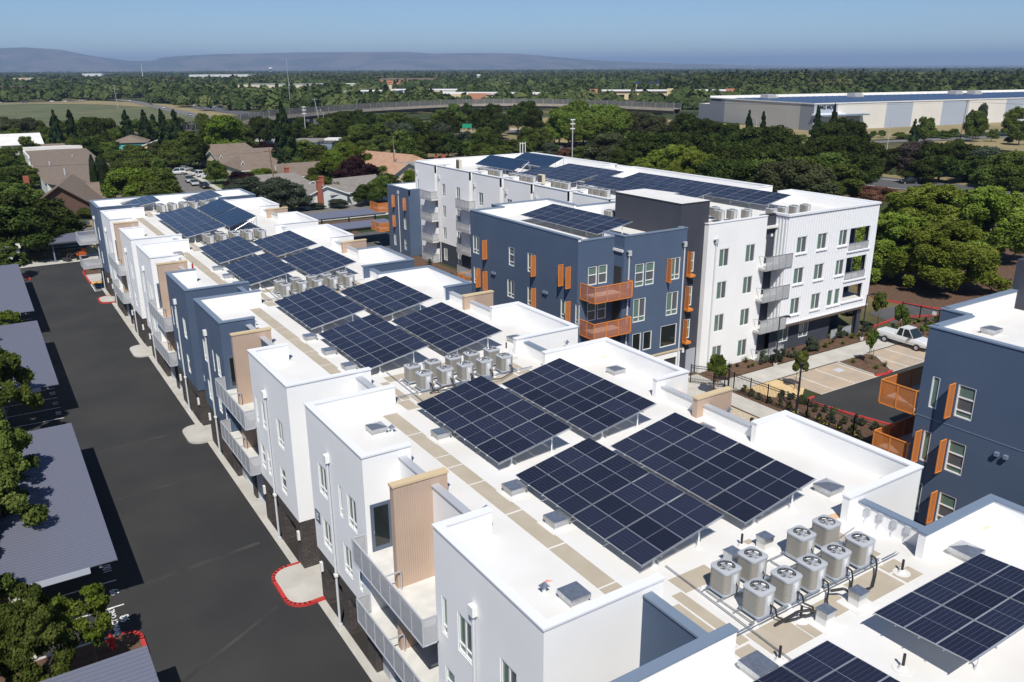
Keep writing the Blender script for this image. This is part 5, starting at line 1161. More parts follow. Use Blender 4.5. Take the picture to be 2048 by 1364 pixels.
# ---- hills on the horizon
mat('hill', (0.15, 0.12, 0.10), 1.0, noise=0.0016, col2=(0.07, 0.075, 0.05), detail=14, cs=(.44, .56))
hm = MB(); D0, D1 = 13000, 15500
prof = [(-300, 125), (-100, 112), (0, 106), (60, 104), (130, 107), (190, 117), (260, 125), (310, 125), (330, 119), (370, 116), (430, 113), (520, 111), (600, 109), (700, 108), (820, 107), (870, 110), (960, 109), (1040, 110), (1110, 116), (1180, 122), (1300, 127), (1450, 131), (1600, 134), (1900, 138), (2300, 139)]
cols = 240; rows = 12; V0 = []
rr = random.Random(3)
ph = [(rr.uniform(.02, .12), rr.uniform(0, 6.3), rr.uniform(.2, 1)) for _ in range(14)]
for i in range(cols + 1):
    px = -300 + 2600 * i / cols
    for a, c in zip(prof, prof[1:]):
        if a[0] <= px <= c[0]: py = a[1] + (c[1] - a[1]) * (px - a[0]) / (c[0] - a[0]); break
    el = math.atan((137.5 + (px - 1024) * -.0046 - py) / 1740); az = _yaw + math.atan((px - 1024) / 1740)
    for j in range(rows + 1):
        t = j / rows; D = D0 + (D1 - D0) * t
        top = 27.6 + D1 * math.tan(max(el, .0004)) / math.cos(math.atan((px - 1024) / 1740)) ** 0
        f = t ** 1.1; rid = sum(A * math.sin(w * (i * 1.0 + 6 * math.sin(j * .5)) * 6 + p) for w, p, A in ph) * .05
        z = -20 + (top + 20) * f + (top * 1.1 * rid * math.sin(math.pi * t) * 1.2)
        V0.append((D * math.sin(az), D * math.cos(az), z))
hf = [(i * (rows + 1) + j, (i + 1) * (rows + 1) + j, (i + 1) * (rows + 1) + j + 1, i * (rows + 1) + j + 1) for i in range(cols) for j in range(rows)]
me = bpy.data.meshes.new('hills'); me.from_pydata(V0, [], hf); me.materials.append(MATS['hill']); ho_ = bpy.data.objects.new('hills', me); COL.objects.link(ho_); tag(ho_, kind='structure')
TREES = [(26.0, 323.7, 15, 7, 'C', 'fieldbelt', ''),
(32.8, 345.6, 14, 8, 'C', 'fieldbelt', ''),
(38.9, 341.8, 12, 10, 'D', 'fieldbelt', ''),
(42.2, 330.9, 12, 11, 'D', 'fieldbelt', ''),
(48.6, 328.4, 14, 8, 'C', 'fieldbelt', ''),
(54.7, 328.4, 14, 7, 'C', 'fieldbelt', ''),
(15.0, 403.0, 10, 11, 'O', 'fieldbelt', ''),
(18.9, 404.4, 9, 10, 'O', 'fieldbelt', ''),
(21.4, 388.9, 10, 11, 'O', 'fieldbelt', ''),
(25.3, 390.6, 9, 9, 'M', 'fieldbelt', ''),
(33.6, 393.2, 9, 9, 'M', 'fieldbelt', ''),
(36.2, 360.2, 10, 9, 'M', 'fieldbelt', ''),
(45.1, 329.1, 9, 8, 'M', 'fieldbelt', ''),
(56.9, 366.5, 9, 9, 'M', 'fieldbelt', ''),
(25.2, 363.5, 8, 8, 'M', 'fieldbelt', ''),
(12.8, 357.2, 7, 9, 'M', 'fieldbelt', ''),
(56.9, 342.1, 9, 9, 'D', 'fieldbelt', ''),
(16.0, 375.2, 7, 9, 'M', 'fieldbelt', ''),
(22.2, 368.1, 6, 8, 'M', 'fieldbelt', ''),
(28.2, 345.8, 7, 8, 'M', 'fieldbelt', ''),
(15.8, 309.1, 8, 7, 'M', 'houses', 'leafy tree rising between the pale-roofed houses at far left'),
(11.8, 277.5, 5, 7, 'M', 'houses', 'bushy tree beside the white parapet of the long brown roof'),
(29.4, 329.1, 6, 8, 'M', 'houses', ''),
(29.5, 305.0, 7, 8, 'M', 'houses', ''),
(32.3, 293.1, 7, 9, 'D', 'houses', ''),
(35.9, 302.3, 8, 9, 'M', 'houses', ''),
(29.4, 282.9, 9, 9, 'D', 'houses', ''),
(36.5, 285.4, 7, 9, 'M', 'houses', ''),
(35.7, 288.3, 9, 9, 'D', 'houses', ''),
(32.5, 247.7, 7, 10, 'M', 'houses', ''),
(35.0, 226.2, 8, 10, 'D', 'houses', ''),
(26.3, 183.4, 9, 12, 'B', 'houses', 'large bright green tree left of the cul-de-sac road'),
(30.8, 223.2, 7, 8, 'M', 'houses', ''),
(32.5, 205.7, 7, 9, 'M', 'houses', ''),
(29.3, 185.0, 7, 8, 'M', 'houses', ''),
(43.7, 295.8, 5, 6, 'M', 'houses', ''),
(22.2, 204.1, 10, 1.7, 'Y', 'houses', 'leftmost of four slim dark cypresses beside the long brown roof'),
(23.6, 207.2, 9, 1.5, 'Y', 'houses', 'second slim dark cypress from the left beside the long brown roof'),
(22.9, 193.7, 11, 1.9, 'Y', 'houses', 'third slim dark cypress from the left, tallest of the four'),
(24.0, 198.3, 9.5, 1.7, 'Y', 'houses', 'rightmost of four slim dark cypresses beside the long brown roof'),
(17.0, 230.9, 4, 6, 'G', 'houses', 'grey-green bush between the brown roof and the gabled house'),
(8.2, 269.9, 8, 9, 'M', 'houses', ''),
(7.7, 245.6, 7, 9, 'D', 'houses', ''),
(9.0, 236.0, 6, 10, 'M', 'houses', ''),
(11.7, 237.0, 5, 8, 'M', 'houses', ''),
(5.9, 214.6, 7, 10, 'D', 'houses', ''),
(6.2, 193.1, 7, 10, 'M', 'houses', ''),
(4.3, 147.9, 10, 13, 'D', 'lotedge', 'broad dark spreading tree at the left edge beyond the fenced yard'),
(7.0, 152.0, 8, 13, 'D', 'lotedge', 'broad dark spreading tree in front of the gabled brown house'),
(8.8, 153.4, 8, 12, 'D', 'lotedge', ''),
(2.9, 144.4, 9, 12, 'D', 'lotedge', ''),
(5.5, 150.5, 8, 10, 'D', 'lotedge', ''),
(10.4, 169.9, 4, 6, 'O', 'lotedge', ''),
(13.9, 181.0, 2, 3, 'M', 'lotedge', ''),
(17.6, 181.5, 2.2, 5, 'M', 'lotedge', ''),
(54.7, 328.3, 14, 7, 'C', 'fieldbelt', ''),
(66.8, 379.9, 10, 8, 'C', 'fieldbelt', ''),
(51.1, 276.6, 16, 8, 'C', 'fieldbelt', ''),
(58.9, 297.7, 15, 8, 'C', 'fieldbelt', ''),
(61.5, 379.8, 9, 8, 'M', 'fieldbelt', ''),
(68.3, 361.7, 9, 9, 'M', 'fieldbelt', ''),
(62.5, 366.1, 9, 9, 'M', 'fieldbelt', ''),
(71.6, 355.6, 10, 8, 'D', 'fieldbelt', ''),
(70.5, 279.0, 14, 15, 'B', 'bridge', ''),
(68.1, 288.3, 13, 12, 'M', 'bridge', ''),
(77.6, 293.2, 12, 12, 'M', 'bridge', ''),
(89.2, 307.3, 12, 10, 'D', 'bridge', ''),
(70.4, 288.6, 8, 10, 'B', 'bridge', ''),
(75.0, 292.9, 9, 11, 'L', 'bridge', ''),
(78.1, 289.7, 10, 10, 'M', 'bridge', ''),
(80.0, 290.5, 7, 7, 'B', 'bridge', ''),
(81.5, 290.4, 5, 6, 'M', 'bridge', ''),
(94.5, 314.7, 11, 9, 'D', 'bridge', ''),
(77.8, 342.4, 12, 8, 'M', 'bridge', ''),
(79.7, 269.3, 6, 7, 'P', 'houses', 'small dark purple tree behind the brown rooftops'),
(54.4, 259.1, 11, 10, 'M', 'houses', 'tall leafy tree standing over the cul-de-sac cars'),
(56.2, 256.5, 9, 9, 'D', 'houses', 'dark green street tree beside the tall one over the cul-de-sac'),
(51.1, 266.1, 8, 8, 'M', 'houses', ''),
(51.0, 258.6, 6, 8, 'M', 'houses', ''),
(48.3, 276.8, 7, 7, 'O', 'houses', 'brownish tree in front of the cream gabled house'),
(51.4, 218.9, 6, 6, 'M', 'houses', 'round street tree in front of the white parked cars'),
(53.3, 204.6, 4.5, 6, 'P', 'houses', 'purple-leaved shrub left of the silver-green bush'),
(55.1, 199.8, 4.5, 6, 'P', 'houses', 'purple-leaved shrub at the end of the brown roofs'),
(50.8, 189.3, 5, 9, 'G', 'houses', ''),
(47.3, 186.0, 4, 6, 'G', 'houses', ''),
(57.2, 202.1, 5, 6, 'B', 'houses', ''),
(59.6, 202.3, 5, 6, 'B', 'houses', 'bright green round shrub left of the leaning wooden pole'),
(39.6, 253.0, 8, 10, 'M', 'houses', ''),
(35.3, 232.6, 8, 9, 'D', 'houses', ''),
(37.7, 230.9, 8, 9, 'M', 'houses', ''),
(38.2, 224.9, 7, 9, 'M', 'houses', ''),
(32.0, 204.8, 9, 9, 'M', 'houses', ''),
(29.0, 193.0, 8, 8, 'B', 'houses', ''),
(28.3, 181.0, 8, 9, 'B', 'houses', ''),
(32.5, 190.6, 8, 8, 'M', 'houses', ''),
(34.0, 194.2, 6, 7, 'M', 'houses', ''),
(36.0, 199.9, 4, 6, 'M', 'houses', ''),
(29.7, 178.4, 7, 8, 'M', 'houses', ''),
(38.6, 215.1, 5, 6, 'M', 'houses', ''),
(37.3, 200.7, 3, 5, 'M', 'houses', ''),
(32.9, 191.6, 4, 7, 'B', 'houses', ''),
(72.2, 225.5, 19, 9, 'C', 'bridge', 'tall dark conifer standing in front of the overpass'),
(122.0, 316.7, 12, 12, 'D', 'bridge', ''),
(130.7, 326.5, 12, 11, 'D', 'bridge', ''),
(139.7, 337.3, 12, 12, 'D', 'bridge', ''),
(140.6, 328.6, 11, 11, 'D', 'bridge', ''),
(117.6, 297.5, 10, 10, 'D', 'bridge', ''),
(115.6, 309.4, 11, 9, 'M', 'bridge', ''),
(120.0, 286.9, 9, 10, 'M', 'bridge', ''),
(115.1, 269.1, 9, 9, 'D', 'bridge', ''),
(109.8, 267.1, 8, 9, 'M', 'bridge', ''),
(125.4, 282.8, 9, 9, 'M', 'bridge', ''),
(136.9, 298.3, 9, 8, 'G', 'bridge', ''),
(132.6, 294.2, 7, 8, 'G', 'bridge', ''),
(124.0, 259.2, 11, 8, 'G', 'bridge', ''),
(112.7, 238.1, 10, 9, 'M', 'bridge', ''),
(131.1, 266.9, 12, 12, 'D', 'bridge', ''),
(110.0, 318.6, 6, 7, 'B', 'bridge', 'small bright tree just left of the concrete bridge pier'),
(123.4, 345.1, 6, 8, 'M', 'bridge', ''),
(114.2, 258.8, 7, 7, 'M', 'bridge', ''),
(121.8, 265.4, 6, 6, 'M', 'bridge', ''),
(118.0, 243.7, 6, 8, 'M', 'bridge', ''),
(114.7, 232.7, 4, 7, 'M', 'bridge', ''),
(118.8, 347.1, 9, 9, 'D', 'bridge', ''),
(104.9, 312.5, 8, 8, 'D', 'bridge', ''),
(166.4, 361.2, 9, 12, 'M', 'bridge', ''),
(158.6, 358.0, 9, 10, 'M', 'bridge', ''),
(157.8, 332.7, 10, 11, 'M', 'bridge', ''),
(131.0, 259.5, 11, 12, 'D', 'bridge', ''),
(78.4, 230.0, 9, 13, 'M', 'houses', 'big rounded green tree in front of the flat-roofed blue house'),
(73.2, 226.2, 8, 9, 'M', 'houses', ''),
(81.1, 226.7, 8, 9, 'M', 'houses', ''),
(88.2, 222.9, 9, 10, 'B', 'houses', 'large yellow-green tree left of the dark purple one'),
(88.6, 215.0, 8, 8, 'B', 'houses', ''),
(81.9, 216.1, 7, 8, 'B', 'houses', ''),
(72.3, 195.0, 7, 8, 'B', 'houses', ''),
(70.5, 197.2, 5, 6, 'M', 'houses', ''),
(77.8, 203.1, 5, 6, 'B', 'houses', ''),
(85.2, 233.1, 6, 7, 'M', 'houses', ''),
(73.2, 179.0, 9, 9, 'P', 'houses', 'large dark purple-leaved tree in front of the orange-tiled roof'),
(75.2, 178.0, 7, 8, 'P', 'houses', 'lower right dark purple tree beside the garden fence'),
(73.6, 186.2, 6, 7, 'P', 'houses', 'lower left dark purple tree above the grey roof'),
(50.7, 164.9, 7.5, 9, 'G', 'houses', 'grey-green olive-like tree behind the wooden utility pole'),
(53.6, 166.6, 6, 8, 'G', 'houses', 'lower grey-green tree right of the wooden utility pole'),
(63.6, 172.4, 5.5, 7, 'M', 'houses', 'thin leafy tree in front of the brick-chimney house'),
(61.8, 171.7, 4, 5, 'M', 'houses', ''),
(69.0, 164.3, 4.6, 6, 'D', 'houses', 'dense dark green bush right of the brown fence'),
(57.3, 168.5, 2.2, 6, 'D', 'houses', 'round dark green bush beside the back street'),
(60.0, 170.8, 1.6, 2.4, 'W', 'houses', 'small yellow flowering bush by the brick chimney'),
(62.9, 164.9, 2.0, 5, 'G', 'houses', 'low grey-green shrub at the foot of the brown fence'),
(58.7, 165.9, 1.4, 4, 'G', 'houses', ''),
(84.9, 191.4, 5, 5, 'M', 'houses', ''),
(73.4, 165.7, 6, 7, 'M', 'houses', ''),
(72.4, 166.2, 5, 6, 'M', 'houses', ''),
(79.9, 176.7, 5, 6, 'D', 'houses', ''),
(87.0, 179.5, 5, 5, 'B', 'houses', 'bright green bush against the far white tower'),
(66.7, 209.7, 3.5, 3.5, 'K', 'houses', 'small palm-like shrub in front of the brown roof'),
(157.9, 384.5, 8, 8, 'D', 'houses', ''),
(93.4, 205.3, 3, 3, 'D', 'houses', ''),
(135.4, 262.4, 11, 10, 'D', 'freewaybelt', ''),
(128.0, 239.4, 12, 9, 'G', 'freewaybelt', ''),
(123.9, 237.0, 9, 9, 'D', 'freewaybelt', ''),
(127.1, 234.6, 9, 9, 'D', 'freewaybelt', ''),
(122.3, 240.0, 8, 8, 'M', 'freewaybelt', ''),
(165.3, 311.4, 12, 9, 'M', 'freewaybelt', ''),
(199.2, 361.2, 12, 10, 'M', 'freewaybelt', ''),
(166.9, 306.0, 11, 10, 'D', 'freewaybelt', ''),
(210.4, 367.5, 12, 8, 'D', 'freewaybelt', ''),
(186.2, 332.4, 9, 10, 'M', 'freewaybelt', ''),
(182.4, 308.9, 12, 11, 'D', 'freewaybelt', ''),
(189.4, 308.6, 14, 12, 'D', 'freewaybelt', ''),
(183.2, 293.2, 11, 10, 'D', 'freewaybelt', ''),
(203.1, 310.7, 13, 12, 'D', 'freewaybelt', ''),
(215.9, 323.0, 14, 14, 'D', 'freewaybelt', 'large very dark oak-like tree just below the overpass'),
(201.0, 294.1, 12, 12, 'D', 'freewaybelt', ''),
(176.7, 291.6, 9, 10, 'D', 'freewaybelt', ''),
(219.3, 290.3, 15, 15, 'L', 'freewaybelt', ''),
(186.8, 257.3, 14, 12, 'L', 'freewaybelt', ''),
(187.1, 260.7, 10, 10, 'L', 'freewaybelt', ''),
(188.5, 253.6, 12, 12, 'L', 'freewaybelt', ''),
(197.2, 256.0, 12, 12, 'L', 'freewaybelt', ''),
(214.9, 268.4, 14, 14, 'L', 'freewaybelt', ''),
(206.0, 250.7, 13, 12, 'L', 'freewaybelt', ''),
(194.7, 246.9, 10, 12, 'L', 'freewaybelt', ''),
(184.7, 246.5, 9, 8, 'L', 'freewaybelt', ''),
(213.4, 255.1, 13, 14, 'L', 'freewaybelt', ''),
(148.3, 247.4, 9, 10, 'M', 'freewaybelt', ''),
(141.9, 230.7, 8, 9, 'D', 'freewaybelt', ''),
(140.0, 237.3, 8, 9, 'D', 'freewaybelt', ''),
(138.4, 244.0, 8, 8, 'G', 'freewaybelt', ''),
(134.0, 234.5, 6, 7, 'M', 'freewaybelt', ''),
(168.5, 251.5, 8, 8, 'M', 'freewaybelt', ''),
(139.6, 223.1, 5, 7, 'M', 'freewaybelt', ''),
(147.4, 229.5, 6, 8, 'M', 'freewaybelt', ''),
(152.6, 230.6, 6, 8, 'M', 'freewaybelt', ''),
(160.2, 234.4, 7, 8, 'M', 'freewaybelt', ''),
(169.5, 244.4, 8, 8, 'M', 'freewaybelt', ''),
(158.1, 223.0, 5, 6, 'G', 'freewaybelt', ''),
(160.2, 222.6, 4, 5, 'M', 'freewaybelt', ''),
(163.5, 221.2, 3, 7, 'K', 'freewaybelt', ''),
(162.0, 214.0, 3, 6, 'K', 'freewaybelt', ''),
(159.8, 218.2, 2.5, 5, 'K', 'freewaybelt', ''),
(157.5, 206.0, 5, 8, 'M', 'freewaybelt', ''),
(160.4, 204.0, 5, 9, 'M', 'freewaybelt', ''),
(159.8, 198.2, 8, 10, 'O', 'freewaybelt', ''),
(165.6, 201.2, 9, 12, 'O', 'freewaybelt', ''),
(164.7, 205.0, 5, 8, 'M', 'freewaybelt', ''),
(132.0, 222.6, 6, 8, 'M', 'freewaybelt', ''),
(133.4, 219.3, 5, 7, 'M', 'freewaybelt', ''),
(199.2, 243.7, 15, 14, 'L', 'freewaybelt', ''),
(186.2, 230.5, 12, 12, 'L', 'freewaybelt', ''),
(208.9, 248.8, 12, 11, 'L', 'freewaybelt', ''),
(217.9, 251.7, 12, 12, 'O', 'freewaybelt', ''),
(211.4, 237.2, 12, 12, 'O', 'freewaybelt', ''),
(209.0, 228.4, 11, 11, 'O', 'freewaybelt', ''),
(359.6, 390.1, 7, 7, 'M', 'freewaybelt', ''),
(345.0, 377.6, 6, 6, 'D', 'freewaybelt', ''),
(213.4, 218.8, 13, 12, 'D', 'freewaybelt', ''),
(210.8, 211.5, 12, 12, 'D', 'freewaybelt', ''),
(204.9, 200.5, 12, 12, 'D', 'freewaybelt', ''),
(207.9, 198.8, 11, 8, 'D', 'freewaybelt', ''),
(209.9, 197.8, 10, 8, 'D', 'freewaybelt', ''),
(207.9, 192.0, 11, 8, 'D', 'freewaybelt', ''),
(203.7, 181.5, 15, 5, 'C', 'freewaybelt', 'left one of two slim conifers against the warehouse wall'),
(199.9, 172.6, 15, 5, 'C', 'freewaybelt', 'right one of two slim conifers against the warehouse wall'),
(194.2, 171.7, 11, 14, 'D', 'freewaybelt', ''),
(197.1, 169.6, 11, 14, 'D', 'freewaybelt', ''),
(196.6, 164.5, 12, 14, 'D', 'freewaybelt', ''),
(191.1, 156.4, 10, 12, 'D', 'freewaybelt', ''),
(170.2, 163.9, 11, 13, 'D', 'freewaybelt', ''),
(162.3, 160.6, 11, 12, 'D', 'freewaybelt', ''),
(157.3, 178.3, 11, 13, 'D', 'freewaybelt', ''),
(160.9, 175.6, 11, 14, 'D', 'freewaybelt', ''),
(164.0, 173.3, 11, 14, 'D', 'freewaybelt', ''),
(166.7, 171.3, 11, 12, 'D', 'freewaybelt', ''),
(164.4, 197.9, 9, 13, 'O', 'freewaybelt', ''),
(159.6, 196.3, 9, 12, 'O', 'freewaybelt', ''),
(145.1, 168.3, 10, 12, 'D', 'freewaybelt', ''),
(148.0, 165.6, 9, 12, 'D', 'freewaybelt', ''),
(145.3, 135.0, 11, 13, 'D', 'freewaybelt', ''),
(154.0, 138.9, 11, 13, 'D', 'freewaybelt', ''),
(150.0, 131.6, 11, 14, 'D', 'freewaybelt', ''),
(154.9, 131.4, 11, 14, 'D', 'freewaybelt', ''),
(138.3, 128.1, 9, 12, 'D', 'freewaybelt', ''),
(141.0, 126.2, 9, 12, 'D', 'freewaybelt', ''),
(144.6, 123.7, 9, 12, 'M', 'freewaybelt', ''),
(140.7, 116.3, 9, 12, 'O', 'freewaybelt', ''),
(141.5, 113.7, 10, 12, 'O', 'freewaybelt', ''),
(136.5, 129.4, 9, 12, 'D', 'freewaybelt', ''),
(147.0, 115.0, 10, 12, 'M', 'freewaybelt', ''),
(136.9, 141.0, 11, 15, 'F', 'freewaybelt', 'pale feathery tree left of centre behind the long white parapet'),
(140.0, 150.3, 9, 14, 'F', 'freewaybelt', ''),
(135.4, 134.2, 10, 14, 'F', 'freewaybelt', ''),
(137.2, 153.2, 7, 10, 'F', 'freewaybelt', ''),
(140.9, 135.7, 8, 10, 'F', 'freewaybelt', ''),
(139.4, 164.3, 8, 10, 'D', 'freewaybelt', ''),
(143.6, 174.7, 7, 9, 'O', 'freewaybelt', ''),
(261.5, 212.2, 4, 5, 'L', 'freewaybelt', ''),
(260.8, 206.4, 4, 5, 'L', 'freewaybelt', ''),
(224.6, 172.6, 16, 6, 'C', 'warehouse', 'left one of two tall conifers in front of the warehouse lettering'),
(235.5, 174.5, 16, 5, 'C', 'warehouse', 'right one of two tall conifers in front of the warehouse lettering'),
(233.0, 168.1, 13, 12, 'D', 'warehouse', ''),
(221.9, 164.6, 12, 12, 'D', 'warehouse', ''),
(227.3, 160.5, 12, 11, 'D', 'warehouse', ''),
(192.1, 140.6, 11, 14, 'D', 'warehouse', ''),
(188.8, 133.5, 11, 14, 'D', 'warehouse', ''),
(181.9, 138.5, 11, 13, 'D', 'warehouse', ''),
(190.3, 130.5, 10, 11, 'D', 'warehouse', ''),
(210.6, 141.6, 8, 7, 'D', 'warehouse', ''),
(177.1, 138.3, 9, 12, 'D', 'warehouse', ''),
(167.2, 123.4, 9, 13, 'M', 'warehouse', ''),
(157.1, 112.5, 8, 11, 'M', 'warehouse', ''),
(143.8, 110.4, 9, 12, 'O', 'warehouse', ''),
(148.8, 117.8, 9, 12, 'D', 'warehouse', ''),
(171.2, 120.5, 9, 12, 'D', 'warehouse', ''),
(168.7, 115.8, 9, 9, 'D', 'warehouse', ''),
(147.8, 117.2, 6, 9, 'O', 'warehouse', ''),
(150.8, 112.6, 6, 9, 'M', 'warehouse', ''),
(158.1, 112.8, 5, 8, 'M', 'warehouse', ''),
(281.0, 174.9, 10, 4.5, 'C', 'warehouse', 'small drooping conifer between two leafy trees before the warehouse'),
(290.4, 176.2, 11, 8, 'M', 'warehouse', 'rounded tree with a brown base right of the small conifer'),
(323.3, 177.0, 12, 10, 'M', 'warehouse', 'leafy tree in front of the right part of the warehouse'),
(337.0, 182.3, 14, 5, 'G', 'warehouse', 'slender tall pale-stemmed tree against the warehouse wall'),
(342.3, 189.7, 11, 4, 'G', 'warehouse', ''),
(364.0, 182.2, 12, 11, 'L', 'warehouse', 'light green tree at the right edge before the warehouse'),
(360.7, 183.4, 8, 7, 'L', 'warehouse', ''),
(330.2, 173.4, 5, 4.5, 'M', 'warehouse', ''),
(323.8, 160.0, 9, 8, 'M', 'warehouse', ''),
(215.8, 131.9, 9, 12, 'R', 'warehouse', 'purplish grey bare-looking tree right of the street lamp'),
(211.3, 132.2, 8, 10, 'R', 'warehouse', ''),
(209.6, 134.9, 7, 9, 'D', 'warehouse', ''),
(212.6, 125.1, 9, 12, 'D', 'warehouse', ''),
(218.8, 125.1, 9, 12, 'D', 'warehouse', ''),
(218.5, 120.9, 9, 11, 'D', 'warehouse', ''),
(201.9, 117.5, 7, 12, 'D', 'warehouse', ''),
(198.1, 118.9, 6, 10, 'D', 'warehouse', ''),
(213.1, 112.4, 9, 10, 'G', 'warehouse', ''),
(203.2, 103.9, 8, 10, 'M', 'warehouse', ''),
(200.1, 99.9, 9, 11, 'M', 'warehouse', ''),
(204.8, 99.9, 9, 11, 'L', 'warehouse', ''),
(209.1, 112.4, 7, 10, 'D', 'warehouse', ''),
(186.3, 91.8, 8, 10, 'M', 'warehouse', ''),
(191.7, 99.4, 7, 10, 'M', 'warehouse', ''),
(163.0, 111.3, 3.2, 7, 'K', 'warehouse', 'left of two reddish oleander bushes by the freeway'),
(164.4, 108.1, 3.2, 7, 'K', 'warehouse', 'right of two reddish oleander bushes by the freeway'),
(158.7, 106.3, 3, 6, 'K', 'warehouse', ''),
(310.5, 175.0, 2.2, 4, 'M', 'warehouse', ''),
(326.5, 165.1, 2.5, 4, 'M', 'warehouse', ''),
(309.0, 209.6, 3, 3, 'M', 'warehouse', ''),
(314.5, 209.5, 3, 4, 'M', 'warehouse', ''),
(317.8, 204.0, 2.5, 5, 'M', 'warehouse', ''),
(331.6, 196.9, 3, 5, 'M', 'warehouse', ''),
(334.1, 195.0, 3, 4, 'M', 'warehouse', ''),
(339.8, 194.1, 3.5, 5, 'M', 'warehouse', ''),
(314.7, 199.9, 2.2, 6, 'B', 'warehouse', ''),
(328.3, 190.0, 2.2, 5, 'B', 'warehouse', ''),
(123.6, 71.9, 10.5, 17, 'F', 'court', 'huge feathery light green tree shading the driveway behind the right buildings'),
(103.5, 64.8, 9, 13, 'F', 'court', 'front left lobe of feathery trees beside the corrugated end'),
(124.7, 63.8, 11, 16, 'F', 'court', 'feathery light green tree at the right edge of the photo behind the blue building'),
(103.7, 57.6, 9, 14, 'F', 'court', 'feathery tree leaning over the dark bark bed'),
(59.0, 44.3, 3.4, 1.7, 'M', 'near', 'slim staked young tree in the bed at the left end of the parking stalls'),
(70.1, 44.8, 3.2, 1.5, 'M', 'near', 'slim staked young tree on the planted island between the stalls'),
(80.7, 51.3, 3.8, 2.2, 'M', 'near', 'staked young tree near the rolling gate'),
(80.1, 48.2, 3.4, 2.0, 'M', 'near', 'staked reddish-green young tree below the gate'),
(51.3, 47.0, 3.6, 2.4, 'B', 'near', 'bright green young tree beside the courtyard path'),
(1.8, 131.8, 5.5, 5.0, 'M', 'near', 'green tree on the red-kerbed bed at the far end of the drive'),
(0.3, 130.5, 4.5, 4, 'M', 'near', 'smaller tree on the red-kerbed bed at the far end of the drive'),
(0.2, 97.4, 4.2, 4.2, 'B', 'near', 'bright yellow-green young tree between two carports'),
(-2.0, 56.0, 7.2, 5.6, 'M', 'near', 'large leafy tree overhanging the middle carport roof from the left'),
(-3.0, 61.3, 7.5, 5.2, 'M', 'near', 'leafy tree crown at the left edge over the middle carport'),
(-2.9, 50.5, 7.5, 6.5, 'M', 'near', 'left-edge tree beside the middle carport roof'),
(-1.6, 71.0, 8, 5.6, 'M', 'near', 'tree overhanging the left end of the next carport'),
(-1.6, 37.2, 6.4, 3.8, 'M', 'near', 'leafy tree beside the parking stall at bottom left'),
(-4.3, 34.0, 6.5, 4.5, 'M', 'near', 'partly visible tree at the bottom left corner'),
(-3.6, 41.5, 6.5, 4.0, 'M', 'near', 'tree at the left edge above the bottom corner'),
(0.9, 38.9, 4.6, 3.6, 'B', 'near', 'thin bright green young tree on the planter at bottom left'),
(-5.5, 47, 7.5, 6, 'M', 'near', 'left-edge tree between the two bottom carports'),
(-4, 100, 7, 6, 'M', 'near', 'tree casting shade on the far carport roof'),
(-4, 90, 7, 6, 'M', 'near', 'tree left of the far carport')]
# ------------------------------------------------------------------ trees
rng = np.random.default_rng(11)
def leaf_quads(C, Nn, size, jit=.6, asp=1.0):
    """quads centred on C facing roughly along Nn"""
    n = len(C); d = Nn + rng.normal(0, jit, (n, 3)); d /= np.linalg.norm(d, axis=1)[:, None] + 1e-9
    r = rng.normal(0, 1, (n, 3)); u = np.cross(d, r); u /= np.linalg.norm(u, axis=1)[:, None] + 1e-9; v = np.cross(d, u)
    s = (size * rng.uniform(.6, 1.35, n))[:, None]; a = s * asp
    return np.stack([C - u * s - v * a, C + u * s - v * a * .6, C + u * s * .8 + v * a, C - u * s * .7 + v * a * .8], 1)
def np_mesh(name, quads, cores, m):
    V = [quads.reshape(-1, 3)]; F = [np.arange(len(quads) * 4).reshape(-1, 4)]; o = len(quads) * 4
    for cv, cf in cores: V.append(cv); F.append(cf + o); o += len(cv)
    V = np.concatenate(V); F = np.concatenate(F); me = bpy.data.meshes.new(name)
    me.vertices.add(len(V)); me.vertices.foreach_set('co', V.astype('f4').ravel()); me.loops.add(F.size); me.loops.foreach_set('vertex_index', F.ravel().astype('i4'))
    me.polygons.add(len(F)); me.polygons.foreach_set('loop_start', np.arange(0, F.size, 4, dtype='i4')); me.polygons.foreach_set('loop_total', np.full(len(F), 4, dtype='i4')); me.materials.append(MATS[m]); me.update(); me.validate(); return me
def core_sphere(c, r, n=7, k=5):
    th = np.linspace(0, 2 * np.pi, n, endpoint=False); ph = np.linspace(.25, np.pi - .25, k); P = []
    for p in ph:
        for t in th: P.append((np.sin(p) * np.cos(t), np.sin(p) * np.sin(t), np.cos(p)))
    P = np.array(P) * np.array(r) * rng.uniform(.85, 1.1, (len(P), 1)) + c; F = [[i * n + j, i * n + (j + 1) % n, (i + 1) * n + (j + 1) % n, (i + 1) * n + j] for i in range(k - 1) for j in range(n)]
    return P, np.array(F)
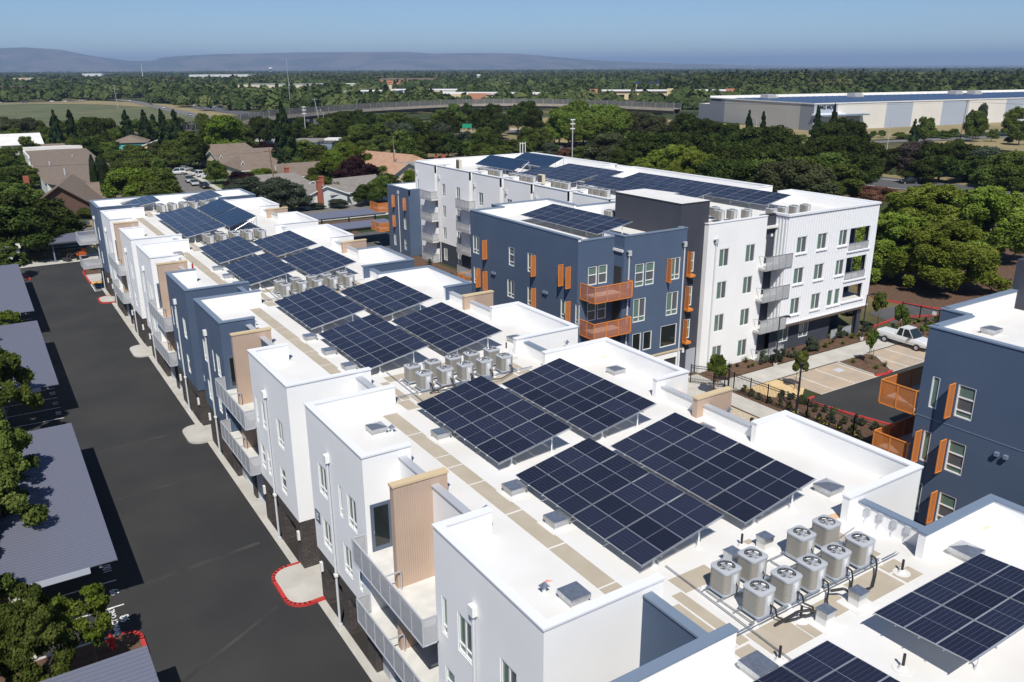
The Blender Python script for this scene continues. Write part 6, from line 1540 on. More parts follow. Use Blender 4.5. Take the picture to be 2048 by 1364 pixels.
def crown_broad(m, blobs=24, leaves=4200, leaf=.022, z0=.22, spread=.36, br=(.12, .2), flat=1.0, core=.74, asp=1.0, droop=0.0):
    C = []; Rr = []
    for i in range(blobs):
        a = rng.uniform(0, 2 * np.pi); zz = rng.uniform(0, 1) ** .8; rr = spread * math.sqrt(rng.uniform(.08, 1)) * (1 - .55 * zz ** 2.2) * rng.uniform(.85, 1.12)
        r = rng.uniform(*br) * (1 - .25 * zz); C.append((rr * math.cos(a), rr * math.sin(a), z0 + r * .7 + (1 - z0 - 1.7 * r) * zz)); Rr.append(r)
    C = np.array(C); Rr = np.array(Rr); pr_ = Rr ** 2 / (Rr ** 2).sum(); idx = rng.choice(len(C), leaves, p=pr_)
    d = rng.normal(0, 1, (leaves, 3)); d[:, 2] = d[:, 2] * .8 + .25; d /= np.linalg.norm(d, axis=1)[:, None]
    rad = Rr[idx] * (1 + rng.normal(0, .16, leaves)) ; P = C[idx] + d * rad[:, None] * np.array([1, 1, .85 * flat])
    P[:, 2] -= droop * rng.uniform(0, 1, leaves) ** 2 * np.hypot(P[:, 0], P[:, 1])
    q = leaf_quads(P, d, leaf, .7, asp)
    return np_mesh('crown', q, [core_sphere(c, (r * core, r * core, r * core * .85 * flat)) for c, r in zip(C, Rr)], m)
def crown_conifer(m, leaves=7000, leaf=.022, top=.03, power=.85):
    nb = 90; bz = rng.uniform(0, 1, nb) ** 1.15; ba = rng.uniform(0, 6.283, nb); bl = (.5 * (1 - bz) ** power + top) * rng.uniform(.55, 1.15, nb)
    i = rng.integers(0, nb, leaves); s = rng.uniform(.1, 1, leaves) ** .6; R = bl[i] * s; a = ba[i] + rng.normal(0, .16, leaves) * (1.2 - s)
    P = np.stack([R * np.cos(a), R * np.sin(a), .1 + .88 * bz[i] - .16 * R + rng.normal(0, .014, leaves)], 1); d = np.stack([np.cos(a) * .5, np.sin(a) * .5, np.full(leaves, .8)], 1)
    cores = [core_sphere((0, 0, .1 + .85 * t), (.24 * (1 - t) ** power + .01, .24 * (1 - t) ** power + .01, .12)) for t in (0.02, .15, .28, .42, .56, .7, .84)]
    return np_mesh('crown', leaf_quads(P, d, leaf, .6, 1.3), cores, m)
def crown_column(m, leaves=2200):
    z = rng.uniform(0, 1, leaves); R = .46 * np.minimum(1, (z + .08) * 5) * (1 - z ** 3) ** .7 * rng.uniform(.85, 1.05, leaves) + .02; a = rng.uniform(0, 6.283, leaves)
    P = np.stack([R * np.cos(a), R * np.sin(a), .02 + .98 * z], 1); d = np.stack([np.cos(a), np.sin(a), np.full(leaves, .3)], 1)
    q = leaf_quads(P * np.array([1, 1, 1]), d, .05, .5, .35); return np_mesh('crown', q, [core_sphere((0, 0, .1 + .8 * t), (.36 * (1 - t ** 3), .36 * (1 - t ** 3), .12)) for t in (0, .2, .4, .6, .8)], m)
KIND = {'D': ('leaf_dark', 4), 'M': ('leaf_mid', 5), 'L': ('leaf_light', 3), 'B': ('leaf_bright', 3), 'O': ('leaf_olive', 3), 'G': ('leaf_grey', 3), 'P': ('leaf_purple', 2), 'K': ('leaf_pink', 2), 'R': ('leaf_olive', 2), 'W': ('flower_leaf', 1)}
leaf_mat('flower_leaf', (0.25, 0.22, 0.02), (0.4, 0.32, 0.02), (0.6, 0.48, 0.03)); leaf_mat('leaf_feather', (0.12, 0.16, 0.024), (0.175, 0.225, 0.036), (0.24, 0.29, 0.058), ns=.35, trans=.3)
leaf_mat('leaf_mauve', (0.05, 0.045, 0.035), (0.085, 0.07, 0.06), (0.13, 0.105, 0.095))
CR = {}
for k, (m, n) in KIND.items():
    if k == 'R': m = 'leaf_mauve'
    CR[k] = [crown_broad(m, blobs=int(rng.integers(30, 48)), leaves=11000, leaf=.0145, z0=.14 if k in 'KWG' else .18, spread=.37, br=(.09, .17), core=.66) for _ in range(n)]
CR['C'] = [crown_conifer('leaf_conifer') for _ in range(3)]; CR['Y'] = [crown_column('leaf_conifer')]
CR['F'] = [crown_broad('leaf_feather', blobs=130, leaves=80000, leaf=.0050, z0=.16, spread=.43, br=(.035, .085), core=.35, asp=2.6, droop=.3) for _ in range(2)]
CR['N'] = [crown_broad('leaf_mid', blobs=60, leaves=24000, leaf=.0085, z0=.28, spread=.42, br=(.05, .10), core=.2, asp=1.7) for _ in range(3)]
CR['NB'] = [crown_broad('leaf_bright', blobs=30, leaves=6000, leaf=.011, z0=.35, spread=.42, br=(.05, .10), core=.1, asp=1.6) for _ in range(2)]
CR['NY'] = [crown_broad('leaf_mid', blobs=14, leaves=1500, leaf=.035, z0=.4, spread=.32, br=(.08, .15), core=.4, asp=1.4) for _ in range(2)]
def trunk_mesh(seed, m='bark', thin=False):
    rr = random.Random(seed); b = MB(); r0 = .028 if not thin else .015
    p = [(0, 0, -.01), (rr.uniform(-.02, .02), rr.uniform(-.02, .02), .2), (rr.uniform(-.03, .03), rr.uniform(-.03, .03), .45)]
    b.tube(p[0], p[1], r0 * 1.2, m, 8, r2=r0); b.tube(p[1], p[2], r0, m, 7, r2=r0 * .7)
    for i in range(6):
        a = rr.uniform(0, 6.28); s = p[1] if i < 3 else p[2]; L = rr.uniform(.2, .36); e = (s[0] + L * math.cos(a), s[1] + L * math.sin(a), s[2] + rr.uniform(.18, .4)); mid = tuple((s[j] + e[j]) / 2 + rr.uniform(-.02, .02) for j in range(3))
        b.tube(s, mid, r0 * .5, m, 5, r2=r0 * .35); b.tube(mid, e, r0 * .35, m, 4, r2=r0 * .12)
    return b.mesh('trunk')
TR = [trunk_mesh(i) for i in range(3)]; TRP = [trunk_mesh(9, 'bark_pale')]; TRT = [trunk_mesh(5, 'bark', True)]
def stake_tree(x, y, h, w):
    s = MB()
    for a in (0, 2.1, 4.2): s.tube((x + .35 * math.cos(a), y + .35 * math.sin(a), 0), (x + .3 * math.cos(a), y + .3 * math.sin(a), 1.7), .035, 'wood_pole', 6)
    return s
AREA = {'fieldbelt': ('in the tree belt between the green field and the houses', 'trees between the field and the houses'), 'houses': ('in the gardens among the brown-roofed houses', 'garden trees among the houses'), 'lotedge': ('beyond the back street at left', 'trees beyond the back street'), 'bridge': ('in the thicket before the overpass', 'trees before the overpass'), 'freewaybelt': ('in the dark belt behind the four-storey building', 'trees behind the four-storey building'), 'warehouse': ('between the freeway and the long warehouse', 'trees before the warehouse'), 'court': ('over the driveway at right', 'feathery trees at right'), 'near': ('along the drive', 'young trees and parking trees')}
KN = {'D': 'dark green leafy tree', 'M': 'mid green leafy tree', 'L': 'light green willowy tree', 'B': 'bright green tree', 'O': 'olive green tree', 'G': 'grey-green tree', 'P': 'purple-leaved tree', 'K': 'reddish flowering bush', 'R': 'bare mauve-grey tree', 'W': 'yellow flowering bush', 'C': 'pointed dark conifer', 'Y': 'slim cypress', 'F': 'feathery pale green tree'}
LMK = [(20, 240, 'the long brown roof'), (15.5, 191, 'the dark gabled house'), (15, 338, 'the pale-roofed houses'), (51, 332, 'the teal house'), (59, 308, 'the cream gabled house'), (47, 240, 'the cul-de-sac'), (67, 270, 'the brown row houses'), (67, 230, 'the nearest row house'), (60, 190, 'the brick-chimney house'), (54, 178, 'the leaning wooden pole'), (103, 287, 'the flat blue-grey house'), (95, 212, 'the orange-tan roof'), (69, 174, 'the white house'), (90, 350, 'the overpass ramp'), (149, 400, 'the overpass pier'), (138, 376, 'the leaning grey pole'), (222, 440, 'the overpass middle'), (300, 380, 'the overpass right end'), (154, 270, 'the green highway sign'), (187, 250, 'the red freeway car'), (153, 204, 'the white fixture pole'), (321, 249, 'the warehouse corner'), (341, 325, 'the warehouse left end'), (258, 226, 'the lamp between the oaks'), (260, 171, 'the tall lamp by the warehouse'), (328, 184, 'the dark utility pole'), (192, 120, 'the black freeway car'), (76, 62, 'the corrugated block'), (30, 470, 'the green field'), (120, 430, 'the field road'), (6.7, 172, 'the silver sedan'), (100, 130, 'the end of the collectors')]
USED = {}
def near_label(x, y, h, t):
    az = lambda a, b: math.atan2(a, b)
    c = sorted(LMK, key=lambda l: (l[0] - x) ** 2 + (l[1] - y) ** 2)[:3]
    for j, l in enumerate(c):
        da = az(x, y) - az(l[0], l[1]); dd = math.hypot(x, y) - math.hypot(l[0], l[1]); side = 'right of' if da > 0 else 'left of'
        if abs(da) < .02: side = 'straight behind' if dd > 0 else 'straight in front of'
        else: side = ('behind and ' if dd > 12 else ('before and ' if dd < -12 else 'just ')) + side
        for sz in ('tall ' if h >= 12 else ('low ' if h <= 5 else 'middling '),):
            s_ = sz + KN[t] + ' ' + side + ' ' + l[2]
            if s_ not in USED: USED[s_] = 1; return s_
    for pre in ('second ', 'third ', 'fourth ', 'fifth '):
        s2 = pre + sz + KN[t] + ' ' + side + ' ' + c[-1][2]
        if s2 not in USED: USED[s2] = 1; return s2
    return None
for i, (x, y, h, w, t, area, lab) in enumerate(TREES):
    nm = {'C': 'conifer_tree', 'Y': 'cypress_tree', 'K': 'oleander_bush', 'W': 'flowering_bush'}.get(t, 'tree' if h > 3 else 'bush')
    txt, grp = AREA[area]
    if not lab:
        lab = near_label(x, y, h, t); 
    if not lab:
        sz = 'tall ' if h >= 12 else ('low ' if h <= 5 else ''); lab = sz + KN[t] + ' ' + txt
    o = thing(nm, (x, y, 0), lab, 'bush' if ('bush' in nm) else 'tree', grp, R_.uniform(0, 6.28))
    key = t
    if area == 'near': key = {'M': 'N', 'B': 'NB'}[t] if h > 4 else 'NY'
    s = R_.uniform(.94, 1.08) if area != 'near' else 1
    c = bpy.data.objects.new('crown', R_.choice(CR[key])); COL.objects.link(c); c.parent = o; c.scale = (w * s * 1.12, w * s * 1.12, h)
    if area == 'near' and h < 4.1: c.location = (0, 0, h * .12)
    if h > 3 and t != 'Y':
        k = bpy.data.objects.new('trunk', (TRP if t in 'FR' else (TRT if h < 5 else TR))[i % (1 if (t in 'FR' or h < 5) else 3)]); COL.objects.link(k); k.parent = o; k.scale = (w * (.8 if area != 'near' else 1), w * (.8 if area != 'near' else 1), h)
        if area == 'near' and h < 4.1:
            k.scale = (h * .5, h * .5, h)
            if x > 50: m = MB(); [m.tube((.32 * math.cos(a), .32 * math.sin(a), 0), (.22 * math.cos(a), .22 * math.sin(a), 1.7), .03, 'wood_pole', 5) for a in (0, 2.1, 4.2)]; so = m.build('stake'); so.parent = o
# far woodland: nobody could count it
def woods(name, n, dist, ang, hh, ww, m, seed, nl=26, avoid=None, lab=None):
    rg = np.random.default_rng(seed); D = dist[0] * (dist[1] / dist[0]) ** rg.uniform(0, 1, n) if dist[1] / dist[0] > 1.5 else rg.uniform(*dist, n)
    A = _yaw + np.radians(rg.uniform(*ang, n)); X = D * np.sin(A); Y = D * np.cos(A)
    if avoid is not None:
        k = avoid(X, Y); X, Y, D = X[k], Y[k], D[k]; n = len(X)
    far = (D / dist[0]) ** .35
    H = rg.uniform(*hh, n); Wd = rg.uniform(*ww, n) * far; con = rg.uniform(0, 1, n) < .22; H = np.where(con, H * 1.3, H); Wd = np.where(con, Wd * .55, Wd)
    Q = []
    d = rg.normal(0, 1, (n, nl, 3)); d[..., 2] = np.abs(d[..., 2]) * .9 - .1; d /= np.linalg.norm(d, axis=2)[..., None]
    lob = 1 + .28 * np.sin(d[..., 0] * 5 + rg.uniform(0, 6, (n, 1))) * np.cos(d[..., 1] * 4 + rg.uniform(0, 6, (n, 1)))
    tz = np.clip(d[..., 2], -.1, 1); rad = np.where(con[:, None], 1 - .75 * np.clip(tz, 0, 1), 1) * lob
    C = np.stack([X[:, None] + d[..., 0] * rad * Wd[:, None] * .5, Y[:, None] + d[..., 1] * rad * Wd[:, None] * .5, H[:, None] * .42 + tz * H[:, None] * .58 * np.where(con[:, None], 1.1, lob)], 2)
    sz = (Wd[:, None] * .5 * rg.uniform(.22, .42, (n, nl))).reshape(-1); Cc = C.reshape(-1, 3); dd = d.reshape(-1, 3)
    global rng; old = rng; rng = rg; q = leaf_quads(Cc, dd, 1.0, .35, 1.0); rng = old
    q = Cc[:, None, :] + (q - Cc[:, None, :]) * sz[:, None, None]
    me = np_mesh(name, q, [], m); o = bpy.data.objects.new(name, me); COL.objects.link(o); return tag(o, lab, kind='stuff')
def keep_far(X, Y):
    bad = ((X < 142) & (Y < 905) & (X > -80)) | ((X > 290) & (X < 660) & (Y > 150) & (Y < 420)) | ((X > 150) & (X < 420) & (Y < 500))
    A = np.arctan2(X, Y); D = np.hypot(X, Y)
    for (x0, y0, x1, y1, near, far) in CLEAR:
        a0, a1 = sorted((math.atan2(x0, y0), math.atan2(x1, y1))); d = (math.hypot(x0, y0) + math.hypot(x1, y1)) / 2
        bad |= (A > a0 - .004) & (A < a1 + .004) & (D > d * near) & (D < d + far)
    # open patches of dry ground and parking between the trees
    bad |= (np.sin(X * .021 + 1.3) * np.cos(Y * .017 + .4) > .62) & (D < 1300)
    return ~bad
def keep_scrub(X, Y): return (X > 204) & ~((X > 225) & (X < 262) & (Y > 100) & (Y < 200))
# ------------------------------------------------------------------ carports, fences, lamps
ribbed_mat('carport_rib', 'carport_roof', 0.30, 1, 0.3)
def carport(x0, x1, y0, y1, z, label, posts, m='carport_rib', along='y', post='post_blue'):
    t = thing('carport', ((x0 + x1) / 2, (y0 + y1) / 2, 0), label, 'carport', 'metal carports')
    b = MB(); b.box(x0, x1, y0, y1, z - .06, z, m)
    if along == 'y':      # real standing ribs across the sheet
        y = y0 + .1
        while y < y1 - .05: b.box(x0 - .01, x1 + .01, y, y + .06, z, z + .03, 'carport_roof'); y += .30
    b.build('roof_sheet', t)
    f = MB()
    if along == 'y': f.box(x0 - .02, x1 - 1.3, y0 - .03, y0, z - .38, z - .03, 'carport_fascia').box(x0 - .02, x1 - 1.3, y1, y1 + .03, z - .38, z - .03, 'carport_fascia').box(x1, x1 + .03, y0, y1, z - .1, z + .01, 'carport_roof')
    else: f.box(x0, x1, y0 - .03, y0, z - .22, z, 'post_dark')
    f.build('fascia', t)
    g = MB()
    for xx in (x0 + 1.0, x1 - .8) if along == 'y' else (): g.box(xx - .06, xx + .06, y0 + .1, y1 - .1, z - .3, z - .06, 'post_blue')
    if g.v: g.build('beam', t)
    for px_, py_ in posts: p = MB(); p.box(px_ - .09, px_ + .09, py_ - .09, py_ + .09, 0, z - .06, post); p.build('post', t)
carport(-2.9, 2.85, 43.1, 64.2, 3.1, 'largest grey-blue ribbed carport roof in the left foreground', [(-1.2, y) for y in (44.2, 50.5, 56.8, 63)])
carport(-2.9, 2.85, 18.0, 34.9, 3.1, 'carport roof cut by the bottom edge of the photo', [(-1.2, y) for y in (20, 26, 33.5)])
carport(-3.2, 2.9, 73.6, 95.2, 3.1, 'second carport roof from the front with bright leafy tree beyond', [(-1.2, y) for y in (74.6, 81, 88, 94)])
carport(-3.2, 2.95, 99.6, 126.6, 3.1, 'third carport roof from the front in tree shade', [(-1.2, y) for y in (101, 109, 117, 125)])
carport(7.6, 13.5, 139.9, 147.6, 3.0, 'small carport roof at the far end beside the white corner balconies', [(8.2, 140.6), (8.0, 147.0), (12.8, 147.2), (12.4, 146.9)], 'carport_roof', 'x')
carport(48.5, 61.2, 137.2, 143.5, 3.0, 'far one of two grey carports between the buildings', [(49.5, 138), (54.5, 138), (59.5, 138)], 'carport_roof', 'x', 'post_dark')
carport(48.3, 58.5, 126.0, 131.8, 3.0, 'near one of two grey carports between the buildings', [(49.3, 126.6), (57.5, 126.6)], 'carport_roof', 'x', 'post_dark')
sheet('parking_court', [(40, 120), (60, 120), (60, 136.5), (40, 136.5)], .0, 'asphalt_mid'); sheet('planting_bed', [(40, 144), (64, 144), (64, 150), (40, 150)], .02, 'mulch')
def picket(name, pts, h, label, step=.14, post=2.4, grp='black metal fences'):
    t = thing(name, (pts[0][0], pts[0][1], 0), label, 'fence', grp)
    for a, c in zip(pts, pts[1:]):
        dx, dy = c[0] - a[0], c[1] - a[1]; l = math.hypot(dx, dy); u = (dx / l, dy / l); n = max(1, round(l / post)); mid = ((a[0] + c[0]) / 2, (a[1] + c[1]) / 2)
        r = MB()
        for z in (.15, h - .12, h - .32): r.obox(mid, u, l / 2, .018, z - .01, z + .04, 'black')
        r.build('rail', t)
        p = MB(); k = int(l / step)
        for i in range(k): s = (i + .5) * step; p.tube((a[0] + u[0] * s, a[1] + u[1] * s, .08), (a[0] + u[0] * s, a[1] + u[1] * s, h), .014, 'black', 3, caps=False)
        o = p.build('picket', t); o['kind'] = 'stuff'
        for i in range(n + 1): s = l * i / n; q = MB(); q.box(a[0] + u[0] * s - .03, a[0] + u[0] * s + .03, a[1] + u[1] * s - .03, a[1] + u[1] * s + .03, 0, h + .05, 'black'); q.build('post', t)
picket('picket_fence', [(53.85, 47.2), (54.1, 43.6), (54.25, 39.6), (54.35, 35.3), (54.6, 31.5)], 1.8, 'black picket fence along the flower bed between path and parking court')
picket('picket_fence', [(52.2, 50.9), (54.0, 48.4), (53.85, 47.2)], 1.8, 'short black picket fence by the grey door of the dark tower')
picket('picket_fence', [(2.8, 151.2), (14.5, 151.2)], 1.1, 'low black fence along the back street behind the ochre yard', step=.2)
picket('picket_fence', [(3.3, 143.4), (11.5, 143.4)], 1.1, 'low black fence in front of the ochre yard', step=.2)
t = thing('pedestrian_gate', (53.0, 48.5, 0), 'black pedestrian gate in the picket fence near the grey door', 'gate'); b = MB()
for x, y in ((53.6, 47.6), (52.9, 48.7)): b.box(x - .05, x + .05, y - .05, y + .05, 0, 2.1, 'black')
b.obox((53.25, 48.15), (.537, -.843), .65, .02, 1.9, 2.1, 'black').obox((53.25, 48.15), (.537, -.843), .65, .02, 1.0, 1.25, 'black').build('gate_frame', t)
t = thing('rolling_gate', (88, 50.7, 0), 'black rolling vehicle gate with diagonal bars beside the red-kerbed bark bed', 'gate'); b = MB(); A_, B_ = (87.2, 52.6), (87.6, 48.4)
u_ = Vector((B_[0] - A_[0], B_[1] - A_[1])); l_ = u_.length; u_ = (u_.x / l_, u_.y / l_); md = ((A_[0] + B_[0]) / 2, (A_[1] + B_[1]) / 2)
for z in (.2, 1.75): b.obox(md, u_, l_ / 2, .04, z, z + .09, 'black')
for s in (0, .5, 1): b.box(A_[0] + u_[0] * l_ * s - .05, A_[0] + u_[0] * l_ * s + .05, A_[1] + u_[1] * l_ * s - .05, A_[1] + u_[1] * l_ * s + .05, .0, 1.95, 'black')
for s in (0, .5): b.tube((A_[0] + u_[0] * l_ * s, A_[1] + u_[1] * l_ * s, 1.75), (A_[0] + u_[0] * l_ * (s + .5), A_[1] + u_[1] * l_ * (s + .5), .25), .03, 'black', 5)
b.build('gate_frame', t); b = MB()
for i in range(30): s = l_ * (i + .5) / 30; b.tube((A_[0] + u_[0] * s, A_[1] + u_[1] * s, .2), (A_[0] + u_[0] * s, A_[1] + u_[1] * s, 1.8), .012, 'black', 3)
b.build('picket', t)['kind'] = 'stuff'
b = MB(); b.box(87.48, 87.52, 48.7, 49.15, 1.2, 1.6, 'frame_white'); b.build('notice_plate', t)
t = thing('gate_motor', (86.8, 52.4, 0), 'dark gate operator box at the foot of the rolling gate', 'gate motor'); b = MB(); b.box(86.5, 87.0, 52.1, 52.7, .1, .9, 'soft_black').box(86.3, 87.1, 51.9, 52.9, 0, .1, 'concrete'); b.build('housing', t)
def lamp(x, y, h, label, arm=(1.0, 0.2), m='black', grp='black street lamps in the estate', r=.07, flat=True):
    t = thing('street_lamp', (x, y, 0), label, 'street lamp', grp)
    b = MB(); b.tube((x, y, 0), (x, y, .35), .2, 'concrete' if m == 'black' else m, 10); b.build('base', t)
    b = MB(); b.tube((x, y, .3), (x, y, h), r, m, 8, r2=r * .75); b.build('pole', t)
    b = MB(); b.tube((x, y, h - .1), (x + arm[0] * .5, y + arm[1] * .5, h + (0 if flat else .5)), .04, m, 6).tube((x + arm[0] * .5, y + arm[1] * .5, h + (0 if flat else .5)), (x + arm[0], y + arm[1], h + (0 if flat else .6)), .035, m, 6).box(x + arm[0] - .25, x + arm[0] + .3, y + arm[1] - .14, y + arm[1] + .14, h + (-.1 if flat else .52), h + (.02 if flat else .64), m); b.build('lamp_head', t)
lamp(62.1, 49.5, 5.0, 'black street lamp on the planted strip before the grey ground balcony', (.9, -.1)); lamp(76.2, 50.0, 5.0, 'black street lamp near the end corner of the corrugated block', (.9, -.1))
lamp(54.6, 40.9, 4.4, 'short black lamp post behind the picket fence', (.15, 0), r=.09); lamp(7.2, 146.6, 4.6, 'black lamp post in the ochre yard beside the small carport', (-.5, 0)); lamp(1.2, 130, 4.6, 'black lamp post left of the trees on the red-kerbed bed', (.8, 0))
for x, y, h, l in ((260.4, 170.9, 11, 'tall grey street lamp in front of the striped warehouse wall'), (258.6, 226.4, 9, 'grey street lamp between oaks left of the warehouse'), (131, 353, 10, 'pale street lamp near the overpass pier')): lamp(x, y, h, l, (-2.2, .4), 'pole_grey', 'grey road lamps', .12, False)
for x, y, l in ((118, 340, 'double lamp pole beside the overpass'), (153, 204, 'white pole carrying four small fixtures behind the collectors')):
    t = thing('fixture_pole', (x, y, 0), l, 'pole'); b = MB(); b.tube((x, y, 0), (x, y, 13), .16, 'pole_grey', 8); b.build('pole', t); b = MB()
    for z in (10.2, 11.6, 12.8): b.box(x - .8, x + .8, y - .15, y + .15, z, z + .3, 'frame_white')
    b.build('fixture', t)
def upole(x, y, h, label, lean=(0, 0), m='wood_pole', arms=1):
    t = thing('utility_pole', (x, y, 0), label, 'utility pole', 'wooden utility poles'); b = MB(); b.tube((x, y, 0), (x + lean[0], y + lean[1], h), .19, m, 8, r2=.12); b.build('pole', t); b = MB()
    for i in range(arms): z = h - .5 - i * 1.2; f = z / h; b.box(x + lean[0] * f - 1.3, x + lean[0] * f + 1.3, y + lean[1] * f - .06, y + lean[1] * f + .06, z, z + .12, m)
    b.build('crossarm', t); b = MB(); b.tube((x + .3, y, h * .62), (x + .3, y, h * .62 + .9), .16, 'pole_grey', 8); b.build('transformer', t)
    return (x + lean[0], y + lean[1], h)
upole(54.4, 178.4, 11.5, 'wooden utility pole rising behind the far end of the long white roof', (-.6, .6)); upole(92.6, 200.5, 11, 'wooden utility pole in front of the orange-tiled house', (.1, 0), arms=0)
upole(138, 376, 15, 'leaning grey utility pole in front of the overpass', (-2.2, 0), 'pole_grey'); upole(328, 184.5, 15, 'dark utility pole in front of the striped warehouse wall', (1.0, 0)); upole(248, 330, 13, 'slim pole beside the overpass fence', (0, 0), 'pole_grey', 0)
upole(193, 583, 34, 'very tall thin lattice mast above the overpass', (0, 0), 'pole_grey', 0); upole(100, 700, 17, 'utility pole across the green field', (-1, 0), 'pole_grey')
w_ = thing('power_lines', (150, 250, 0), 'thin dark power lines sagging over the gardens and oaks', 'cables', 'power lines')
def sag(a, b, s, n=14): return [(a[0] + (b[0] - a[0]) * i / n, a[1] + (b[1] - a[1]) * i / n, a[2] + (b[2] - a[2]) * i / n - s * 4 * (i / n) * (1 - i / n)) for i in range(n + 1)]
b = MB()
for d in (-1.1, 0, 1.1): b.path(sag((329 + d, 184.5, 14.4), (262 + d, 262, 13.6), 1.2), .018, 'soft_black', 3).path(sag((329 + d, 184.5, 14.4), (420 + d, 110, 14), 1.5), .018, 'soft_black', 3)
for d in (0, .8): b.path(sag((53.8 + d, 179, 11), (-20, 190 + d, 10.6), .8), .014, 'soft_black', 3).path(sag((53.8 + d, 179, 11), (92.7 + d, 200.5, 10.8), .7), .014, 'soft_black', 3)
b.build('cable', w_)
# ------------------------------------------------------------------ cars
def car_mesh(kind, L=4.6, W=1.82, H=1.45):
    """body of cross sections from tail (-x) to nose (+x); returns part meshes"""
    hw = W / 2
    if kind == 'sedan': prof = [(-L/2, .45, .72), (-L/2+.05, .38, .92), (-L*.32, .35, 1.0), (-L*.05, .33, .98), (L*.2, .33, .95), (L*.36, .34, .84), (L*.47, .38, .72), (L/2, .45, .58)]; cab = [(-L*.36, .98), (-L*.2, H), (L*.06, H), (L*.24, .95)]
    elif kind == 'suv': prof = [(-L/2, .45, 1.0), (-L/2+.05, .4, 1.1), (-L*.3, .38, 1.12), (0, .36, 1.08), (L*.22, .36, 1.04), (L*.4, .38, .95), (L*.48, .42, .85), (L/2, .48, .65)]; cab = [(-L*.485, 1.08), (-L*.43, H), (L*.08, H), (L*.26, 1.02)]
    else: prof = [(-L/2, .55, 1.05), (-L/2+.03, .5, 1.14), (-L*.1, .48, 1.14), (0, .46, 1.12), (L*.22, .46, 1.12), (L*.4, .46, 1.05), (L*.49, .5, .95), (L/2, .52, .7)]; cab = [(-L*.12, 1.12), (-L*.08, H), (L*.12, H), (L*.24, 1.12)]
    sec = []
    for x, zb, zt in prof:
        t = 1 - .10 * (abs(x) / (L / 2)) ** 4; sec.append([(x, -hw * t * .93, zb), (x, -hw * t, (zb + zt) / 2), (x, -hw * t * .95, zt - .04), (x, -hw * t * .8, zt), (x, hw * t * .8, zt), (x, hw * t * .95, zt - .04), (x, hw * t, (zb + zt) / 2), (x, hw * t * .93, zb)])
    body = MB(); 
    def mk(col):
        b = MB(); n = 8
        for a, c in zip(sec, sec[1:]):
            for i in range(n): b.face([a[i], a[(i + 1) % n], c[(i + 1) % n], c[i]], col)
        b.face(sec[0][::-1], col); b.face(sec[-1], col); return b
    def cabin(col):
        (x0, z0), (x1, z1), (x2, z2), (x3, z3) = cab; wi, wt = hw * .90, hw * .72; r = MB(); g = []
        r.box(x1 + .05, x2 - .05, -wt, wt, z1 - .04, z1 + .03, col)
        for s in (-1, 1):
            r.face([(x0, s * wi, z0), (x0 + .12, s * wi, z0), (x1 + .1, s * wt, z1), (x1 - .02, s * wt, z1)], col); r.face([(x3 - .1, s * wi, z3), (x3, s * wi, z3), (x2 + .03, s * wt, z2), (x2 - .07, s * wt, z2)], col)
            xm = (x1 + x2) / 2; r.face([(xm - .05, s * (wi + .004), z0 + .0), (xm + .05, s * (wi + .004), z0), (xm + .05, s * (wt + .006), z1), (xm - .05, s * (wt + .006), z1)], col)
            q = MB(); q.face([(x0 + .1, s * wi * .995, z0), (x3 - .08, s * wi * .995, z3), (x2 - .05, s * wt * .995, z2), (x1 + .05, s * wt * .995, z1)], 'car_glass'); g.append(q)
        q = MB(); q.face([(x3, -wi * .94, z3), (x3, wi * .94, z3), (x2, wt * .95, z2), (x2, -wt * .95, z2)], 'car_glass'); g.append(q)
        q = MB(); q.face([(x0, wi * .94, z0), (x0, -wi * .94, z0), (x1, -wt * .95, z1), (x1, wt * .95, z1)], 'car_glass'); g.append(q)
        return r, g
    return mk, cabin
WHEEL = None
def wheel_mesh():
    t = MB(); t.tube((0, -.11, 0), (0, .11, 0), .34, 'tyre', 16); r = MB(); r.tube((0, -.12, 0), (0, -.105, 0), .2, 'rim', 10).tube((0, .105, 0), (0, .12, 0), .2, 'rim', 10); return t.mesh('tyre'), r.mesh('rim')
WT, WR = wheel_mesh(); CARS = {}
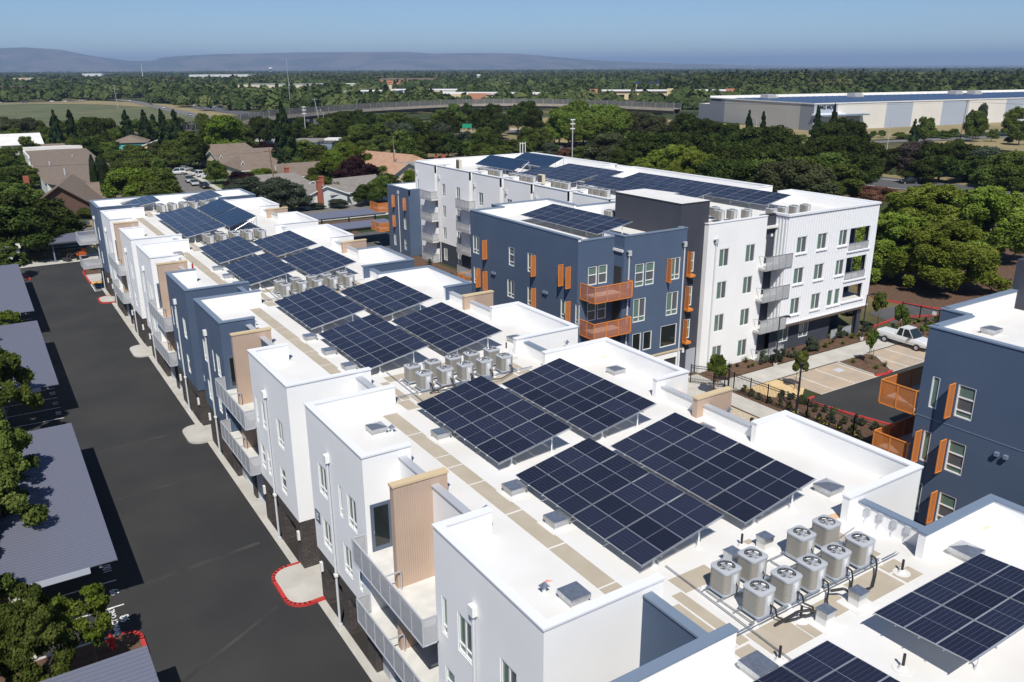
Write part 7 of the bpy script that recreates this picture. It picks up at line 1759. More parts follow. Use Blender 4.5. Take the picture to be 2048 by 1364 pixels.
def car(x, y, yaw, kind, col, label, group='parked cars', detail=True, z=0.0, L=None):
    L = L or {'sedan': 4.6, 'suv': 4.7, 'pickup': 5.7}[kind]; H = {'sedan': 1.45, 'suv': 1.75, 'pickup': 1.9}[kind]; W_ = 1.95 if kind == 'pickup' else 1.82
    key = (kind, col)
    if key not in CARS:
        mk, cab = car_mesh(kind, L, W_, H); r, g = cab(col); CARS[key] = (mk(col).mesh('body'), r.mesh('cabin_roof'), [q.mesh('window') for q in g])
    bm_, rm, gl = CARS[key]; t = thing('car' if kind != 'pickup' else 'pickup_truck', (x, y, z), label, 'car' if kind != 'pickup' else 'truck', group, yaw)
    def ch(n, me, loc=(0, 0, 0), sc=(1, 1, 1)): o = bpy.data.objects.new(n, me); COL.objects.link(o); o.parent = t; o.location = loc; o.scale = sc; return o
    ch('body', bm_); ch('cabin_roof', rm)
    for g in gl: ch('window', g)
    for sx in (-L * .31, L * .32):
        for sy in (-W_ / 2 + .08, W_ / 2 - .08):
            w = ch('wheel', WT, (sx, sy, .34)); 
            if detail: o = bpy.data.objects.new('rim', WR); COL.objects.link(o); o.parent = w
    if detail:
        for sy in (-1, 1):
            b = MB(); b.box(-L / 2 - .02, -L / 2 + .06, sy * W_ * .42 - .09, sy * W_ * .42 + .09, .72 if kind == 'sedan' else .85, .9 if kind == 'sedan' else 1.08, 'tail_red'); ch('tail_light', b.mesh('tail_light'))
            b = MB(); b.box(L / 2 - .12, L / 2 - .01, sy * W_ * .36 - .14, sy * W_ * .36 + .14, .56 if kind == 'sedan' else .72, .7 if kind == 'sedan' else .88, 'frame_white'); ch('headlight', b.mesh('headlight'))
            if kind == 'pickup': b = MB(); b.box(L * .17, L * .21, sy * (W_ / 2 + .02), sy * (W_ / 2 + .22), 1.2, 1.38, 'soft_black'); ch('mirror', b.mesh('mirror'))
    return t
hp = math.pi / 2
car(78.7, 46.6, -hp, 'pickup', 'car_white', 'white pickup truck with covered bed parked beside the blue building at right')
car(13.7, 170.6, math.pi - .03, 'pickup', 'car_grey', 'dark grey pickup truck parked on the back street at left'); car(6.7, 172.0, math.pi - .05, 'sedan', 'car_silver', 'silver sedan parked on the back street in front of a dark tree')
car(46.4, 219.5, -hp - .1, 'sedan', 'car_silver', 'nearer silver car at the kerb of the cul-de-sac road'); car(46.6, 226, -hp - .1, 'suv', 'car_silver', 'farther silver car at the kerb of the cul-de-sac road'); car(47.6, 245.5, 2.9, 'suv', 'car_white', 'white car turning at the head of the cul-de-sac'); car(45.8, 248.5, 2.6, 'sedan', 'car_grey', 'dark car behind the white one in the cul-de-sac')
car(52.6, 294, 2.9, 'suv', 'car_white', 'white car parked before the cream gabled house'); car(52.2, 240.0, .2, 'sedan', 'car_white', 'farthest white car on the driveway behind the round street tree'); car(52.8, 236, .2, 'suv', 'car_white', 'middle white car on the driveway behind the round street tree'); car(53.2, 231.6, .2, 'sedan', 'car_white', 'nearest white car on the driveway beside the round street tree')
car(51.8, 257, .4, 'sedan', 'car_black', 'dark car under the tall tree of the cul-de-sac'); car(51.2, 253, .4, 'sedan', 'car_silver', 'pale car under the tall tree of the cul-de-sac'); car(54.8, 212, .1, 'suv', 'car_blue', 'dark blue car on the lawn side right of the cul-de-sac'); car(41.5, 226, 1.4, 'sedan', 'car_white', 'white car half hidden by bright trees left of the road'); car(47.2, 212.5, -hp, 'sedan', 'car_black', 'black car roof just beyond the far parapet')
car(194.0, 120.2, 2.65, 'suv', 'car_black', 'black estate car driving on the freeway at right'); car(187.4, 250, 1.7, 'suv', 'car_red', 'dark red car on the freeway between the oaks'); car(150, 330, 1.5, 'suv', 'car_blue', 'blue car seen through the trees beyond the overpass side'); car(317, 219, .5, 'suv', 'car_grey', 'grey car in front of the warehouse door'); car(312, 213, .5, 'sedan', 'car_silver', 'pale car beside the grey one before the warehouse')
car(84, 64, 1.2, 'suv', 'car_blue', 'blue vehicle behind the corrugated block parapet'); car(84, 58, 1.2, 'sedan', 'car_black', 'dark car hidden under the feathery tree')
fx_ = [(120.5, 560, 'car_silver'), (123.5, 540, 'car_grey'), (118, 590, 'car_blue'), (128, 680, 'car_white'), (134, 760, 'car_grey'), (30, 882, 'car_white'), (72, 884, 'car_white'), (82, 878, 'car_white'), (96, 881, 'car_silver'), (122, 498, 'car_grey'), (132, 850, 'car_white'), (50, 880, 'car_grey')]
names_ = ['nearest silver car on the road along the green field', 'grey car ahead of the nearest silver one on the field road', 'blue car on the road along the green field', 'white car at the bend of the field road', 'grey car beyond the bend of the field road', 'white car at the far left of the road behind the field', 'left white car of the pair behind the field', 'right white car of the pair behind the field', 'silver car right of the white pair behind the field', 'dark car by the fenced ramp of the overpass', 'white car where two far roads meet', 'dark car on the road behind the field']
for (x, y, c), l in zip(fx_, names_): car(x, y, 1.5 if 110 < x < 136 and y < 870 else 0, 'sedan', c, l, 'cars on the far roads', False, .2)
for i, (x, y, c) in enumerate(((158, 708, 'car_white'), (163, 700, 'car_white'), (167, 706, 'car_silver'), (161, 668, 'car_white'), (166, 664, 'car_blue'), (188, 667, 'car_red'), (192, 650, 'car_grey'), (172, 655, 'car_white'))): car(x, y, .6, 'suv', c, ['leftmost white', 'second white', 'silver', 'nearer white', 'nearer blue', 'dark red', 'dark grey', 'rightmost white'][i] + ' vehicle in the car lot beyond the overpass', 'cars in the lot beyond the overpass', False, .05)
t = thing('flatbed_trailer', (101, 62, 0), 'flatbed trailer with white and blue sacks in the tree shade', 'trailer'); b = MB(); b.box(97.5, 101, 64.5, 68.5, .6, .75, 'wood_fence').box(97.5, 101, 64.5, 64.6, .75, 1.3, 'soft_black'); b.build('bed', t); b = MB(); b.box(98, 99, 65.5, 66.3, .75, 1.2, 'frame_white').box(99.4, 100.2, 66, 66.9, .75, 1.15, 'blue_paint').box(98.2, 98.8, 67, 67.6, .75, 1.1, 'frame_white'); b.build('load', t)
# mini excavator
t = thing('skid_loader', (11.6, 141.2, 0), 'orange tracked loader parked beside the small far carport', 'loader', rz=.5)
for nm, m in (('body', MB().box(-.3, .9, -.5, .5, .55, 1.15, 'kubota_orange').box(.2, .8, -.4, .4, 1.15, 1.5, 'kubota_orange')), ('track', MB().prism([(-.9, -.75), (.9, -.75), (.9, -.5), (-.9, -.5)], .0, .5, 'tyre').prism([(-.9, .5), (.9, .5), (.9, .75), (-.9, .75)], 0, .5, 'tyre')), ('seat', MB().box(-.2, .2, -.25, .25, 1.1, 1.5, 'black')), ('lift_arm', MB().tube((.2, -.4, 1.2), (-1.6, -.4, .9), .08, 'soft_black', 6).tube((.2, .4, 1.2), (-1.6, .4, .9), .08, 'soft_black', 6).tube((-1.6, -.4, .9), (-1.9, -.4, .3), .08, 'soft_black', 6).tube((-1.6, .4, .9), (-1.9, .4, .3), .08, 'soft_black', 6)), ('bucket', MB().prism([(-2.4, -.7), (-1.8, -.7), (-1.8, .7), (-2.4, .7)], .05, .5, 'soft_black'))):
    me = m.mesh(nm); o = bpy.data.objects.new(nm, me); COL.objects.link(o); o.parent = t
t = thing('white_shed', (1.5, 145, 0), 'small white-roofed shed at the left edge beyond the drive', 'shed'); b = MB(); b.box(-3, 3.8, 139.6, 150.4, 0, 2.9, 'siding_white'); b.build('wall', t); b = MB(); b.box(-3.3, 4.0, 139.2, 150.6, 2.9, 3.1, 'white_tpo').box(-2.2, -1.2, 142, 143, 3.1, 3.4, 'galv'); b.build('roof', t)
t = thing('waste_bin', (3.2, 171, 0), 'dark grey wheeled bin at the kerb of the back street', 'bin'); b = MB(); b.prism([(2.8, 170.6), (3.5, 170.6), (3.5, 171.3), (2.8, 171.3)], .1, 1.1, 'soft_black'); b.build('bin_body', t); b = MB(); b.box(2.75, 3.55, 170.55, 171.4, 1.1, 1.2, 'post_dark'); b.build('lid', t)
t = thing('bike_rack', (10.5, 144.6, 0), 'black bicycle rack under the small far carport', 'bike rack'); b = MB()
for i in range(9): x = 9.4 + i * .3; b.path([(x, 145, 0), (x, 145, .9), (x, 144.6, .9), (x, 144.6, 0)], .03, 'black', 5)
b.build('rack_hoop', t)
for i, (x, y) in enumerate(((6.2, 147.6), (13.2, 149.4))):
    t = thing('picnic_table', (x, y, 0), ['dark picnic table in the ochre yard beside the lamp post', 'dark picnic table at the right end of the ochre yard'][i], 'picnic table', 'picnic tables in the ochre yard'); b = MB(); b.box(x - .9, x + .9, y - .38, y + .38, .7, .76, 'soft_black'); b.build('table_top', t)
    for s in (-1, 1): b = MB(); b.box(x - .9, x + .9, y + s * .75 - .14, y + s * .75 + .14, .42, .47, 'soft_black'); b.build('bench', t)
    b = MB(); b.box(x - .06, x + .06, y - .8, y + .8, .35, .42, 'soft_black').box(x - .08, x + .08, y - .08, y + .08, 0, .7, 'soft_black'); b.build('leg', t)
t = thing('fire_hydrant', (1.75, 39.9, 0), 'red fire hydrant in the dark planter at bottom left', 'fire hydrant')
for nm, m in (('barrel', MB().tube((1.75, 39.9, .1), (1.75, 39.9, .75), .13, 'red_paint', 12)), ('bonnet', MB().tube((1.75, 39.9, .75), (1.75, 39.9, .93), .15, 'red_paint', 12, r2=.05)), ('outlet', MB().tube((1.5, 39.9, .55), (2.0, 39.9, .55), .065, 'red_paint', 8))): m.build(nm, t)
# shrubs and flowers in the court beds
def tuft_mesh(m, n=70, h=.6, seed=1):
    rr = random.Random(seed); b = MB()
    for i in range(n): a = rr.uniform(0, 6.28); t_ = rr.uniform(.1, .9); L_ = rr.uniform(.6, 1) * h; e = (L_ * t_ * math.cos(a), L_ * t_ * math.sin(a), L_ * math.sqrt(max(.05, 1 - t_ * t_))); w = .02; b.face([(w * math.sin(a), -w * math.cos(a), 0), (-w * math.sin(a), w * math.cos(a), 0), e], m)
    return b.mesh('blades')
TUF = [tuft_mesh('leaf_grey', 90, .6, 1), tuft_mesh('leaf_olive', 90, .55, 2), tuft_mesh('leaf_light', 90, .6, 3)]; SHR = [crown_broad('leaf_grey', 9, 700, .045, z0=.05, spread=.28, br=(.14, .24)), crown_broad('leaf_olive', 9, 420, .06, z0=.05, spread=.28, br=(.14, .24)), crown_broad('leaf_bright', 9, 420, .06, z0=.05, spread=.28, br=(.14, .24)), crown_broad('leaf_mid', 9, 420, .06, z0=.05, spread=.28, br=(.14, .24))]
fl = MB()
for i in range(34): a = R_.uniform(0, 6.28); r = R_.uniform(0, .35); z = R_.uniform(.32, .5); fl.prism([(r * math.cos(a) + .05 * math.cos(q), r * math.sin(a) + .05 * math.sin(q)) for q in (0, 1.26, 2.5, 3.8, 5)], z, z + .03, 'flower_yellow')
FLM = fl.mesh('blossom')
def plant(x, y, me, s, label, cat='shrub', grp='shrubs in the planting beds', blossom=False, nm='shrub'):
    o = inst(nm, me, None, (x, y, 0.02), (0, 0, R_.uniform(0, 6.28)), (s, s, s * R_.uniform(.8, 1.1))); tag(o, label, cat, grp)
    if blossom: c = bpy.data.objects.new('blossom', FLM); COL.objects.link(c); c.parent = o
for i in range(13): plant(54.45 + R_.uniform(-.2, .25), 46.6 - i * .98 + R_.uniform(-.15, .15), SHR[i % 2], .7, 'grey-leaved plant with yellow flowers in the row along the black picket fence', 'flowers', 'yellow flowers along the picket fence', True, 'flowering_plant')
for i in range(26): plant(55.6 + R_.uniform(-.2, 1.9), 43.8 - i * .47 + R_.uniform(-.3, .3), R_.choice(SHR[:2] + SHR[3:]), R_.uniform(.5, .9), 'small grey-green shrub in the brown bed behind the picket fence', grp='shrubs behind the picket fence')
for i in range(34): x = 56 + i * .7 + R_.uniform(-.3, .3); plant(x, R_.uniform(50.1, 51.9 if x < 62 or x > 66 else 50.9), R_.choice(TUF + SHR[:1]), R_.uniform(.8, 1.5), 'small grassy plant on the brown strip before the white and corrugated walls', 'plant', 'plants on the strip before the walls', nm='grassy_plant')
for i in range(30): plant(R_.uniform(82, 92), R_.uniform(46.5, 50.5), R_.choice(SHR), R_.uniform(.5, 1.0), 'small green shrub in the brown bed near the rolling gate', grp='shrubs near the rolling gate')
for x, y in ((69.1, 45.9), (69.4, 43.6), (70.8, 43.6), (71.6, 45.6)): plant(x, y, TUF[2], 1.2, 'bright grassy tuft on the planted island between the stalls', 'plant', 'tufts on the planted island', nm='grassy_plant')
for i in range(26): plant(49.6 + R_.uniform(-1.6, .2), 33 + i * .75, R_.choice(SHR + TUF), R_.uniform(.6, 1.1), 'small plant in the brown bed left of the courtyard path', 'plant', 'plants beside the courtyard path', nm='grassy_plant')
for i in range(30): plant(R_.uniform(45, 55.5), R_.uniform(74, 112), R_.choice(SHR[:2] + TUF[:2]), R_.uniform(.7, 1.1), 'small greyish plant in the brown courtyard bed below the balcony stacks', 'plant', 'plants in the courtyard bed', nm='grassy_plant')
plant(12.3, 131.3, SHR[3], 1.8, 'round green shrub on the far red-kerbed corner'); plant(22.5, 178, SHR[0], 2.0, 'low grey bush on the verge of the back street')
t = thing('warning_sign', (121, 80, 0), 'orange diamond road sign beyond the corner of the corrugated block', 'road sign'); b = MB(); b.prism([(120.4, 79.98), (121.6, 79.98), (121.6, 80.02), (120.4, 80.02)], 1.9, 1.9, 'sign_orange')
b = MB(); b.face([(121, 80, 1.7), (121.75, 80, 2.5), (121, 80, 3.3), (120.25, 80, 2.5)], 'sign_orange').face([(121, 79.98, 2.1), (121.3, 79.98, 2.5), (121, 79.98, 2.9), (120.7, 79.98, 2.5)], 'tail_red'); b.build('sign_plate', t); b = MB(); b.tube((121, 80.05, 0), (121, 80.05, 2.6), .05, 'pole_grey', 6); b.build('post', t)
t = thing('highway_sign', (154.3, 269.8, 0), 'green highway direction sign among the trees', 'road sign'); b = MB(); b.obox((154.3, 269.8), (.87, -.5), 1.7, .06, 7.0, 8.4, 'sign_green'); sp_ = b.build('sign_plate', t); b = MB(); b.tube((153, 270.6, 0), (153, 270.6, 7), .15, 'pole_grey', 6).tube((155.6, 269.1, 0), (155.6, 269.1, 7), .15, 'pole_grey', 6); b.build('post', t)
def text_obj(body, loc, size, rot, m, parent, name='lettering', ext=.05, off=.0):
    c = bpy.data.curves.new(name, 'FONT'); c.body = body; c.size = size; c.extrude = ext; c.offset = off; c.align_x = 'CENTER'; c.align_y = 'CENTER'; return text_mesh(name, c, m, parent, loc, rot)
# ------------------------------------------------------------------ houses
def hgable(name, c, u, L, Wd, eave, ridge, roof, wall, label, cat='house', over=.5, hip=0.0, base=0, trim='frame_white', chim=None, wins=(), grp='houses beyond the back street'):
    """gabled (or hipped) house: c centre, u ridge direction"""
    t = thing(name, (c[0], c[1], 0), label, cat, grp); w = (-u[1], u[0])
    P = lambda a, b, z: (c[0] + u[0] * a + w[0] * b, c[1] + u[1] * a + w[1] * b, z)
    hl, hw = L / 2, Wd / 2; b = MB()
    q = [(-hl, -hw), (hl, -hw), (hl, hw), (-hl, hw)]
    for i in range(4): a, d = q[i], q[(i + 1) % 4]; b.face([P(*a, base), P(*d, base), P(*d, eave), P(*a, eave)], wall)
    if hip == 0:
        for s in (-1, 1): b.face([P(s * hl, -hw, eave), P(s * hl, hw, eave), P(s * hl, 0, ridge - .1)], wall)
    b.build('wall', t)
    r = MB(); ol, ow = hl + over, hw + over; dz = (ridge - eave) * over / hw; ze = eave - dz; rl = hl + over - hip
    for s in (-1, 1): r.face([P(-ol, s * ow, ze), P(ol, s * ow, ze), P(rl, 0, ridge), P(-rl, 0, ridge)], roof); r.face([P(-ol, s * ow, ze - .18), P(ol, s * ow, ze - .18), P(rl, 0, ridge - .18), P(-rl, 0, ridge - .18)], trim); r.face([P(-ol, s * ow, ze - .18), P(ol, s * ow, ze - .18), P(ol, s * ow, ze), P(-ol, s * ow, ze)], trim)
    for s in (-1, 1):
        if hip: r.face([P(s * ol, -ow, ze), P(s * ol, ow, ze), P(s * rl, 0, ridge)], roof)
        else:
            for k in (-1, 1): r.face([P(s * ol, k * ow, ze - .2), P(s * rl, 0, ridge - .2), P(s * rl, 0, ridge + .01), P(s * ol, k * ow, ze + .01)], trim)
    ro = r.build('roof', t)
    if chim: a, bb = chim; m = MB(); pc = P(a, bb, 0); m.box(pc[0] - .45, pc[0] + .45, pc[1] - .45, pc[1] + .45, 0 if abs(bb) > hw - .5 or abs(a) > hl - .5 else eave, ridge + 1.1, 'red_brick').box(pc[0] - .55, pc[0] + .55, pc[1] - .55, pc[1] + .55, ridge + 1.0, ridge + 1.15, 'red_brick'); m.build('chimney', t)
    for (a, bb, s) in wins:
        pc = P(a, bb, 0); m = MB(); m.box(pc[0] - .7 * (1 if s else .05), pc[0] + .7 * (1 if s else .05), pc[1] - .05 if s else pc[1] - .7, pc[1] + .05 if s else pc[1] + .7, 1.0, 2.2, 'frame_white'); o = m.build('window', t); m = MB(); e = .03; m.box(pc[0] - (.6 if s else .05 + e), pc[0] + (.6 if s else .05 + e), pc[1] - (.05 + e if s else .6), pc[1] + (.05 + e if s else .6), 1.1, 2.1, 'pane_dark'); m.build('pane', o)
    return t
ux, uy = (1.0, 0.0), (0.0, 1.0)
t = thing('long_building', (20.5, 238, 0), 'long low building with a huge brown shingle roof and white parapet at far left', 'building', 'houses beyond the back street')
b = MB(); b.box(13.6, 20.2, 215, 281, 0, 3.2, 'siding_white').box(20.2, 29, 199, 281, 0, 3.0, 'siding_white').build('wall', t)
b = MB(); b.face([(13.2, 268, 5.1), (13.2, 216, 3.3), (21, 198, 3.0), (21, 281, 5.6)], 'shingle_brown').face([(21, 281, 5.6), (21, 198, 3.0), (29.6, 198, 2.9), (29.6, 281, 5.5)], 'shingle_brown').face([(13.2, 281, 5.5), (13.2, 268, 5.1), (21, 281, 5.6)], 'shingle_brown').build('roof', t)
for i, (x, y) in enumerate(((17, 246), (18.5, 226), (24, 262), (26, 232))): b = MB(); b.tube((x, y, 3.5), (x, y, 5.4), .22, 'pole_grey', 8).build('roof_pipe', t)
m_ = thing('parapet_building', (20.5, 281, 0), 'white parapet wall crossing the far end of the long brown roof', 'wall'); b = MB(); b.box(13.4, 28.8, 281, 283.6, 4.6, 6.4, 'white_tpo').box(13.2, 13.6, 262, 282, 3, 5.6, 'frame_white'); b.build('parapet', m_)
hgable('house', (15.5, 191), (.22, .975), 18, 11, 2.8, 6.6, 'shingle_brown', 'siding_brown', 'dark brown gabled house with wide eaves at left', over=.9, trim='brown_fascia'); hgable('house', (20.5, 198), ux, 11, 12, 2.6, 4.9, 'shingle_brown', 'siding_brown', 'right wing of the dark brown house with dark windows', over=.8, trim='brown_fascia', wins=((-2, -6.05, 1), (2.5, -6.05, 1)))
m_ = thing('brick_chimney', (9.5, 212, 0), 'red brick chimney standing left of the dark brown gabled house', 'chimney'); b = MB(); b.box(9, 10.1, 211.5, 212.5, 0, 5.6, 'red_brick'); b.build('stack', m_)
hgable('house', (15.5, 338), ux, 12, 22, 4.2, 7.0, 'white_tpo', 'siding_white', 'pale-roofed white house at far left', over=.5); hgable('house', (24, 309), ux, 14, 10, 3.4, 5.2, 'shingle_brown', 'siding_brown', 'brown-roofed house behind the white parapet'); hgable('house', (41, 335), ux, 9, 12, 3.4, 5.0, 'white_tpo', 'siding_white', 'small pale roof deep in the garden trees')
hgable('house', (29.5, 239), uy, 26, 8, 3, 4.8, 'shingle_brown', 'siding_white', 'brown roof right of the slim cypresses', hip=3)
hgable('house', (51, 332), (.25, .97), 34, 11, 4.0, 5.8, 'shingle_brown', 'siding_teal', 'teal house with a brown hipped roof behind the garden trees', hip=4); hgable('house', (59, 308), (.45, .89), 22, 13, 3.8, 6.0, 'shingle_brown', 'siding_yellow', 'cream yellow gabled house beside the teal one', wins=((-11.05, -2, 1),)); hgable('house', (66, 320), ux, 12, 14, 3.6, 5.6, 'shingle_brown', 'siding_yellow', 'brown roof behind the cream gabled house')
for i, (cx, cy, l) in enumerate(((69.5, 291, 'brown-roofed row house farthest up the row'), (67.5, 271, 'second brown-roofed row house from the far end'), (67, 250, 'third brown-roofed row house from the far end'), (67.5, 230, 'nearest brown-roofed row house with small dormers'))):
    hgable('house', (cx, cy), ux, 17, 19, 2.8, 5.6, 'shingle_brown', 'siding_cream', l, hip=2.5 if i % 2 else 0, wins=((-8.55, -3, 0),), grp='brown-roofed row houses')
    d = thing('roof_dormer', (cx - 7, cy - 5, 3.4), 'small white-edged dormer on the brown roof, number %s of the row from the far end' % ORD[i], 'dormer', 'dormers on the brown roofs'); b = MB(); b.face([(cx - 8.2, cy - 6, 3.0), (cx - 6.6, cy - 6, 3.0), (cx - 7.4, cy - 6, 4.6)], 'soft_black').face([(cx - 8.2, cy - 6, 3.0), (cx - 7.4, cy - 6, 4.7), (cx - 7.4, cy - 3.2, 4.7)], 'shingle_brown').face([(cx - 6.6, cy - 6, 3.0), (cx - 7.4, cy - 6, 4.7), (cx - 7.4, cy - 3.2, 4.7)], 'shingle_brown').tube((cx - 8.2, cy - 6.03, 3.0), (cx - 7.4, cy - 6.03, 4.7), .08, 'frame_white', 4).tube((cx - 6.6, cy - 6.03, 3.0), (cx - 7.4, cy - 6.03, 4.7), .08, 'frame_white', 4); b.build('dormer_shell', d)
hgable('house', (71, 208), ux, 14, 15, 2.8, 5.2, 'shingle_brown', 'siding_cream', 'brown roof just left of the yellow-green tree', hip=3); hgable('house', (59, 193), ux, 12, 12, 2.8, 4.6, 'shingle_grey', 'siding_white', 'grey roof with a brick chimney behind the utility pole', hip=2, chim=(3, 1))
hgable('house', (68.5, 174), (.98, .2), 15, 12, 2.9, 5.0, 'shingle_grey', 'siding_white', 'white house with a grey roof facing the back street', hip=0, chim=(-7.6, -2.5), wins=((3, -6.05, 1),)); hgable('house', (61.2, 171.5), uy, 10, 9, 2.8, 4.6, 'shingle_grey', 'siding_white', 'white gabled end with a tall red brick chimney', chim=(-5.3, 1.6))
hgable('house', (95.5, 212), (-.3, .95), 26, 13, 3.2, 6.0, 'shingle_tan', 'siding_cream', 'orange-tan tiled house behind the dark purple tree', hip=3); hgable('house', (88.5, 194), (-.35, .937), 12, 11, 3.0, 5.4, 'shingle_tan', 'siding_cream', 'cream gable with a blue-edged orange-tan roof', trim='blue_trim')
hgable('house', (97, 192), (.9, -.43), 14, 10, 2.8, 5.2, 'shingle_grey', 'siding_cream', 'dark grey roof with two brick chimneys beside the far white tower', chim=(3, 0)); 
m_ = thing('brick_chimney', (101.5, 190, 0), 'right one of two red brick chimneys above the far white parapet', 'chimney'); b = MB(); b.box(101, 102, 189.6, 190.4, 3, 6.8, 'red_brick'); b.build('stack', m_)
m_ = thing('flat_house', (104, 284, 0), 'blue-grey flat-roofed house with an arched window behind the big rounded tree', 'house'); b = MB(); b.obox((103, 287), (.8, -.6), 8, 8, 0, 3.8, 'blue_coping').build('wall', m_); b = MB(); b.obox((103, 287), (.8, -.6), 8.3, 8.3, 3.8, 4.0, 'shingle_grey').obox((108, 283), (.8, -.6), 2.5, 2.5, 4.0, 4.7, 'white_tpo').build('roof', m_)
for i in range(5): b = MB(); b.obox((101.5 + i * 1.1, 279 - i * .6), (.6, .8), 1.6, .4, 4.3, 4.35, 'pv_cells'); b.build('solar_panel', m_)
b = MB(); b.obox((97.8, 279), (.8, -.6), 1.3, .1, .8, 3.2, 'frame_white').obox((97.75, 278.85), (.8, -.6), .9, .1, 1.0, 2.8, 'pane_dark').build('window', m_)
m_ = thing('flat_house', (100, 330, 0), 'low pale flat roof left of the tall dark conifer', 'house'); b = MB(); b.box(92, 108, 322, 336, 0, 3.4, 'siding_white'); b.build('wall', m_); b = MB(); b.box(91.7, 108.3, 321.7, 336.3, 3.4, 3.7, 'siding_cream'); b.build('roof', m_)
t = thing('board_fence', (70, 174.6, 0), 'dark brown board fence right of the white house', 'fence')
for i in range(46): x = 66.5 + i * .26; b = MB(); b.box(x, x + .24, 173.2 - .01 * (i % 2), 173.24 + .01 * (i % 2), 0, 1.85, 'wood_fence'); b.build('board', t)
b = MB(); b.box(66.5, 78.5, 173.26, 173.32, .4, .5, 'wood_fence').box(66.5, 78.5, 173.26, 173.32, 1.4, 1.5, 'wood_fence'); b.build('rail', t)
t = thing('board_fence', (92, 200, 0), 'weathered grey board fence below the blue-edged gable', 'fence')
for i in range(40): x = 88 + i * .3; b = MB(); b.box(x, x + .28, 186.0 + .01 * (i % 2), 186.05, 0, 1.8, 'bark_pale'); b.build('board', t)
# ------------------------------------------------------------------ overpass
OP = thing('overpass', (220, 420, 0), 'long curved concrete overpass with a chain-link fence crossing the trees', 'bridge')
dk = [(60, 318), (77, 345), (101.8, 367), (116.5, 376), (149, 400), (188, 421), (222, 432), (248, 436), (270, 428), (287, 410), (298, 385), (304, 350), (306, 320)]
def smooth(pts, n=4):
    out = []
    for i in range(len(pts) - 1):
        p0 = pts[max(0, i - 1)]; p1 = pts[i]; p2 = pts[i + 1]; p3 = pts[min(len(pts) - 1, i + 2)]
        for k in range(n): t_ = k / n; out.append(tuple(.5 * (2 * p1[j] + (p2[j] - p0[j]) * t_ + (2 * p0[j] - 5 * p1[j] + 4 * p2[j] - p3[j]) * t_ ** 2 + (3 * p1[j] - p0[j] - 3 * p2[j] + p3[j]) * t_ ** 3) for j in (0, 1)))
    return out + [pts[-1]]
dk = smooth(dk)
def dz_(i): f = i / (len(dk) - 1); return 4.6 + 2.9 * min(1, f * 4.0)
nrm_ = []
for i, p in enumerate(dk): a = dk[max(0, i - 1)]; c = dk[min(len(dk) - 1, i + 1)]; l = math.hypot(c[0] - a[0], c[1] - a[1]); nrm_.append((-(c[1] - a[1]) / l, (c[0] - a[0]) / l))
def strip(name, o0, o1, h0, h1, m):
    b = MB()
    for i in range(len(dk) - 1):
        q = []
        for k in (i, i + 1): z = dz_(k); q.append([(dk[k][0] + nrm_[k][0] * o, dk[k][1] + nrm_[k][1] * o, z + h) for o, h in ((o0, h0), (o1, h0), (o1, h1), (o0, h1))])
        for e in range(4): b.face([q[0][e], q[0][(e + 1) % 4], q[1][(e + 1) % 4], q[1][e]], m)
    return b.build(name, OP)
strip('deck', -2.6, 2.6, -.5, 0, 'bridge_concrete'); strip('girder', -1.9, 1.9, -2.3, -.5, 'bridge_dark'); strip('barrier', -2.7, -2.45, -.9, .35, 'bridge_concrete'); strip('barrier', 2.45, 2.7, -.9, .35, 'bridge_concrete'); strip('fence_mesh', -2.6, -2.58, .35, 3.0, 'chain_link'); strip('fence_mesh', 2.58, 2.6, .35, 3.0, 'chain_link')
b = MB()
for i in range(len(dk)):
    for o in (-2.59, 2.59): x, y, z = dk[i][0] + nrm_[i][0] * o, dk[i][1] + nrm_[i][1] * o, dz_(i); b.tube((x, y, z), (x, y, z + 3.05), .06, 'pole_grey', 4)
b.build('fence_post', OP)
for i in range(3, len(dk), 6): b = MB(); b.tube((dk[i][0], dk[i][1], 0), (dk[i][0], dk[i][1], dz_(i) - 2.2), 1.3, 'bridge_concrete', 12, r2=.9); b.build('pier', OP)
b = MB(); b.face([(60, 318, 4.6), (40, 290, .1), (46, 286, .1), (64, 315, 4.6)], 'bridge_concrete'); b.build('ramp', OP)
# ------------------------------------------------------------------ warehouse
WH = thing('warehouse', (430, 270, 0), 'very long low warehouse with broad cream and blue-grey vertical stripes and a solar roof', 'warehouse')
A0 = (321.5, 249.2); dF = Vector((464 - 321.5, 230.5 - 249.2)); dF.normalize(); E1 = (A0[0] + dF.x * 290, A0[1] + dF.y * 290); Lc = (341.3, 325.5); HWH = 12.0
def whwall(p, q, z0, z1, m, name='wall_panel'):
    b = MB(); b.face([(p[0], p[1], z0), (q[0], q[1], z0), (q[0], q[1], z1), (p[0], p[1], z1)], m); return b.build(name, WH)
cuts = [0, 14.2, 45.0, 62.6, 83.0, 102.0, 130, 144.0, 175, 190, 225, 290]; cm_ = ['wh_blue', 'wh_white', 'wh_blue', 'wh_white', 'wh_blue', 'wh_white', 'wh_blue', 'wh_white', 'wh_blue', 'wh_white', 'wh_blue']
for a, c, m in zip(cuts, cuts[1:], cm_): whwall((A0[0] + dF.x * a, A0[1] + dF.y * a), (A0[0] + dF.x * c, A0[1] + dF.y * c), 0, HWH, m)
dl = Vector((Lc[0] - A0[0], Lc[1] - A0[1])); wl2 = lambda f: (A0[0] + dl.x * f, A0[1] + dl.y * f)
whwall(wl2(.125), A0, 0, HWH, 'wh_side'); whwall(wl2(.93), wl2(.125), 0, HWH, 'wh_tan'); whwall(wl2(1.12), wl2(.93), 0, HWH, 'wh_side'); whwall(wl2(1.26), wl2(1.12), 0, 8.6, 'wh_side')
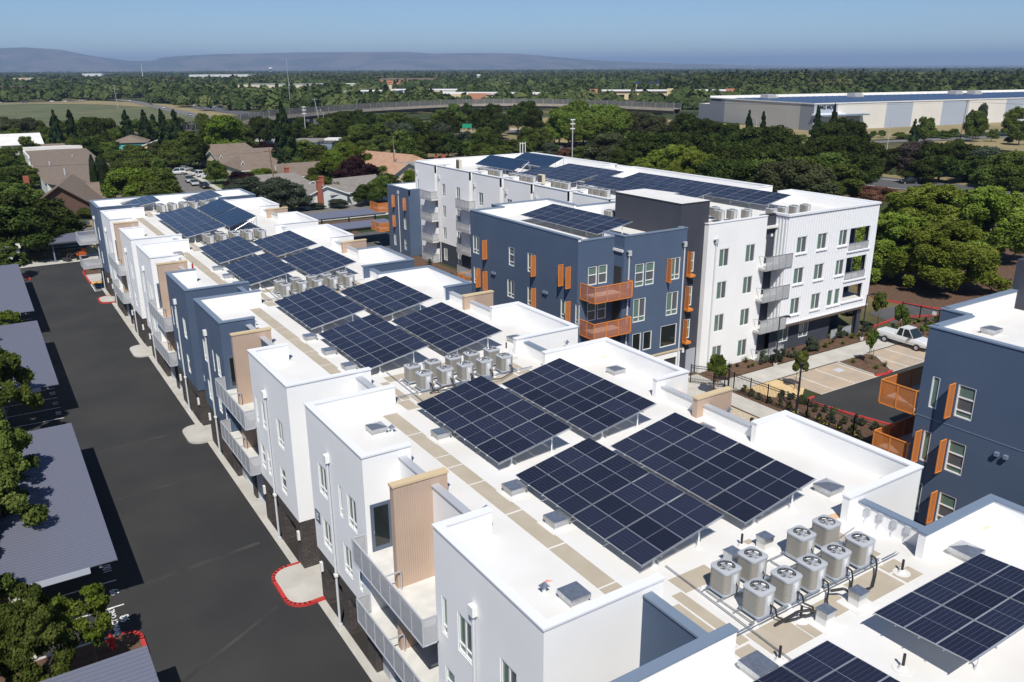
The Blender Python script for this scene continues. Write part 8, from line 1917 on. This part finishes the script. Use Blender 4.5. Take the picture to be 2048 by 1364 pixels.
b = MB(); b.face([(*wl2(1.12), 8.6), (*wl2(1.26), 8.6), (wl2(1.26)[0] + 20, wl2(1.26)[1], 8.6), (wl2(1.12)[0] + 20, wl2(1.12)[1], 8.6)], 'white_tpo'); b.build('low_roof', WH)
bk = Vector((607 - 362, 285 - 333)); tl = wl2(1.12); RR = (E1[0] + 5, E1[1] + 75)
b = MB(); b.face([(*A0, HWH - .35), (*E1, HWH - .35), (*RR, HWH - .35), (*tl, HWH - .35)], 'white_tpo'); b.build('roof', WH)
mat('wh_solar', (0.018, 0.028, 0.07), .25, noise=.3, col2=(0.028, 0.04, 0.09))
def rl(f, g): # f along front, g towards the back
    x0, y0 = A0[0] + (E1[0] - A0[0]) * f, A0[1] + (E1[1] - A0[1]) * f; x1, y1 = tl[0] + (RR[0] - tl[0]) * f, tl[1] + (RR[1] - tl[1]) * f; return (x0 + (x1 - x0) * g, y0 + (y1 - y0) * g)
for i in range(60):
    f = .012 + i * .0163; b = MB(); h = HWH - .1
    for g0, g1 in ((.02, .27), (.29, .54), (.56, .80)):
        b.face([(*rl(f, g0), h), (*rl(f + .0145, g0), h + .35), (*rl(f + .0145, g1), h + .35), (*rl(f, g1), h)], 'wh_solar')
    b.build('solar_row', WH)
b = MB()
for p, q in (((A0), (E1)), (tl, RR), (A0, tl)): l = math.hypot(q[0] - p[0], q[1] - p[1]); b.obox(((p[0] + q[0]) / 2, (p[1] + q[1]) / 2), ((q[0] - p[0]) / l, (q[1] - p[1]) / l), l / 2, .25, HWH - .4, HWH + (.9 if p == tl else .08), 'white_tpo')
b.build('parapet', WH)
for f, g in ((.075, .72), (.26, .62), (.545, .66), (.56, .7), (.58, .6)): x, y = rl(f, g); b = MB(); b.box(x - 3, x + 3, y - 2.5, y + 2.5, HWH, HWH + 2.0, 'pole_grey').box(x + 3, x + 5.5, y - 2, y + 1, HWH, HWH + 1.3, 'siding_cream'); b.build('roof_unit', WH)
an = math.atan2(dF.y, dF.x); nW = Vector((dF.y, -dF.x))
p_ = (A0[0] + dF.x * 7.2 + nW.x * .15, A0[1] + dF.y * 7.2 + nW.y * .15, 10.2); text_obj('DMG MORI', p_, 2.35, (math.pi / 2, 0, an), 'sign_black', WH, 'wall_sign', .1, .03)
b = MB(); p0 = (A0[0] + dF.x * 5, A0[1] + dF.y * 5); b.obox((A0[0] + dF.x * 16 + nW.x * 2, A0[1] + dF.y * 16 + nW.y * 2), (dF.x, dF.y), 14, 2.2, 6.4, 7.0, 'blue_coping').obox((A0[0] + dF.x * 8 + nW.x * 1.2, A0[1] + dF.y * 8 + nW.y * 1.2), (dF.x, dF.y), 9, 1.2, 6.9, 7.6, 'white_metal'); b.build('entrance_canopy', WH)
b = MB(); b.obox((A0[0] + dF.x * 24 + nW.x * .1, A0[1] + dF.y * 24 + nW.y * .1), (dF.x, dF.y), 4.5, .1, 0, 6.4, 'wh_side'); b.build('entrance_glazing', WH)
b = MB(); q0, q1 = wl2(1.10), wl2(.97); b.face([(q0[0] - .1, q0[1] - .02, 10.6), (q1[0] - .1, q1[1] - .02, 10.6), (q1[0] - .1, q1[1] - .02, 11.5), (q0[0] - .1, q0[1] - .02, 11.5)], 'soft_black'); b.build('high_window', WH)
# ------------------------------------------------------------------ far buildings
def farb(name, p, q, dep, h, wall, roof, label, strips=(), nwin=0, roofz=.3, cat='building'):
    t = thing(name, (p[0], p[1], 0), label, cat, 'far buildings'); d = Vector((q[0] - p[0], q[1] - p[1])); l = d.length; d.normalize(); n = Vector((-d.y, d.x))
    if n.y < 0: n = -n
    c = ((p[0] + q[0]) / 2 + n.x * dep / 2, (p[1] + q[1]) / 2 + n.y * dep / 2); b = MB(); b.obox(c, (d.x, d.y), l / 2, dep / 2, 0, h, wall); b.build('wall', t)
    b = MB(); b.obox(c, (d.x, d.y), l / 2 + .4, dep / 2 + .4, h, h + roofz, roof); b.build('roof', t)
    for a, w, z0, z1, m in strips: b = MB(); b.obox((p[0] + d.x * (a + w / 2) - n.x * .2, p[1] + d.y * (a + w / 2) - n.y * .2), (d.x, d.y), w / 2, .3, z0, z1, m); b.build('facade_panel', t)
    for i in range(nwin): a = l * (i + .5) / nwin; b = MB(); b.obox((p[0] + d.x * a - n.x * .1, p[1] + d.y * a - n.y * .1), (d.x, d.y), l / nwin * .28, .2, h * .25, h * .6, 'pane_dark'); b.build('window', t)
    return t
farb('office_building', (100, 1989), (131, 1956), 30, 13, 'siding_cream', 'white_tpo', 'tan office block among trees at far left', ((4, 30, 3, 12, 'beige_cap'),)); farb('low_building', (131, 1822), (152, 1800), 25, 6, 'siding_white', 'white_tpo', 'small white building right of the tan office block'); farb('low_building', (40, 1295), (86, 1264), 20, 8, 'siding_brown', 'shingle_brown', 'dark reddish low building at the far left edge', nwin=5)
farb('low_building', (385, 3400), (440, 3340), 60, 16, 'siding_white', 'white_tpo', 'distant pale roof left of the tall mast'); farb('office_building', (571, 2600), (698, 2450), 70, 14, 'siding_white', 'white_tpo', 'long white factory on the left horizon', nwin=9); farb('low_building', (333, 1746), (357, 1721), 20, 10, 'tail_red', 'red_paint', 'red-sided low store beyond the field'); farb('low_building', (330, 1700), (352, 1680), 12, 5, 'blue_paint', 'white_tpo', 'pale blue low roof before the red-sided store')
farb('office_building', (286, 1052), (356, 990), 30, 10.4, 'siding_cream', 'pole_grey', 'long low grey-roofed commercial building above the overpass', nwin=10); farb('low_building', (404, 1131), (450, 1088), 40, 8.4, 'siding_cream', 'white_tpo', 'cream commercial building right of the long grey roof'); farb('warehouse_shed', (308, 774), (344, 744), 45, 7.3, 'wh_blue', 'white_tpo', 'blue-grey shed with a bright blue stripe', ((0, 44, 3.2, 4.2, 'blue_trim'),)); farb('warehouse_shed', (379, 848), (441, 794), 60, 5.6, 'wh_white', 'white_tpo', 'long shed with a wide white roof behind the blue-grey one')
farb('retail_building', (353, 673), (392, 641), 50, 6.4, 'siding_cream', 'white_tpo', 'cream and red-brown retail building behind the overpass', ((0, 16, 0, 6.4, 'siding_cream'), (16, 14, 0, 6.4, 'beige_cap'), (30, 20, 0, 7.0, 'terracotta')), 8); farb('retail_building', (388, 643), (438, 602), 60, 5.9, 'siding_cream', 'white_tpo', 'long white-roofed cream building behind the overpass', ((0, 65, 4.9, 5.4, 'siding_brown'),))
farb('apartment_block', (602, 1344), (668, 1276), 35, 9.6, 'terracotta', 'shingle_brown', 'brown-roofed apartment block before the horizon woods', nwin=8, roofz=2.5); farb('low_building', (492, 1086), (508, 1070), 25, 7, 'siding_cream', 'terracotta', 'small coral-roofed building before the brown-roofed block', roofz=2)
farb('office_building', (486, 624), (590, 537), 50, 7.2, 'siding_yellow', 'white_tpo', 'long cream office building with red-brown corner blocks', ((0, 9, 0, 9.2, 'terracotta'), (9, 126, 5.9, 6.7, 'siding_brown'), (70, 12, 0, 9.6, 'siding_yellow'), (84, 14, 0, 8.6, 'terracotta'), (122, 13, 0, 9.4, 'terracotta')), 16)
for i, (p, q) in enumerate((((774, 893), (789, 878)), ((795, 873), (810, 859)), ((813, 855), (829, 840)), ((831, 838), (846, 825)))):
    t = hgable('house', ((p[0] + q[0]) / 2, (p[1] + q[1]) / 2), ((q[0] - p[0]) / 21, (q[1] - p[1]) / 21), 22, 16, 6.2, 9.5, 'wh_solar', 'siding_yellow', 'tan house with a solar roof far right, %s from the left of four' % ORD[i], grp='tan solar-roofed houses')
hgable('house', (640, 1000), (.7, -.7), 24, 16, 6, 9, 'shingle_brown', 'siding_cream', 'tan-roofed house left of the white cell mast', grp='far buildings'); hgable('house', (760, 1120), (.7, -.7), 30, 18, 6, 9, 'shingle_tan', 'siding_cream', 'tan-roofed house right of the white cell mast', grp='far buildings'); hgable('house', (545, 720), (.7, -.7), 26, 16, 5, 7.5, 'white_tpo', 'siding_white', 'white-roofed buildings left of the cream offices', grp='far buildings')
t = thing('cell_mast', (722, 1221, 0), 'white stepped cell mast on the horizon woods', 'mast'); b = MB(); b.tube((722, 1221, 0), (722, 1221, 17), 1.6, 'frame_white', 8); b.build('pole', t); b = MB()
for z in (8, 12, 16): b.tube((722, 1221, z), (722, 1221, z + 2.2), 3.4, 'frame_white', 8)
b.build('antenna_ring', t)
t = thing('water_tower', (1351, 4342, 0), 'small white water tower on the horizon', 'water tower'); b = MB(); b.tube((1351, 4342, 0), (1351, 4342, 28), 3, 'tank_white', 8); b.build('stem', t); b = MB(); b.tube((1351, 4342, 26), (1351, 4342, 31), 8, 'tank_white', 14, r2=12).tube((1351, 4342, 31), (1351, 4342, 36), 12, 'tank_white', 14, r2=4); b.build('tank', t)
t = thing('lattice_mast', (456, 2653, 0), 'tall pale pylon at the foot of the hills', 'mast'); b = MB(); b.tube((456, 2653, 0), (456, 2653, 46), 2.2, 'pole_grey', 6, r2=.7); b.build('mast_pole', t)
# woods
CLEAR = [(100, 1989, 131, 1956, .86, 50), (131, 1822, 152, 1800, .93, 30), (40, 1295, 86, 1264, .9, 30), (385, 3400, 440, 3340, .8, 80), (571, 2600, 698, 2450, .75, 110), (286, 1052, 356, 990, .84, 45), (308, 774, 344, 744, .84, 60), (379, 848, 441, 794, .86, 75), (353, 673, 392, 641, .8, 60), (388, 643, 438, 602, .85, 75), (602, 1344, 668, 1276, .86, 50), (486, 624, 590, 537, .84, 60), (774, 893, 846, 825, .9, 30), (150, 700, 196, 655, .93, 40), (333, 1746, 357, 1700, .9, 40), (404, 1131, 450, 1088, .86, 50), (492, 1086, 508, 1070, .9, 30), (640, 1010, 655, 990, .95, 30), (755, 1130, 775, 1110, .94, 30)]
woods('woodland', 4200, (470, 1500), (-34, 33), (6, 12), (7, 12), 'leaf_far', 1, 210, keep_far, 'dense suburban woodland stretching behind the overpass and warehouse')
woods('woodland', 9000, (1500, 9000), (-35, 36), (8, 14), (12, 18), 'leaf_far', 2, 46, keep_far, 'hazy continuous woodland running out to the horizon')
woods('woodland', 700, (800, 1500), (10, 34), (12, 18), (9, 14), 'leaf_far', 6, 150, keep_far, 'taller pointed trees rising on the right horizon')
woods('scrub', 130, (200, 300), (-4, 33), (1, 3), (3, 6), 'leaf_olive', 4, 90, keep_scrub, 'low scrub dotting the dry verges beyond the freeway')
# ------------------------------------------------------------------ air
hz = bpy.data.materials.new('haze'); hz.use_nodes = True; N, L = hz.node_tree.nodes, hz.node_tree.links
for n in list(N): N.remove(n)
ou = N.new('ShaderNodeOutputMaterial'); pv = N.new('ShaderNodeVolumePrincipled'); pv.inputs['Color'].default_value = (.46, .66, 1.0, 1); pv.inputs['Density'].default_value = 8e-5; pv.inputs['Anisotropy'].default_value = 0.1
L.new(pv.outputs[0], ou.inputs['Volume']); MATS['haze'] = hz
h_ = MB(); h_.box(-31000, 31000, -31000, 31000, -60, 420, 'haze'); tag(h_.build('haze'), kind='stuff')
